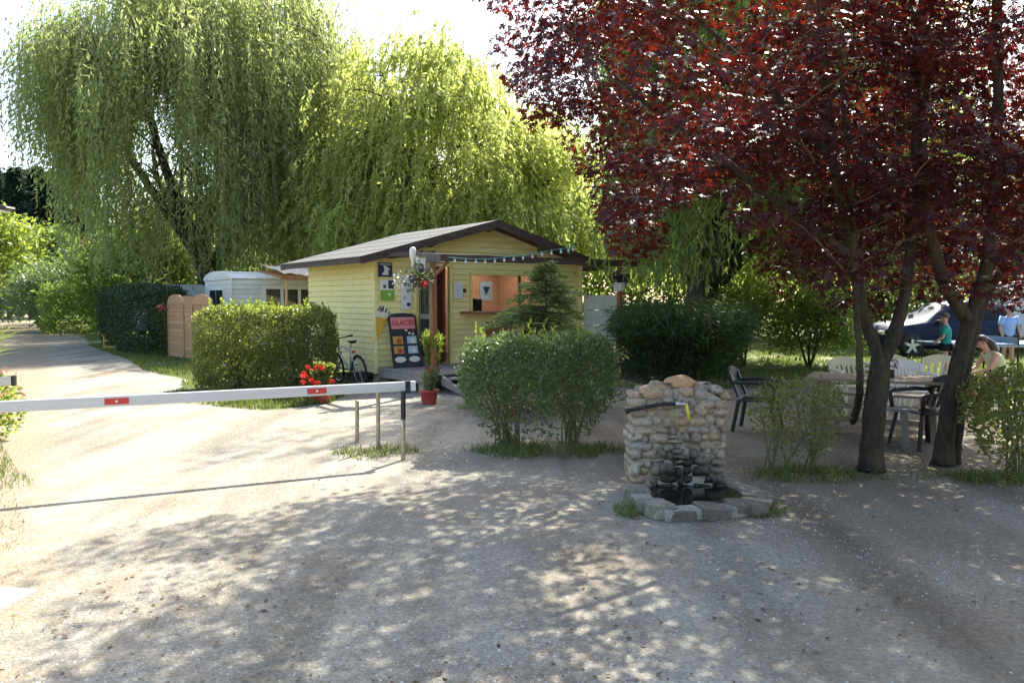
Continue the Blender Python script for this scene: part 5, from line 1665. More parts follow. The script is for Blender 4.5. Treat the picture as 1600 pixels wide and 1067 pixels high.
def maple(label, base, trunk, stems, centre, rad, n_spray, per, lsize, singles, seed, skirt=0):
    t = thing('red_maple', label, 'tree', base)
    tb = MB()
    nodes = []
    for pth, r0, r1 in stems:
        n_ = len(pth) - 1
        pts = [Vector(p) - Vector(base) for p in pth]
        # smooth the polyline
        sm_ = []
        for i in range(n_):
            for k in range(6):
                sm_.append(pts[i].lerp(pts[i + 1], k / 6))
        sm_.append(pts[-1])
        for _ in range(5):
            sm_ = [sm_[0]] + [(sm_[i - 1] + sm_[i] * 2 + sm_[i + 1]) / 4 for i in range(1, len(sm_) - 1)] + [sm_[-1]]
        kk = len(sm_) - 1
        rr = [(r0 + (r1 - r0) * (i / kk) ** 0.8) * (1 + 0.07 * mnoise.noise(sm_[i] * 5)) for i in range(kk + 1)]
        if sm_[0].z < 0.05: rr[0] *= 1.2; rr[1] *= 1.06
        tb.tube(sm_, rr, 18)
        nodes += [(p, r) for p, r in zip(sm_, rr) if p.z > 1.3]
    tb.v = [tuple(Vector(q) + (mnoise.noise_vector(Vector(q) * 6) * 0.014 + mnoise.noise_vector(Vector(q) * 15) * 0.006)) for q in tb.v]
    tb.build('trunk', 'bark_maple', t, smooth=True)
    C, Rr = np.array(centre), np.array(rad)
    sp = []
    tries = 0
    while len(sp) < n_spray and tries < 60000:
        tries += 1
        d = rand_unit(1)[0]
        r = 0.25 + 0.75 * random.random() ** 0.55
        p = C + d * Rr * r * (1 + 0.22 * mnoise.noise(Vector(d * 2.6) + Vector((seed, 0, 0))))
        if p[1] < 4.6: continue
        if mnoise.noise(Vector((p[0] * 0.75, p[1] * 0.75, p[2] * 1.25)) + Vector((seed, 5, 1))) < 0.0: continue
        lo = lower_edge(p[0], p[1])
        if p[2] < lo + 0.12: continue
        sp.append(p)
    tries = 0
    want = len(sp) + skirt
    while len(sp) < want and tries < 60000:          # the low hanging fringe
        tries += 1
        d = rand_unit(1)[0]
        r = 0.2 + 0.75 * math.sqrt(random.random())
        p = np.array([C[0] + d[0] * Rr[0] * r, C[1] + d[1] * Rr[1] * r, 0.0])
        if p[1] < 5.2 or p[0] / p[1] > 0.75: continue
        lo = lower_edge(p[0], p[1])
        if lo > 4: continue
        if mnoise.noise(Vector((p[0], p[1], lo)) * 1.3 + Vector((seed, 2, 8))) < -0.05: continue
        p[2] = lo + 0.15 + 1.3 * random.random() ** 1.3
        sp.append(p)
    sp = np.array(sp)
    bb = MB()
    NP = np.array([tuple(p + Vector(base)) for p, r in nodes])
    extra = []
    order = np.argsort(np.linalg.norm(sp - C, axis=1))
    for i in order:
        p = sp[i]
        allp = np.vstack([NP] + ([np.array(extra)] if extra else []))
        dd = np.linalg.norm(allp - p, axis=1) + 1.2 * np.maximum(0, allp[:, 2] - p[2] + 0.1)
        j = int(np.argmin(dd))
        d0 = np.linalg.norm(allp[j] - p)
        pth = bend_path(Vector(allp[j]) - Vector(base), Vector(p) - Vector(base), 0.06, 0.07, 5)
        bb.tube(pth, taper(min(0.016, 0.005 + 0.006 * d0), 0.003, 5), 5, cap=False)
        extra.append(tuple(Vector(p))); extra.append(tuple(pth[3] + Vector(base)))
    bo_ = bb.build('branches', 'twig', t, smooth=True); bo_['kind'] = 'stuff'
    # leaf sprays: loose tilted discs of leaves round each branch end
    n = len(sp) * per
    Cn = np.repeat(sp, per, axis=0)
    tilt = unit(np.repeat((sp - C) * np.array([0.12, 0.12, 0.0]) + np.array([0, 0, 1.0]) + rng.normal(size=(len(sp), 3)) * 0.22, per, axis=0))
    rr = 0.43 * np.sqrt(rng.random(n)); an = rng.random(n) * 6.283
    u = unit(np.cross(tilt, np.array([0.3, 1.0, 0.1]))); v = np.cross(tilt, u)
    P = Cn + u * (rr * np.cos(an))[:, None] + v * (rr * np.sin(an))[:, None] + tilt * rng.normal(size=(n, 1)) * 0.055
    P[:, 2] -= 0.35 * rr ** 2
    keep = P[:, 2] > np.array([lower_edge(a, b_) if 0 < b_ else 0 for a, b_ in P[:, :2]]) - 0.12
    P, tilt, u, v, an = P[keep], tilt[keep], u[keep], v[keep], an[keep]
    n = len(P)
    D = u * np.cos(an)[:, None] + v * np.sin(an)[:, None] + rng.normal(size=(n, 3)) * 0.4 + np.array([0, 0, -0.45])
    Nn = tilt + rng.normal(size=(n, 3)) * 0.38
    D = unit(D); S = unit(np.cross(D, Nn)); Nn = np.cross(S, D)
    sz = lsize * (0.65 + 0.6 * rng.random(n)) * 0.62
    W = P[:, None, :] + (S[:, None, :] * MV[None, :, 0:1] + D[:, None, :] * MV[None, :, 1:2] + Nn[:, None, :] * MV[None, :, 2:3]) * sz[:, None, None]
    W -= np.array(base)
    # the leaves that show largest are single pieces
    dist = np.linalg.norm(P - np.array([0, 0, EYE]), axis=1)
    px = 800 + 1250 * P[:, 0] / P[:, 1]; py = 470 - 1250 * (P[:, 2] - 1.7) / P[:, 1]
    inview = (px > 720) & (px < 1590) & (py > 5)
    score = np.where(inview, sz / dist, 0)
    top = np.argsort(-score)[:singles]
    mask = np.ones(n, bool); mask[top] = False
    base_me = bpy.data.meshes.new('leaf')
    base_me.from_pydata([tuple(q) for q in MV], [], [tuple(f) for f in MF]); base_me.materials.append(M['maple'])
    for i in top:
        o = bpy.data.objects.new('leaf', base_me); COL.objects.link(o); o.parent = t
        mt = Matrix((S[i], D[i], Nn[i])).transposed()
        o.matrix_local = Matrix.Translation(Vector(P[i]) - Vector(base)) @ mt.to_4x4() @ Matrix.Scale(sz[i], 4)
    W = W[mask]
    n = len(W)
    k = MV.shape[0]
    # five quads share the leaf's base point so that a leaf is one island
    first = np.arange(0, k, 4)
    Fi = MF.copy()
    for f in Fi: f[0] = 0
    Fq = (np.arange(n)[:, None, None] * k + Fi[None]).reshape(-1, 4)
    o = np_mesh('foliage', W.reshape(-1, 3), Fq, 'maple', t); o['kind'] = 'stuff'
    return t

b1 = ground(1361, 737); b2 = ground(1473, 727)
maple('dark red maple with forked mossy trunk, the one beside the vase-shaped shrub', tuple(b1), None,
      [([b1, at(1364, 660, 7.97), at(1372, 600, 7.98), at(1376, 560, 8.0)], 0.118, 0.098),
       ([at(1376, 566, 8.0), at(1352, 505, 7.95), at(1330, 400, 7.9), at(1300, 250, 7.8), at(1285, 60, 7.7), at(1280, -120, 7.6)], 0.07, 0.03),
       ([at(1377, 566, 8.0), at(1400, 520, 8.1), at(1420, 430, 8.3), at(1430, 250, 8.5), at(1440, 50, 8.7), at(1450, -150, 8.9)], 0.078, 0.035),
       ([ground(1352, 700) * 1.0 + Vector((0.0, 0.35, 0.25)), at(1345, 620, 7.9), at(1341, 520, 7.85), at(1338, 420, 7.8), at(1325, 250, 7.6), at(1310, 60, 7.4)], 0.045, 0.02),
       ([at(1330, 400, 7.9), at(1230, 330, 7.6), at(1120, 240, 7.2), at(1000, 160, 6.9), at(900, 60, 6.7)], 0.05, 0.012),
       ([at(1300, 250, 7.8), at(1200, 130, 7.7), at(1080, 20, 7.6)], 0.045, 0.015)],
      (2.7, 8.6, 4.9), (3.8, 3.9, 2.9), 445, 86, 0.112, 190, 3.0, 90)
maple('dark red maple on twin leaning mossy stems beside the sunlit leafy shrub', tuple(b2), None,
      [([b2, at(1480, 650, 8.25), at(1497, 570, 8.28), at(1515, 500, 8.3), at(1540, 430, 8.35), at(1555, 300, 8.4), at(1560, 120, 8.5), at(1555, -100, 8.6)], 0.102, 0.045),
       ([ground(1487, 724), at(1498, 640, 8.4), at(1512, 560, 8.5), at(1530, 480, 8.6), at(1590, 380, 8.8), at(1660, 200, 9.0)], 0.08, 0.035),
       ([at(1515, 505, 8.3), at(1470, 440, 8.2), at(1448, 330, 8.1), at(1440, 200, 8.0), at(1430, 20, 7.9)], 0.075, 0.03)],
      (6.1, 9.2, 5.0), (3.6, 3.8, 3.1), 370, 84, 0.112, 110, 9.0, 90)

# sawn branch stub on the leaning stem
# --- hedges and shrubs
lh = ground(412, 612)
hedge('clipped_hedge', 'sunlit rectangular privet hedge beside the hut behind the boom', (lh.x - 0.08, lh.y + 0.55, 0), R(3), (2.56, 1.25, 1.55), 30000, (0.062, 0.034), 'privet', stems=26, p=7, rough=0.085, sprigs=34, inset=0.07)
rh = ground(843, 703)
hedge('clipped_bush', 'grey-green clipped bush with bare lower stems in front of the porch steps', (rh.x, rh.y + 0.35, 0), R(-2), (1.84, 0.95, 1.28), 26000, (0.045, 0.024), 'privet_dark', stems=34, p=5, vase=0.42, thin=0.9, rough=0.08, stemmat='twig_pale', inset=0.1, cat='bush', sprigs=14)
hedge('road_hedge', 'tall dark evergreen hedge along the drive left of the fence panels', (-13.1, 28.2, 0), R(123), (9.0, 1.9, 2.15), 26000, (0.11, 0.05), 'thuja', stems=0, p=5, rough=0.16, inset=0.05)
hedge('road_hedge', 'bright yellow-green topped hedge further along the drive beyond the dark hedge', (-24.2, 44.2, 0), R(122), (13, 3.2, 2.4), 16000, (0.2, 0.09), 'mid', stems=0, p=4, rough=0.3)
hedge('road_hedge', 'shadowed dark hedge on the far side where the drive bends', (-43, 64, 0), R(170), (9, 2.2, 2.6), 6000, (0.25, 0.12), 'thuja', p=4, rough=0.3)
hedge('road_hedge', 'pale trimmed hedge at the left edge of the far drive', (-35.5, 52, 0), R(118), (10, 2.6, 2.3), 9000, (0.22, 0.1), 'privet_dark', p=4, rough=0.3)
q = ground(1245, 733)
hedge('vase_shrub', 'small vase-shaped shrub with yellowish stems beside the maple trunk', (q.x, q.y, 0), 0, (0.98, 0.75, 0.92), 3600, (0.042, 0.02), 'privet', stems=15, p=3, vase=0.78, thin=0.72, rough=0.06, stemmat='twig_pale', inset=0.2, cat='shrub')
q = ground(1575, 742)
hedge('leafy_shrub', 'sunlit round shrub with glossy leaves and yellow stems beside twin maple stems', (q.x + 0.08, q.y, 0), 0, (0.98, 0.85, 1.08), 4600, (0.055, 0.033), 'privet', stems=13, p=2.6, vase=0.6, thin=0.6, rough=0.08, stemmat='twig_pale', inset=0.2, cat='shrub')
q = ground(1085, 604)
def fountain_shrub(name, label, base, rx, ry, h, n, mat, leaf=(0.2, 0.018)):
    t = thing(name, label, 'shrub', base)
    a = rng.random(n) * 6.28; r = np.sqrt(rng.random(n))
    b0 = np.stack([rx * 0.75 * r * np.cos(a), ry * 0.75 * r * np.sin(a), np.zeros(n)], 1)
    f = rng.random(n)
    hh = h * (0.75 + 0.25 * np.sqrt(np.maximum(0, 1 - r ** 2))) * (0.85 + 0.3 * rng.random(n))
    hgt = hh * f ** 0.65
    out = np.stack([np.cos(a), np.sin(a), np.zeros(n)], 1) * (0.35 + 0.65 * r)[:, None] * (0.45 * f ** 2)[:, None]
    P = b0 + out + np.stack([np.zeros(n), np.zeros(n), hgt], 1) + rng.normal(size=(n, 3)) * 0.05
    P[:, 2] = np.maximum(P[:, 2], 0.02)
    D = np.stack([np.cos(a), np.sin(a), 0.9 - 1.5 * f], 1) + rng.normal(size=(n, 3)) * 0.55
    k = 0.6 + 0.8 * rng.random(n)
    leaves('foliage', P, D, rng.normal(size=(n, 3)) + np.array([0, 0, .5]), leaf[0] * k, leaf[1] * k, mat, t)
    sb = MB()
    for i in range(40):
        a_ = random.random() * 6.28; r_ = math.sqrt(random.random())
        p0 = Vector((rx * 0.6 * r_ * math.cos(a_), ry * 0.6 * r_ * math.sin(a_), -0.02))
        p1 = p0 + Vector((math.cos(a_) * 0.3 * r_, math.sin(a_) * 0.3 * r_, h * random.uniform(0.7, 0.95)))
        sb.tube(bend_path(p0, p1, 0, 0.05, 4), taper(0.011, 0.004, 4), 5, cap=False)
    sb.build('stems', 'twig', t)
    return t
fountain_shrub('narrow_leaf_shrub', 'broad dark shrub of narrow arching leaves right of the porch', (q.x - 0.05, q.y + 1.0, 0), 1.55, 1.0, 1.62, 24000, 'bamboo', (0.2, 0.022))
q = ground(1190, 580)
clump_tree('loose_shrub', 'bright loose yellow-green shrub behind the broad dark shrub', (q.x, q.y + 1.5, 0), 2.2, 1.15, (1.0, 0.9, 1.1), 70, 60, (0.16, 0.035), 'bright', 0.03, 'twig', 0.25, cat='shrub', stems=4)
q = ground(1285, 577)
clump_tree('round_shrub', 'round dark shrub at the edge of the sunlit lawn strip', (q.x, q.y + 0.9, 0), 1.8, 0.85, (1.25, 0.9, 0.95), 90, 75, (0.10, 0.05), 'mid', 0.04, 'twig', 0.22, cat='shrub', stems=4)
# young fir in front of the hut
def young_fir(name, label, base, h, r, n_tier, mat):
    t = thing(name, label, 'tree', base)
    tb = MB().tube([(0, 0, -0.02), (0.02, 0, h * 0.5), (0, 0, h)], [0.045, 0.028, 0.006], 8)
    P, D = [], []
    for i in range(n_tier):
        f = (i + 0.5) / n_tier
        for k in range(10):
            a = random.random() * 6.283
            z_ = h * (0.10 + 0.88 * f) + random.gauss(0, 0.03)
            L = (r * (1 - f) ** 0.7 + 0.06) * random.uniform(0.35, 1.12)
            rise = random.uniform(-0.05, 0.28)
            d = Vector((math.cos(a), math.sin(a), rise))
            pos = lambda s: Vector((0, 0, z_)) + d * (L * s) - Vector((0, 0, 0.22 * L * s * s))
            tb.tube([pos(0), pos(.33), pos(.66), pos(1)], [0.012, 0.009, 0.006, 0.003], 4, cap=False)
            sd0 = Vector((-d.y, d.x, 0)).normalized()
            for j in range(int(115 * L / r) + 14):
                s = random.random() ** 0.6
                sgn = random.choice((-1, 1))
                P.append(pos(s) + sd0 * (sgn * random.random() * 0.30 * L * (1.15 - s)) + Vector((0, 0, random.gauss(0, 0.02) - 0.02)))
                D.append(d * 0.8 + sd0 * (sgn * 0.8) + Vector((0, 0, random.gauss(-0.1, 0.25))))
    tb.build('trunk', 'twig', t)
    n = len(P)
    leaves('foliage', np.array(P), np.array(D), np.tile([0, 0, 1.0], (n, 1)) + rng.normal(size=(n, 3)) * 0.6, 0.10 * (0.7 + 0.6 * rng.random(n)), 0.034, mat, t)
    return t
q = at(852, 520, 12.6)
young_fir('young_fir', 'young fir tree with tiered branches in front of the hut window', (q.x, 12.6, 0), 2.36, 1.5, 19, 'fir')

# --- far left trees
for i, (px, top, Y) in enumerate(((8, 268, 78), (24, 262, 74), (42, 266, 80), (58, 262, 76), (74, 272, 82), (88, 266, 77), (104, 276, 80), (122, 270, 76), (-10, 262, 76), (140, 285, 79))):
    c = at(px, top, Y)
    h = c.z
    t = thing('far_spruce', 'tall dark spruce in the row beyond the bend of the drive', 'tree', (c.x, Y, 0), 0, 'spruces in a row beyond the drive')
    MB().tube([(0, 0, -0.1), (0, 0, h * 0.97)], [0.28, 0.03], 7).build('trunk', 'bark_willow', t)
    n = 2600
    f = rng.random(n) ** 0.75
    rad = (2.9 * (1 - f) + 0.12) * (0.75 + 0.35 * rng.random(n)) * (0.8 + 0.2 * np.sin(f * 62))
    a = rng.random(n) * 6.28
    P = np.stack([rad * np.cos(a), rad * np.sin(a), h * (0.06 + 0.94 * f)], 1)
    P *= np.stack([0.35 + 0.65 * rng.random(n) ** 0.4] * 2 + [np.ones(n)], 1)
    D = np.stack([np.cos(a), np.sin(a), np.full(n, -0.25)], 1) + rng.normal(size=(n, 3)) * 0.3
    leaves('foliage', P, D, np.tile([0, 0, 1.0], (n, 1)) + rng.normal(size=(n, 3)) * 0.4, 0.75, 0.3, 'spruce', t)
q = at(5, 400, 46)
clump_tree('round_tree', 'pale green rounded tree at the far left of the drive', (q.x - 2.8, 48, 0), 9, 3.9, (3.6, 3.2, 3.4), 210, 45, (0.34, 0.13), 'bright', 0.25, csize=0.55)
q = at(88, 400, 52)
clump_tree('slender_tree', 'slender green tree between the spruces and the bright bush', (q.x, 52, 0), 7, 3.3, (1.5, 1.5, 3.6), 110, 45, (0.30, 0.13), 'mid', 0.15, csize=0.4)
q = at(122, 430, 42)
clump_tree('bright_bush', 'bright yellow-green bush behind the far hedge', (q.x + 0.2, 46, 0), 5, 2.2, (2.0, 1.8, 2.3), 130, 45, (0.26, 0.12), 'bright', 0.1, csize=0.4, cat='bush', stems=3)
q = at(130, 380, 58)
clump_tree('red_leaf_tree', 'small dark red-leaved tree peeping above the bright bush', (q.x, 58, 0), 6, 4.2, (1.6, 1.4, 1.5), 50, 40, (0.3, 0.16), 'redshrub', 0.12, csize=0.4)
q = at(20, 440, 38)
clump_tree('grey_green_bush', 'grey-green feathery bush at the bend of the drive', (q.x - 1.6, 44, 0), 4, 1.8, (2.2, 2.0, 1.9), 110, 45, (0.24, 0.08), 'privet_dark', 0.08, csize=0.4, cat='bush', stems=3)

# --- background trees closing the view
spots = [(-30, 66, 10, 'mid'), (-22, 60, 9, 'bright'), (-15, 52, 8, 'mid'), (-8.5, 46, 8.5, 'bright'), (-3, 44, 8, 'mid'), (3, 42, 9, 'bright'), (8, 40, 8, 'mid'), (13, 38, 9, 'bright'), (18, 40, 9, 'mid'), (24, 42, 10, 'bright'), (30, 44, 10, 'mid'), (37, 46, 10, 'bright'), (13.5, 31, 6, 'willow_dark'), (20, 33, 7, 'mid'), (-18.5, 40, 5, 'mid')]
where = ('beyond the spruces end of the drive', 'left of the great willow, far back', 'showing under the great willow curtains', 'behind the mobile home, far back', 'behind the hut, left of its ridge', 'behind the hut, right of its ridge', 'far behind the porch corner post', 'behind the forked willow trunk', 'behind the round dark shrub', 'far behind the forked maple', 'far behind the dark blue car', 'far behind the table tennis table', 'between willow trunk and round shrub', 'close behind the dark blue car', 'behind the tall dark road hedge')
for i, (x, y, h, mt) in enumerate(spots):
    clump_tree('background_tree', '%s-green leafy tree %s' % ('bright' if mt == 'bright' else 'deep' if mt == 'willow_dark' else 'mid', where[i]), (x, y, 0), h, h * 0.5, (3.6, 2.6, h * 0.52), 150, 42, (0.34, 0.15), mt, 0.2, csize=0.55, group='belt of trees behind the site')

hedge('boundary_hedge', 'tall dark thicket closing the site behind the lawn and willow', (13, 35.5, 0), R(2), (40, 3.0, 4.6), 26000, (0.30, 0.14), 'mid', p=6, rough=0.7, inset=0.2)
# --- planted pots
def pot_plant(name, label, loc, pot_r, pot_h, plant_h, n, mat, stems=9, cat='potted plant', leaf=(0.10, 0.014), flowers=None):
    t = thing(name, label, cat, loc)
    po = MB().lathe([(pot_r * 0.72, 0.0), (pot_r * 0.76, 0.01), (pot_r * 0.95, pot_h * 0.84), (pot_r * 1.03, pot_h * 0.85), (pot_r * 1.05, pot_h), (pot_r * 0.95, pot_h), (pot_r * 0.9, pot_h * 0.86)], n=24, cap=False).lathe([(0.002, 0.004), (pot_r * 0.74, 0.004)], n=24, cap=False).build('pot', 'pot', t, smooth=True)
    MB().lathe([(0.004, 0.0), (pot_r * 0.92, 0.0)], (0, 0, pot_h * 0.88), 20, cap=False).build('soil', 'soil', po)
    sb = MB(); P, D = [], []
    for i in range(stems):
        a = random.random() * 6.28; sp = random.random() ** 0.6
        p0 = Vector((math.cos(a) * pot_r * 0.3, math.sin(a) * pot_r * 0.3, pot_h * 0.85))
        p1 = Vector((math.cos(a) * pot_r * 1.3 * sp, math.sin(a) * pot_r * 1.3 * sp, pot_h + plant_h * random.uniform(0.65, 1.0)))
        pth = bend_path(p0, p1, 0, 0.05, 5)
        sb.tube(pth, taper(0.006, 0.003, 5), 5, cap=False)
        for j in range(n // stems):
            s = random.random() * 0.98; k = min(4, int(s * 5)); p = pth[k].lerp(pth[k + 1], s * 5 - k)
            d = Vector((random.gauss(0, 1), random.gauss(0, 1), 0.9 + random.random()))
            P.append(p); D.append(d)
    sb.build('stems', 'twig_pale', t)
    m_ = len(P)
    leaves('foliage', np.array(P), np.array(D), rand_unit(m_), leaf[0] * (0.6 + 0.7 * rng.random(m_)), leaf[1], mat, t)
    if flowers:
        for (x, y, z_, r_) in flowers:
            k = 46
            d = rand_unit(k); d[:, 2] *= 0.8
            leaves('flower_head', np.array([x, y, z_]) + d * r_ * 0.35, d, rand_unit(k), r_ * 0.75, r_ * 0.65, 'petal_red', t, kind=None)
    return t
q = ground(670, 632)
pot_plant('potted_oleander', 'narrow-leaved oleander in red pot standing on the gravel by the steps', (q.x, q.y + 0.05, 0), 0.155, 0.24, 0.36, 520, 'privet_dark', leaf=(0.09, 0.014))
dp = hut_pt(675, 586, DK - 0.2)
w0 = hut_world(dp.x, -DK + 0.17, DZ)
pot_plant('potted_oleander', 'tall oleander in red pot standing on the deck edge', tuple(w0), 0.15, 0.10, 0.66, 1500, 'bright', stems=20, leaf=(0.13, 0.02))
q = ground(500, 631)
fl = []
for i in range(20):
    a = random.random() * 6.28; r_ = 0.36 * math.sqrt(random.random())
    fl.append((r_ * math.cos(a) - 0.04, r_ * 0.8 * math.sin(a) - 0.08, 0.34 + 0.28 * random.random(), 0.046))
pot_plant('potted_geranium', 'red geranium in full bloom in red pot at the hedge corner', (q.x, q.y + 0.1, 0), 0.17, 0.22, 0.45, 1500, 'privet', stems=22, leaf=(0.075, 0.05), flowers=fl)
q = at(797, 618, 11.3)
pot_plant('potted_flower', 'small red pot plant half seen through the clipped bush', (q.x, 11.3, 0), 0.12, 0.36, 0.22, 260, 'privet')

# flowering shrub and strappy plant at the left verge
q = ground(-22, 690)
t = thing('flowering_shrub', 'pink-flowered shrub at the left verge hiding the barrier pivot', 'shrub', (q.x, q.y, 0))
scatter_plant(t, (0, 0, 0.42), 0.42, 1700, 'bright', 0.07, 0.035, 1.0)
scatter_plant(t, (0.05, -0.05, 0.55), 0.42, 150, 'petal_pink', 0.045, 0.035, 1.0, name='flowers')
sb = MB()
for i in range(9):
    sb.tube(bend_path((0, 0, -0.02), (random.uniform(-.3, .3), random.uniform(-.3, .3), random.uniform(0.4, 0.75)), 0, 0.08, 4), taper(0.008, 0.003, 4), 5)
sb.build('stems', 'twig', t)
q = ground(-45, 600)
t = thing('strappy_plant', 'plant with long arching strap leaves at the left verge', 'plant', (q.x, q.y, 0))
n = 130
a = rng.random(n) * 6.28; L = 0.6 + 0.75 * rng.random(n); el_ = 0.35 + 0.9 * rng.random(n)
leaves('strap_leaves', np.stack([0.05 * np.cos(a), 0.05 * np.sin(a), np.full(n, 0.45) * rng.random(n) + 0.35], 1), np.stack([np.cos(a), np.sin(a), el_ - 0.25], 1), np.stack([-np.cos(a) * 0.4, -np.sin(a) * 0.4, np.ones(n)], 1), L, 0.05, 'bright', t)
MB().tube([(0, 0, 0), (0.02, 0, 0.9)], [0.06, 0.04], 8).build('stem', 'twig', t)
# pink rose on the dark hedge
q = at(254, 482, 24.6)
t = thing('rose_bush', 'climbing rose with a single pink bloom on the dark hedge', 'rose', (q.x, 24.9, 0))
scatter_plant(t, (0, 0, 1.1), 0.5, 420, 'privet', 0.07, 0.04, 1.4)
scatter_plant(t, (0.0, -0.45, q.z), 0.08, 60, 'petal_pink', 0.08, 0.07, 1.0, name='bloom')
MB().tube([(0, 0, 0), (0.05, -0.1, 0.7), (0, -0.4, q.z)], [0.015, 0.01, 0.006], 6).build('stem', 'twig', t)

# --- grasses and weeds
blades('verge_grass', 'dry patchy grass on the left verge', [(-6.4, 9.6), (-4.75, 7.5), (-3.7, 6.0), (-2.6, 4.2), (-2.3, 3.4), (-5, 3.0), (-9, 9)], 8000, 0.03, 'drygrass', 1.3, w=0.003)
blades('verge_grass', 'green tufts of grass round the flowers on the left verge', [(-6.2, 9.6), (-5.0, 8.0), (-4.35, 7.3), (-5.3, 6.4), (-8, 9)], 6000, 0.06, 'grass', 1.6, w=0.004)
blades('lawn_grass', 'green lawn behind the sitting place and round the parked car', [(6.4, 16.4), (7.7, 13.6), (11, 12.4), (16, 12), (24, 30), (9, 30), (6, 19)], 16000, 0.10, 'grass', 0.5, w=0.012)
blades('strip_grass', 'grass strip along the foot of the hedge and fence panels', [(-6.5, 15.6), (-7.3, 17.7), (-8.9, 19.3), (-11.3, 23.4), (-15.7, 29.7), (-15, 31), (-9.5, 25), (-5.2, 17)], 14000, 0.12, 'grass', 0.6, w=0.012)
blades('strip_grass', 'grass at the foot of the clipped privet hedge', [(-6.2, 13.9), (-5.4, 13.2), (-3.9, 12.4), (-3.0, 13.2), (-3.0, 14.6), (-6.2, 14.8)], 6000, 0.10, 'grass', 1.2, w=0.008)
def weeds(label, c, rx, ry, n, hgt, mat='grass', leafy=0):
    rx *= 1.25; ry *= 1.25
    o = blades('weeds', label, ell(c, rx, ry), n, hgt * 0.8, mat, 2.6, w=0.005, cat='weeds', feather=(c, rx, ry))
    # broad little leaves between the blades
    m_ = n // 3
    a = rng.random(m_) * 6.28; r = np.sqrt(rng.random(m_)) * (0.55 + 0.45 * rng.random(m_))
    P = np.stack([c[0] + rx * r * np.cos(a), c[1] + ry * r * np.sin(a), 0.01 + hgt * 0.6 * rng.random(m_) * (1 - 0.7 * r)], 1)
    D = rng.normal(size=(m_, 3)); D[:, 2] = np.abs(D[:, 2]) * 0.5
    lo = leaves('low_leaves', P, D, rng.normal(size=(m_, 3)) * 0.5 + np.array([0, 0, 1.0]), 0.035, 0.018, 'privet', None)
    tag(lo, label.replace('weeds', 'broad weed leaves').replace('grass', 'small broad leaves'), 'weeds', kind='stuff')
    return o
q = ground(590, 708); weeds('low green weeds round the feet of the steel posts', (q.x, q.y), 0.42, 0.36, 480, 0.09)
q = ground(850, 712); weeds('grass growing under the clipped bush', (q.x, q.y + 0.25), 0.78, 0.42, 1300, 0.12)
q = ground(1250, 745); weeds('weeds round the foot of the vase-shaped shrub', (q.x, q.y), 0.5, 0.3, 750, 0.11)
q = ground(1420, 745); weeds('sparse grass between the two maple trunks', (q.x, q.y), 0.8, 0.25, 300, 0.06)
q = ground(1560, 752); weeds('grass under the sunlit leafy shrub', (q.x, q.y), 0.45, 0.28, 600, 0.11)
q = ground(1170, 800); weeds('weeds at the right-hand end of the fountain kerb', (q.x + 0.06, q.y + 0.1), 0.22, 0.26, 420, 0.09)
q = ground(985, 800); weeds('small weeds at the left foot of the fountain kerb', (q.x, q.y), 0.12, 0.22, 260, 0.07)
q = ground(1100, 606); weeds('grass at the foot of the broad dark shrub', (q.x, q.y + 0.1), 1.7, 0.3, 2400, 0.14)

# ================================================================== furniture, bicycle, car, people
def plastic_chair(label, mat, loc, rz, slats=5, arms=True, group=None, back=0.84):
    """moulded garden armchair: facing local -Y"""
    t = thing('garden_chair', label, 'chair', loc, rz, group)
    # seat, slightly dished
    V, Fq = [], []
    n = 6
    for i in range(n + 1):
        for j in range(n + 1):
            x = -0.23 + 0.46 * i / n; y = -0.22 + 0.44 * j / n
            V.append((x, y, 0.43 - 0.02 * math.cos((i / n - 0.5) * 3.1) * math.sin(j / n * 3.1) - 0.02 * j / n))
    for i in range(n):
        for j in range(n):
            a = i * (n + 1) + j; Fq.append((a, a + n + 1, a + n + 2, a + 1))
    so = MB().add(V, Fq).build('seat', mat, t, smooth=True)
    m_ = so.modifiers.new('thickness', 'SOLIDIFY'); m_.thickness = 0.02
    for sx in (-1, 1):
        for sy in (-1, 1):
            MB().bar((sx * 0.21, sy * 0.2, 0.42), (sx * 0.26, sy * 0.27, 0.0), 0.045, 0.04).build('leg', mat, t, bevel=0.006)
    # back: curved rim and slats
    bk = MB()
    top = [Vector((-0.23 + 0.46 * k / 10, 0.20 + 0.13 + 0.04 * (1 - (k / 5 - 1) ** 2), back - 0.06 * (k / 5 - 1) ** 2)) for k in range(11)]
    bot = [Vector((-0.22 + 0.44 * k / 10, 0.205 + 0.03 * (1 - (k / 5 - 1) ** 2), 0.45)) for k in range(11)]
    bk.add([p for p in top] + [p - Vector((0, 0.012, 0.13)) for p in top], [(k, k + 1, k + 12, k + 11) for k in range(10)])
    for k in range(0, 11, 10):
        bk.bar(bot[k], top[k], 0.045, 0.03, up=(0, 1, 0))
    bo = bk.build('back_rim', mat, t)
    m_ = bo.modifiers.new('thickness', 'SOLIDIFY'); m_.thickness = 0.018
    for s in range(slats):
        k = (s + 1) * 10 / (slats + 1)
        a, b_ = bot[int(k)].lerp(bot[min(10, int(k) + 1)], k % 1), top[int(k)].lerp(top[min(10, int(k) + 1)], k % 1)
        MB().bar(a, b_ - Vector((0, 0.01, 0.08)), 0.042, 0.014, up=(0, 1, 0)).build('back_slat', mat, t)
    if arms:
        for sx in (-1, 1):
            MB().tube([(sx * 0.245, 0.30, 0.64), (sx * 0.285, 0.1, 0.655), (sx * 0.29, -0.18, 0.645), (sx * 0.28, -0.25, 0.62), (sx * 0.255, -0.23, 0.42)], [0.02, 0.026, 0.026, 0.024, 0.022], 8).build('armrest', mat, t, smooth=True)
    return t
q = ground(1172, 676)
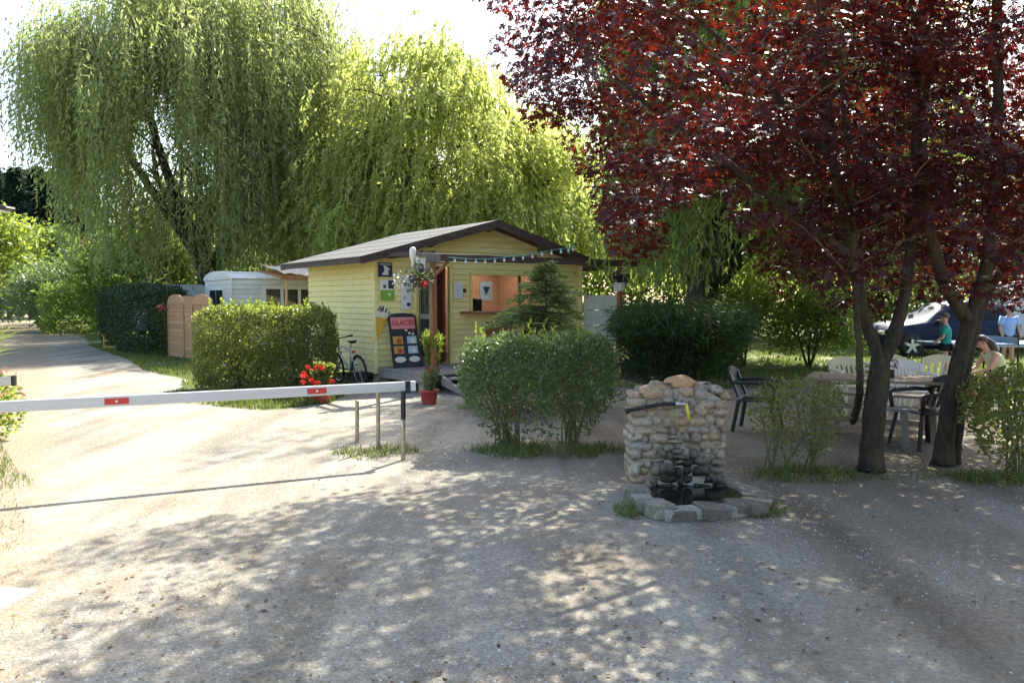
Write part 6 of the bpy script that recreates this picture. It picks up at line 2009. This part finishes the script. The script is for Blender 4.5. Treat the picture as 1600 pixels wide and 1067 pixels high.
plastic_chair('dark green plastic armchair standing on gravel between fountain and vase-shaped shrub', 'darkgreen', (q.x + 0.15, q.y + 0.18, 0), R(62))
q = ground(1440, 702)
plastic_chair('black plastic armchair drawn up to the table, partly behind twin maple stems', 'black', (q.x + 0.10, q.y + 0.15, 0), R(-78))
q = at(1334, 600, 12.1)
plastic_chair('cream plastic chair behind the wooden table, the one left of the forked maple trunk', 'cream', (q.x, 12.1, 0), R(4))
q = at(1424, 600, 11.4)
plastic_chair('white plastic chair behind the wooden table with solid pale back', 'whiteplastic', (q.x, 11.4, 0), R(-10), slats=8)
q = at(1458, 595, 12.6)
plastic_chair('cream plastic slatted chair turned sideways beyond the table end', 'cream', (q.x, 12.6, 0), R(-42), slats=4)
q = at(1385, 600, 13.3)
plastic_chair('yellowish plastic chair further back behind the forked maple trunk', 'cream', (q.x - 0.05, 13.3, 0), R(170))

# rustic table with benches
ta = Vector((4.05, 10.35, 0)); tb_ = Vector((5.15, 9.75, 0))
tc_ = (ta + tb_) / 2 + Vector((0.05, 0.1, 0)); trz = math.atan2(tb_.y - ta.y, tb_.x - ta.x)
tt = thing('wooden_table', 'weathered wooden garden table under the maples', 'table', tc_, trz)
for i in range(6):
    MB().box((0, -0.375 + i * 0.15, 0.715), (1.62 + 0.02 * (i % 2), 0.144, 0.035)).build('tabletop_board', 'tablewood', tt, bevel=0.004)
for sx in (-1, 1):
    for sy in (-1, 1):
        MB().bar((sx * 0.62, sy * 0.32, 0.70), (sx * 0.66, sy * 0.36, 0), 0.075, 0.075, up=(0, 1, 0)).build('leg', 'tablewood', tt, bevel=0.006)
    MB().box((sx * 0.63, 0, 0.66), (0.05, 0.7, 0.09)).build('apron', 'tablewood', tt)
    MB().box((sx * 0.65, 0, 0.16), (0.05, 0.66, 0.07)).build('foot_rail', 'tablewood', tt)
MB().box((0, 0, 0.17), (1.26, 0.05, 0.07)).build('stretcher', 'tablewood', tt)
def bench(label, loc, rz, L=1.3):
    t = thing('wooden_bench', label, 'bench', loc, rz)
    for i in range(2):
        MB().box((0, -0.075 + i * 0.15, 0.43), (L, 0.142, 0.035)).build('seat_board', 'greywood', t, bevel=0.004)
    for sx in (-1, 1):
        for sy in (-1, 1):
            MB().bar((sx * (L / 2 - 0.15), sy * 0.09, 0.41), (sx * (L / 2 - 0.12), sy * 0.13, 0), 0.06, 0.055, up=(0, 1, 0)).build('leg', 'greywood', t)
        MB().box((sx * (L / 2 - 0.14), 0, 0.15), (0.04, 0.2, 0.05)).build('rail', 'greywood', t)
    return t
bn = Vector((-math.sin(trz), math.cos(trz), 0))
bench('grey wooden bench on the near side of the table behind the vase-shaped shrub', tc_ - bn * 0.72 + Vector((-0.15, 0.05, 0)), trz)
bench('grey wooden bench on the lawn side of the table', tc_ + bn * 0.75, trz)
# flower bunch in a dark jar on the table
jx = tc_ + Vector((0.12, -0.1, 0.733))
t = thing('flower_jar', 'small dark jar with dried flowers on the wooden table', 'jar', jx)
MB().lathe([(0.035, 0), (0.05, 0.02), (0.05, 0.09), (0.035, 0.11)], n=14).build('jar', 'black', t, smooth=True)
scatter_plant(t, (0, 0, 0.17), 0.10, 120, 'petal_violet', 0.035, 0.02, 0.9)
scatter_plant(t, (0, 0, 0.18), 0.10, 40, 'petal_white', 0.025, 0.02, 0.9, name='flowers')

# yellow garden chair by the dark hedge
q = ground(180, 546)
yc = thing('yellow_chair', 'faded yellow wooden chair standing by the dark hedge', 'chair', (q.x, q.y, 0), R(-25))
for sx in (-1, 1):
    MB().box((sx * 0.28, -0.2, 0.25), (0.06, 0.06, 0.5)).build('leg', 'yellowwood', yc)
    MB().box((sx * 0.28, 0.22, 0.25), (0.06, 0.06, 0.5)).build('leg', 'yellowwood', yc)
    MB().box((sx * 0.28, 0, 0.51), (0.08, 0.56, 0.035)).build('armrest', 'yellowwood', yc)
for i in range(4):
    MB().box((0, -0.2 + i * 0.13, 0.32), (0.5, 0.11, 0.03)).build('seat_slat', 'yellowwood', yc)
for i in range(3):
    MB().box((-0.13 + 0.13 * i, 0.25, 0.60), (0.07, 0.03, 0.5)).build('back_slat', 'yellowwood', yc)
MB().box((0, 0.235, 0.8), (0.42, 0.04, 0.07)).build('top_rail', 'yellowwood', yc)
MB().box((0, -0.2, 0.1), (0.52, 0.04, 0.05)).build('stretcher', 'yellowwood', yc)

# ------------------------------------------------------------------ bicycle leaning at the hut's left wall
bk0 = Vector((-2.97, 15.72, 0))
wd = Vector((-0.592, 0.806, 0))
bike = thing('bicycle', 'silver mountain bicycle parked against the yellow hut wall', 'bicycle', bk0, math.atan2(wd.y, wd.x))
bike.rotation_euler = (R(-7), 0, math.atan2(wd.y, wd.x))
rw = 0.325
def wheel(x):
    ty = MB().torus((0, 0, 0), rw - 0.022, 0.024, 'Y', 36, 8).build('wheel', 'rubber', bike, smooth=True, loc=(x, 0, rw))
    MB().torus((0, 0, 0), rw - 0.055, 0.011, 'Y', 36, 6).build('rim', 'metal', ty, smooth=True)
    sp = MB()
    for i in range(18):
        a = i * math.pi / 9
        sp.tube([(0, 0.02 * (-1) ** i, 0), ((rw - 0.055) * math.cos(a), 0, (rw - 0.055) * math.sin(a))], 0.0022, 4, cap=False)
    sp.build('spokes', 'metal', ty)
    MB().lathe([(0.022, -0.04), (0.022, 0.04)], n=12).build('hub', 'metal', ty, rot=(R(90), 0, 0))
    return ty
wheel(0.0); wheel(1.05)
BBp, ST, HT, HB = Vector((0.43, 0, 0.28)), Vector((0.27, 0, 0.76)), Vector((0.83, 0, 0.80)), Vector((0.87, 0, 0.67))
fr = MB()
for a, b_, r_ in ((BBp, ST, 0.016), (BBp, HB, 0.02), (ST + Vector((0.02, 0, -0.05)), HT, 0.017), (HT, HB, 0.02)):
    fr.tube([a, b_], r_, 10)
for sy in (-1, 1):
    fr.tube([BBp + Vector((0, sy * 0.03, 0)), (0, sy * 0.06, rw)], 0.010, 8)
    fr.tube([ST + Vector((0.02, sy * 0.02, -0.06)), (0, sy * 0.06, rw)], 0.009, 8)
M['silver'] = pmat('silver_frame_paint', (0.62, 0.62, 0.64), (0.54, 0.54, 0.56), 6, 4, 0.3, 0, 40, metallic=0.4)
fr.build('frame', 'silver', bike, smooth=True)
fk = MB()
for sy in (-1, 1):
    fk.tube([HB + Vector((0, sy * 0.05, -0.02)), (1.05, sy * 0.055, rw)], [0.016, 0.011], 8)
fk.build('fork', 'black', bike, smooth=True)
MB().tube([HT, HT + Vector((-0.02, 0, 0.12))], 0.014, 8).build('stem', 'black', bike)
hbp = HT + Vector((0.02, 0, 0.14))
hb_ = MB().tube([hbp + Vector((-0.06, -0.30, 0.02)), hbp + Vector((0, -0.12, 0.0)), hbp + Vector((0, 0.12, 0.0)), hbp + Vector((-0.06, 0.30, 0.02))], 0.013, 8).build('handlebar', 'black', bike, smooth=True)
for sy in (-1, 1):
    MB().tube([hbp + Vector((-0.062, sy * 0.31, 0.021)), hbp + Vector((-0.035, sy * 0.20, 0.012))], 0.019, 8).build('grip', 'rubber', hb_)
MB().tube([ST, ST + Vector((-0.04, 0, 0.13))], 0.013, 8).build('seat_post', 'metal', bike)
sv = []
MB().add([(x + ST.x - 0.04, y, z_ + ST.z + 0.15) for x, y, z_ in ((-0.14, -0.075, 0.02), (-0.14, 0.075, 0.02), (-0.02, -0.06, 0.0), (-0.02, 0.06, 0.0), (0.14, -0.015, 0.0), (0.14, 0.015, 0.0), (-0.13, -0.05, -0.04), (-0.13, 0.05, -0.04), (0.12, -0.01, -0.035), (0.12, 0.01, -0.035))],
         [(0, 2, 3, 1), (2, 4, 5, 3), (0, 1, 7, 6), (0, 6, 2), (1, 3, 7), (2, 6, 8, 4), (3, 5, 9, 7), (4, 8, 9, 5), (6, 7, 9, 8)]).build('saddle', 'black', bike, smooth=True, bevel=0.008)
MB().lathe([(0.09, -0.003), (0.09, 0.003)], n=24).build('chainring', 'black', bike, loc=(BBp.x, -0.05, BBp.z), rot=(R(90), 0, 0))
for s in (-1, 1):
    c = MB().bar(BBp + Vector((0, s * 0.07, 0)), BBp + Vector((s * 0.10, s * 0.075, -s * 0.13)), 0.014, 0.022).build('crank', 'metal', bike)
    MB().box(BBp + Vector((s * 0.10, s * 0.12, -s * 0.13)), (0.09, 0.08, 0.02)).build('pedal', 'black', c)
MB().box((0.16, 0.0, 0.70), (0.05, 0.05, 0.045)).build('rear_reflector', 'red', bike)
MB().tube([(0.20, -0.05, 0.05), (0.0, -0.06, rw - 0.02)][::-1] if False else [(0.43, -0.052, 0.37), (0.0, -0.052, rw + 0.04)], 0.005, 5).tube([(0.43, -0.052, 0.19), (0.0, -0.052, rw - 0.04)], 0.005, 5).build('chain', 'black', bike)
MB().tube([(0.35, 0.06, 0.26), (0.28, 0.22, -0.01)], 0.009, 6).build('kickstand', 'black', bike)

# ------------------------------------------------------------------ parked car
def make_car(label, loc, rz):
    t = thing('parked_car', label, 'car', loc, rz)
    ST_ = [(-2.2, .42, .66, .70, .66, .56), (-2.08, .30, .80, .88, .80, .70), (-1.75, .24, .90, .98, .86, .76), (-1.35, .24, .95, 1.04, .88, .78), (-0.85, .24, 1.0, 1.10, .89, .78),
           (-0.45, .24, 1.01, 1.36, .89, .72), (-0.05, .24, 1.02, 1.58, .89, .66), (0.5, .24, 1.03, 1.68, .89, .64), (1.2, .24, 1.04, 1.67, .89, .64), (1.7, .25, 1.05, 1.58, .88, .64), (2.0, .30, 1.05, 1.32, .87, .68), (2.15, .40, .98, 1.06, .82, .70)]
    V, Fq = [], []
    for x, zb, zl, zt, wb, wt in ST_:
        half = [(wb * 0.86, zb), (wb * 0.98, zb + 0.12), (wb + 0.015, zb + (zl - zb) * 0.55), (wb, zl), (wb - 0.03, zl + 0.03), (wt, zt - 0.03), (wt * 0.86, zt + 0.01), (wt * 0.4, zt + 0.03)]
        ring = [(x, -y, z_) for y, z_ in half] + [(x, y, z_) for y, z_ in reversed(half)]
        V += ring
    m_ = 16
    for i in range(len(ST_) - 1):
        for j in range(m_):
            Fq.append((i * m_ + j, i * m_ + (j + 1) % m_, (i + 1) * m_ + (j + 1) % m_, (i + 1) * m_ + j))
    Fq.append(tuple(range(m_))); Fq.append(tuple(range(len(ST_) * m_ - 1, (len(ST_) - 1) * m_ - 1, -1)))
    MB().add(V, Fq).build('body', 'carpaint', t, smooth=True)
    def P_(x, f, side):
        for (a, b_) in zip(ST_, ST_[1:]):
            if a[0] <= x <= b_[0]:
                k = (x - a[0]) / (b_[0] - a[0])
                g_ = [a[i] + (b_[i] - a[i]) * k for i in range(6)]
                z0_, y0_, z1_, y1_ = g_[2] + 0.03, g_[4] - 0.03, g_[3] - 0.03, g_[5]
                return Vector((x, side * (y0_ + (y1_ - y0_) * f + 0.012), z0_ + (z1_ - z0_) * f))
    for side in (-1, 1):
        for xs in (((-0.52, .1, .12), (-0.05, .1, .86), (0.42, .1, .9)), ((0.50, .1, .9), (0.95, .1, .9), (1.35, .1, .88)), ((1.43, .1, .88), (1.65, .12, .8), (1.85, .2, .45))):
            vs_ = [P_(x, a, side) for x, a, b_ in xs] + [P_(x, b_, side) for x, a, b_ in reversed(xs)]
            MB().add(vs_, [(0, 1, 4, 5), (1, 2, 3, 4)]).build('side_window', 'carglass', t)
        for x in (-1.35, 1.32):
            MB().lathe([(0.02, -0.02), (0.38, -0.02), (0.38, 0.02), (0.02, 0.02)], n=28).build('wheel_arch', 'rubber', t, loc=(x, side * 0.885, 0.36), rot=(R(90), 0, 0))
            w_ = MB().lathe([(0.20, -0.1), (0.32, -0.1), (0.345, -0.07), (0.345, 0.07), (0.32, 0.1), (0.20, 0.1)], n=30, cap=False).build('wheel', 'rubber', t, loc=(x, side * 0.86, 0.345), rot=(R(90), 0, 0), smooth=True)
            MB().torus((0, 0, -side * -0.09), 0.262, 0.02, 'Z', 28, 6).build('rim', 'metal', w_, smooth=True)
            sp = MB()
            for k in range(5):
                a = k * 1.2566 + 0.3
                sp.bar((0, 0, side * -0.085), (0.262 * math.cos(a), 0.262 * math.sin(a), side * -0.085), 0.085, 0.03, up=(0, 0, 1))
            sp.lathe([(0.06, -0.02), (0.06, 0.02)], (0, 0, side * -0.085), 14)
            sp2 = MB()
            for k in range(5):
                a = k * 1.2566 + 0.3
                sp2.bar((0, 0, side * 0.085), (0.262 * math.cos(a), 0.262 * math.sin(a), side * 0.085), 0.085, 0.03, up=(0, 0, 1))
            (sp if side > 0 else sp).build('spokes', 'metal', w_)
            sp2.build('spokes', 'metal', w_)
        MB().box((-0.55, side * 0.98, 1.06), (0.12, 0.2, 0.13)).build('door_mirror', 'black', t, bevel=0.02)
        for x in (0.28, 1.2):
            MB().box((x, side * 0.905, 0.93), (0.18, 0.03, 0.03)).build('door_handle', 'carpaint', t, bevel=0.006)
        MB().box((-2.1, side * 0.6, 0.74), (0.16, 0.3, 0.13)).build('headlight', 'grille', t, bevel=0.02)
        MB().box((2.07, side * 0.68, 0.92), (0.14, 0.22, 0.2)).build('tail_light', 'red', t, bevel=0.02)
        MB().box((-0.0, side * 0.90, 0.40), (3.9, 0.02, 0.07)).build('sill_trim', 'black', t)
    MB().add([(-0.80, -0.70, 1.13), (-0.80, 0.70, 1.13), (-0.06, 0.6, 1.605), (-0.06, -0.6, 1.605)], [(0, 1, 2, 3)]).build('windscreen', 'carglass', t)
    MB().box((-2.2, 0, 0.5), (0.06, 1.2, 0.16)).build('grille', 'black', t, bevel=0.02)
    return t
q = ground(1418, 558)
make_car('dark blue car with silver five-spoke wheels parked on the lawn behind the maples', (q.x + 1.35, q.y + 0.9, 0), R(4))

# table tennis table
q = ground(1452, 592)
pt_ = thing('table_tennis_table', 'blue table tennis table with net on the lawn behind the maples', 'table', (q.x + 1.80, q.y + 0.75, 0), R(2))
for sx in (-1, 1):
    MB().box((sx * 0.685, 0, 0.745), (1.366, 1.525, 0.03)).build('tabletop_half', 'ping', pt_)
    MB().box((sx * 1.362, 0, 0.762), (0.02, 1.52, 0.003)).build('white_line', 'white', pt_)
    for sy in (-1, 1):
        MB().box((sx * 0.685, sy * 0.752, 0.762), (1.36, 0.02, 0.003)).build('white_line', 'white', pt_)
        MB().tube([(sx * 1.3, sy * 0.6, 0), (sx * 1.25, sy * 0.6, 0.73)], 0.022, 8).build('leg', 'black', pt_)
        MB().tube([(sx * 0.2, sy * 0.6, 0), (sx * 0.2, sy * 0.6, 0.73)], 0.022, 8).build('leg', 'black', pt_)
    MB().bar((sx * 0.2, -0.6, 0.3), (sx * 0.2, 0.6, 0.3), 0.03, 0.03).build('brace', 'black', pt_)
nt_ = MB().box((0, 0, 0.835), (0.008, 1.8, 0.14)).build('net', 'net', pt_)
for sy in (-1, 1):
    MB().tube([(0, sy * 0.9, 0.72), (0, sy * 0.9, 0.92)], 0.012, 8).build('net_post', 'black', nt_)
for sy in (-1, 1):
    MB().box((0, sy * 0.765, 0.72), (2.7, 0.012, 0.05)).build('rail', 'net', pt_)

# ------------------------------------------------------------------ people
def skin_mesh(name, chains, mat, parent, sub=2):
    """one continuous surface grown round joints: chains of (point, rx, ry), shared points are welded"""
    V, E, Rr, idx = [], [], [], {}
    def vid(p, r):
        k = tuple(round(x, 4) for x in p)
        if k not in idx:
            idx[k] = len(V); V.append(k); Rr.append(r)
        return idx[k]
    for ch in chains:
        prev = None
        for p, r in ch:
            i = vid(p, r if hasattr(r, '__len__') else (r, r))
            if prev is not None and prev != i: E.append((prev, i))
            prev = i
    me = bpy.data.meshes.new(name); me.from_pydata(V, E, [])
    o = link(name, me, parent)
    me.materials.append(M[mat])
    sk = o.modifiers.new('skin', 'SKIN'); sk.use_smooth_shade = True
    ld = me.skin_vertices[0].data if me.skin_vertices else None
    if ld is None:
        bm = bmesh.new(); bm.from_mesh(me); bm.verts.layers.skin.verify(); bm.to_mesh(me); bm.free()
        ld = me.skin_vertices[0].data
    for i, r in enumerate(Rr):
        ld[i].radius = r
    ld[0].use_root = True
    if sub:
        sd = o.modifiers.new('subdivision', 'SUBSURF'); sd.levels = sub; sd.render_levels = sub
    return o

def person(label, loc, rz, J, top, bottom, hair_long=False, H_=1.4, sleeves=True, trousers=0.5):
    """J: joint positions (local metres), facing local -Y"""
    t = thing('person', label, 'person', loc, rz)
    s = H_ / 1.7
    v = {k: Vector(p) for k, p in J.items()}
    pel, chest, neck, head = v['pelvis'], v['chest'], v['neck'], v['head']
    up = (head - neck).normalized(); fwd = v.get('face', Vector((0, -1, 0))).normalized()
    sd = up.cross(fwd).normalized()
    ch = []
    mid = pel.lerp(chest, 0.5)
    ch.append([(pel, (0.135 * s, 0.10 * s)), (mid, (0.12 * s, 0.09 * s)), (chest, (0.15 * s, 0.10 * s)), (neck, 0.055 * s), (neck.lerp(head, 0.45), 0.052 * s), (head, (0.082 * s, 0.10 * s)), (head + up * 0.085 * s, (0.07 * s, 0.085 * s))])
    for a in ('l', 'r'):
        ch.append([(chest, (0.15 * s, 0.10 * s)), (v['sh' + a], 0.06 * s), (v['sh' + a].lerp(v['el' + a], 0.5), 0.045 * s), (v['el' + a], 0.038 * s), (v['el' + a].lerp(v['wr' + a], 0.35), 0.036 * s), (v['wr' + a], 0.025 * s), (v['wr' + a] + (v['wr' + a] - v['el' + a]).normalized() * 0.07 * s, (0.036 * s, 0.018 * s))])
        d = (v['wr' + a] - v['el' + a]).normalized()
        pp = v['wr' + a] + d * 0.075 * s
        wv = d.cross(fwd).normalized() if d.cross(fwd).length > 0.1 else sd
        for k in range(4):
            b0 = pp + wv * ((k - 1.5) * 0.019 * s)
            ch.append([(b0 - d * 0.02 * s, 0.010 * s), (b0 + d * 0.035 * s + fwd * 0.004, 0.009 * s), (b0 + d * (0.06 + 0.008 * (k in (1, 2))) * s + fwd * 0.02 * s, 0.007 * s)])
        b0 = v['wr' + a] + d * 0.03 * s + wv * 0.03 * s
        ch.append([(b0, 0.011 * s), (b0 + wv * 0.025 * s + d * 0.025 * s, 0.010 * s), (b0 + wv * 0.03 * s + d * 0.05 * s + fwd * 0.01, 0.008 * s)])
        ch.append([(pel, (0.135 * s, 0.10 * s)), (v['hip' + a], 0.085 * s), (v['hip' + a].lerp(v['kn' + a], 0.5), 0.072 * s), (v['kn' + a], 0.052 * s), (v['kn' + a].lerp(v['an' + a], 0.35), 0.055 * s), (v['an' + a], 0.034 * s), (v['toe' + a], (0.04 * s, 0.025 * s))])
    body = skin_mesh('body', ch, 'skin', t)
    # shirt over the trunk: rings lofted from hip to neck, tubes for the sleeves
    ax_ = (chest - pel).normalized(); fw_ = ax_.cross(sd).normalized()
    rings = [(pel - ax_ * 0.03 * s, 0.175, 0.135), (pel.lerp(chest, 0.25), 0.168, 0.13), (mid, 0.165, 0.128), (pel.lerp(chest, 0.8), 0.185, 0.138), (chest + ax_ * 0.02 * s, 0.195, 0.135), (chest.lerp(neck, 0.5), 0.165, 0.11), (chest.lerp(neck, 0.82), 0.085, 0.08)]
    tm = MB(); V_, F_ = [], []
    for c, rx, ry in rings:
        for k in range(16):
            an = 2 * math.pi * k / 16
            V_.append(c + sd * (rx * s * math.cos(an)) + fw_ * (ry * s * math.sin(an)))
    for i_ in range(len(rings) - 1):
        for k in range(16):
            F_.append((i_ * 16 + k, i_ * 16 + (k + 1) % 16, (i_ + 1) * 16 + (k + 1) % 16, (i_ + 1) * 16 + k))
    tm.add(V_, F_)
    if sleeves:
        for a in ('l', 'r'):
            tm.tube([chest.lerp(v['sh' + a], 0.45), v['sh' + a], v['sh' + a].lerp(v['el' + a], 0.65)], [0.08 * s, 0.082 * s, 0.068 * s], 12, cap=False)
    tm.build('top', top, t, smooth=True)
    tr = []
    for a in ('l', 'r'):
        k = v['hip' + a].lerp(v['kn' + a], trousers)
        tr.append([(pel, (0.148 * s, 0.115 * s)), (v['hip' + a], 0.102 * s), (k, 0.09 * s)])
    skin_mesh('shorts' if trousers > 0.4 else 'skirt', tr, bottom, t)
    for a in ('l', 'r'):
        dd = (v['toe' + a] - v['an' + a])
        MB().tube([v['an' + a] - dd * 0.35 + Vector((0, 0, -0.03 * s)), v['an' + a] + dd * 0.3 + Vector((0, 0, -0.035 * s)), v['toe' + a] + Vector((0, 0, -0.01))], [0.04 * s, 0.048 * s, 0.04 * s], 8).build('shoe', 'whiteplastic' if not hair_long else 'brown', t, smooth=True)
    # face and hair
    hc = head + up * 0.035 * s
    for e in (-1, 1):
        MB().lathe([(0.004, -0.006), (0.011, 0.0), (0.004, 0.006)], n=8).build('eye', 'black', body, loc=hc + fwd * 0.092 * s + sd * e * 0.032 * s + up * 0.0 * s)
        MB().lathe([(0.008, -0.022), (0.018, 0.0), (0.010, 0.022)], n=8).build('ear', 'skin', body, loc=hc + sd * e * 0.086 * s - up * 0.01 * s, smooth=True)
    MB().tube([hc + fwd * 0.09 * s - up * 0.005, hc + fwd * 0.118 * s - up * 0.035 * s], [0.008 * s, 0.016 * s], 8).build('nose', 'skin', body, smooth=True)
    MB().tube([hc + fwd * 0.088 * s - up * 0.062 * s - sd * 0.024 * s, hc + fwd * 0.094 * s - up * 0.065 * s, hc + fwd * 0.088 * s - up * 0.062 * s + sd * 0.024 * s], 0.006 * s, 6).build('mouth', 'petal_pink', body)
    hm = bpy.data.meshes.new('hair'); bm = bmesh.new(); bmesh.ops.create_icosphere(bm, subdivisions=3, radius=1.0)
    mt = Matrix((sd, -fwd, up)).transposed()
    dele = []
    for w in bm.verts:
        c = w.co.copy()
        if c.y < -0.3 and c.z < 0.55 or c.z < (-0.35 if not hair_long else -0.7): dele.append(w)
        c *= 1 + 0.05 * mnoise.noise(c * 4)
        w.co = hc + up * 0.025 * s + mt @ Vector((c.x * 0.098 * s, c.y * 0.118 * s + 0.012 * s, c.z * 0.115 * s))
    bmesh.ops.delete(bm, geom=dele, context='VERTS')
    bm.to_mesh(hm); bm.free(); hm.materials.append(M['hair']); hm.polygons.foreach_set('use_smooth', [True] * len(hm.polygons))
    ho = link('hair', hm, t)
    mm = ho.modifiers.new('thickness', 'SOLIDIFY'); mm.thickness = 0.012
    if hair_long:
        hp = head - fwd * 0.07 * s
        MB().tube([hp + up * 0.05 * s, hp - fwd * 0.05 * s - up * 0.08 * s, hp - fwd * 0.06 * s - up * 0.22 * s + Vector((0, 0, -0.03)), hp - fwd * 0.02 * s - up * 0.3 * s + Vector((0, 0, -0.08))], [0.07 * s, 0.08 * s, 0.06 * s, 0.02 * s], 10).build('long_hair', 'hair', t, smooth=True)
    return t
def standing(h, arm=(0.0, 0.0), lean=0.0, step=0.05):
    s = h / 1.7
    J = {'pelvis': (0, 0, 0.92 * s), 'chest': (0, 0.0 - lean * 0.4, 1.26 * s), 'neck': (0, -lean * 0.6, 1.43 * s), 'head': (0, -0.02 - lean * 0.75, 1.56 * s), 'face': (0, -1, -0.15)}
    for a, x in (('l', 1), ('r', -1)):
        J['sh' + a] = (x * 0.17 * s, -lean * 0.55, 1.36 * s)
        J['el' + a] = (x * 0.235 * s, -lean * 0.4 - arm[0] * 0.1, 1.09 * s)
        J['wr' + a] = (x * 0.22 * s, -lean * 0.3 - 0.06 - arm[0] * 0.26, 0.88 * s + arm[1] * 0.2)
        J['hip' + a] = (x * 0.085 * s, 0, 0.86 * s); J['kn' + a] = (x * 0.09 * s, -0.02 - x * step * 0.4, 0.48 * s)
        J['an' + a] = (x * 0.095 * s, 0.02 - x * step, 0.075 * s); J['toe' + a] = (x * 0.11 * s, -0.12 * s - x * step, 0.035 * s)
    return J
q = ground(1474, 593)
person('child in teal top and black shorts standing at the table tennis table', (q.x + 0.03, q.y, 0), R(-118), standing(1.42, (0.5, 0.4), 0.02), 'teal', 'blackcloth', H_=1.42)
q = at(1574, 540, 19.6)
person('person in light blue T-shirt looking down behind the blue table', (q.x, 19.6, 0), R(-4), standing(1.6, (0.35, 0.1), 0.08), 'lightblue', 'blackcloth', H_=1.6)
# seated girl leaning forward, facing left (local -Y turned to -X)
q = ground(1545, 640)
J = {'pelvis': (0, 0.22, 0.50), 'chest': (0, 0.05, 0.80), 'neck': (0, -0.06, 0.93), 'head': (0, -0.13, 1.03), 'face': (0, -1, -0.55)}
for a, x in (('l', 1), ('r', -1)):
    J['sh' + a] = (x * 0.15, 0.0, 0.88); J['el' + a] = (x * 0.19, -0.10, 0.66); J['wr' + a] = (x * 0.10, -0.26, 0.60)
    J['hip' + a] = (x * 0.08, 0.2, 0.48); J['kn' + a] = (x * 0.09, -0.2, 0.50); J['an' + a] = (x * 0.09, -0.17, 0.09); J['toe' + a] = (x * 0.10, -0.32, 0.035)
person('seated girl in pale green top leaning forward, long brown hair', (q.x, q.y, 0), R(-90), J, 'palegreen', 'flowercloth', hair_long=True, H_=1.5, sleeves=False, trousers=0.62)
gc = thing('stool', 'low wooden stool under the seated girl, half behind the leafy shrub', 'stool', (q.x + 0.22, q.y, 0), R(5))
MB().box((0, 0, 0.385), (0.36, 0.34, 0.035)).build('seat', 'greywood', gc, bevel=0.006)
for sx in (-1, 1):
    for sy in (-1, 1):
        MB().bar((sx * 0.13, sy * 0.12, 0.37), (sx * 0.17, sy * 0.16, 0), 0.04, 0.04, up=(0, 1, 0)).build('leg', 'greywood', gc)
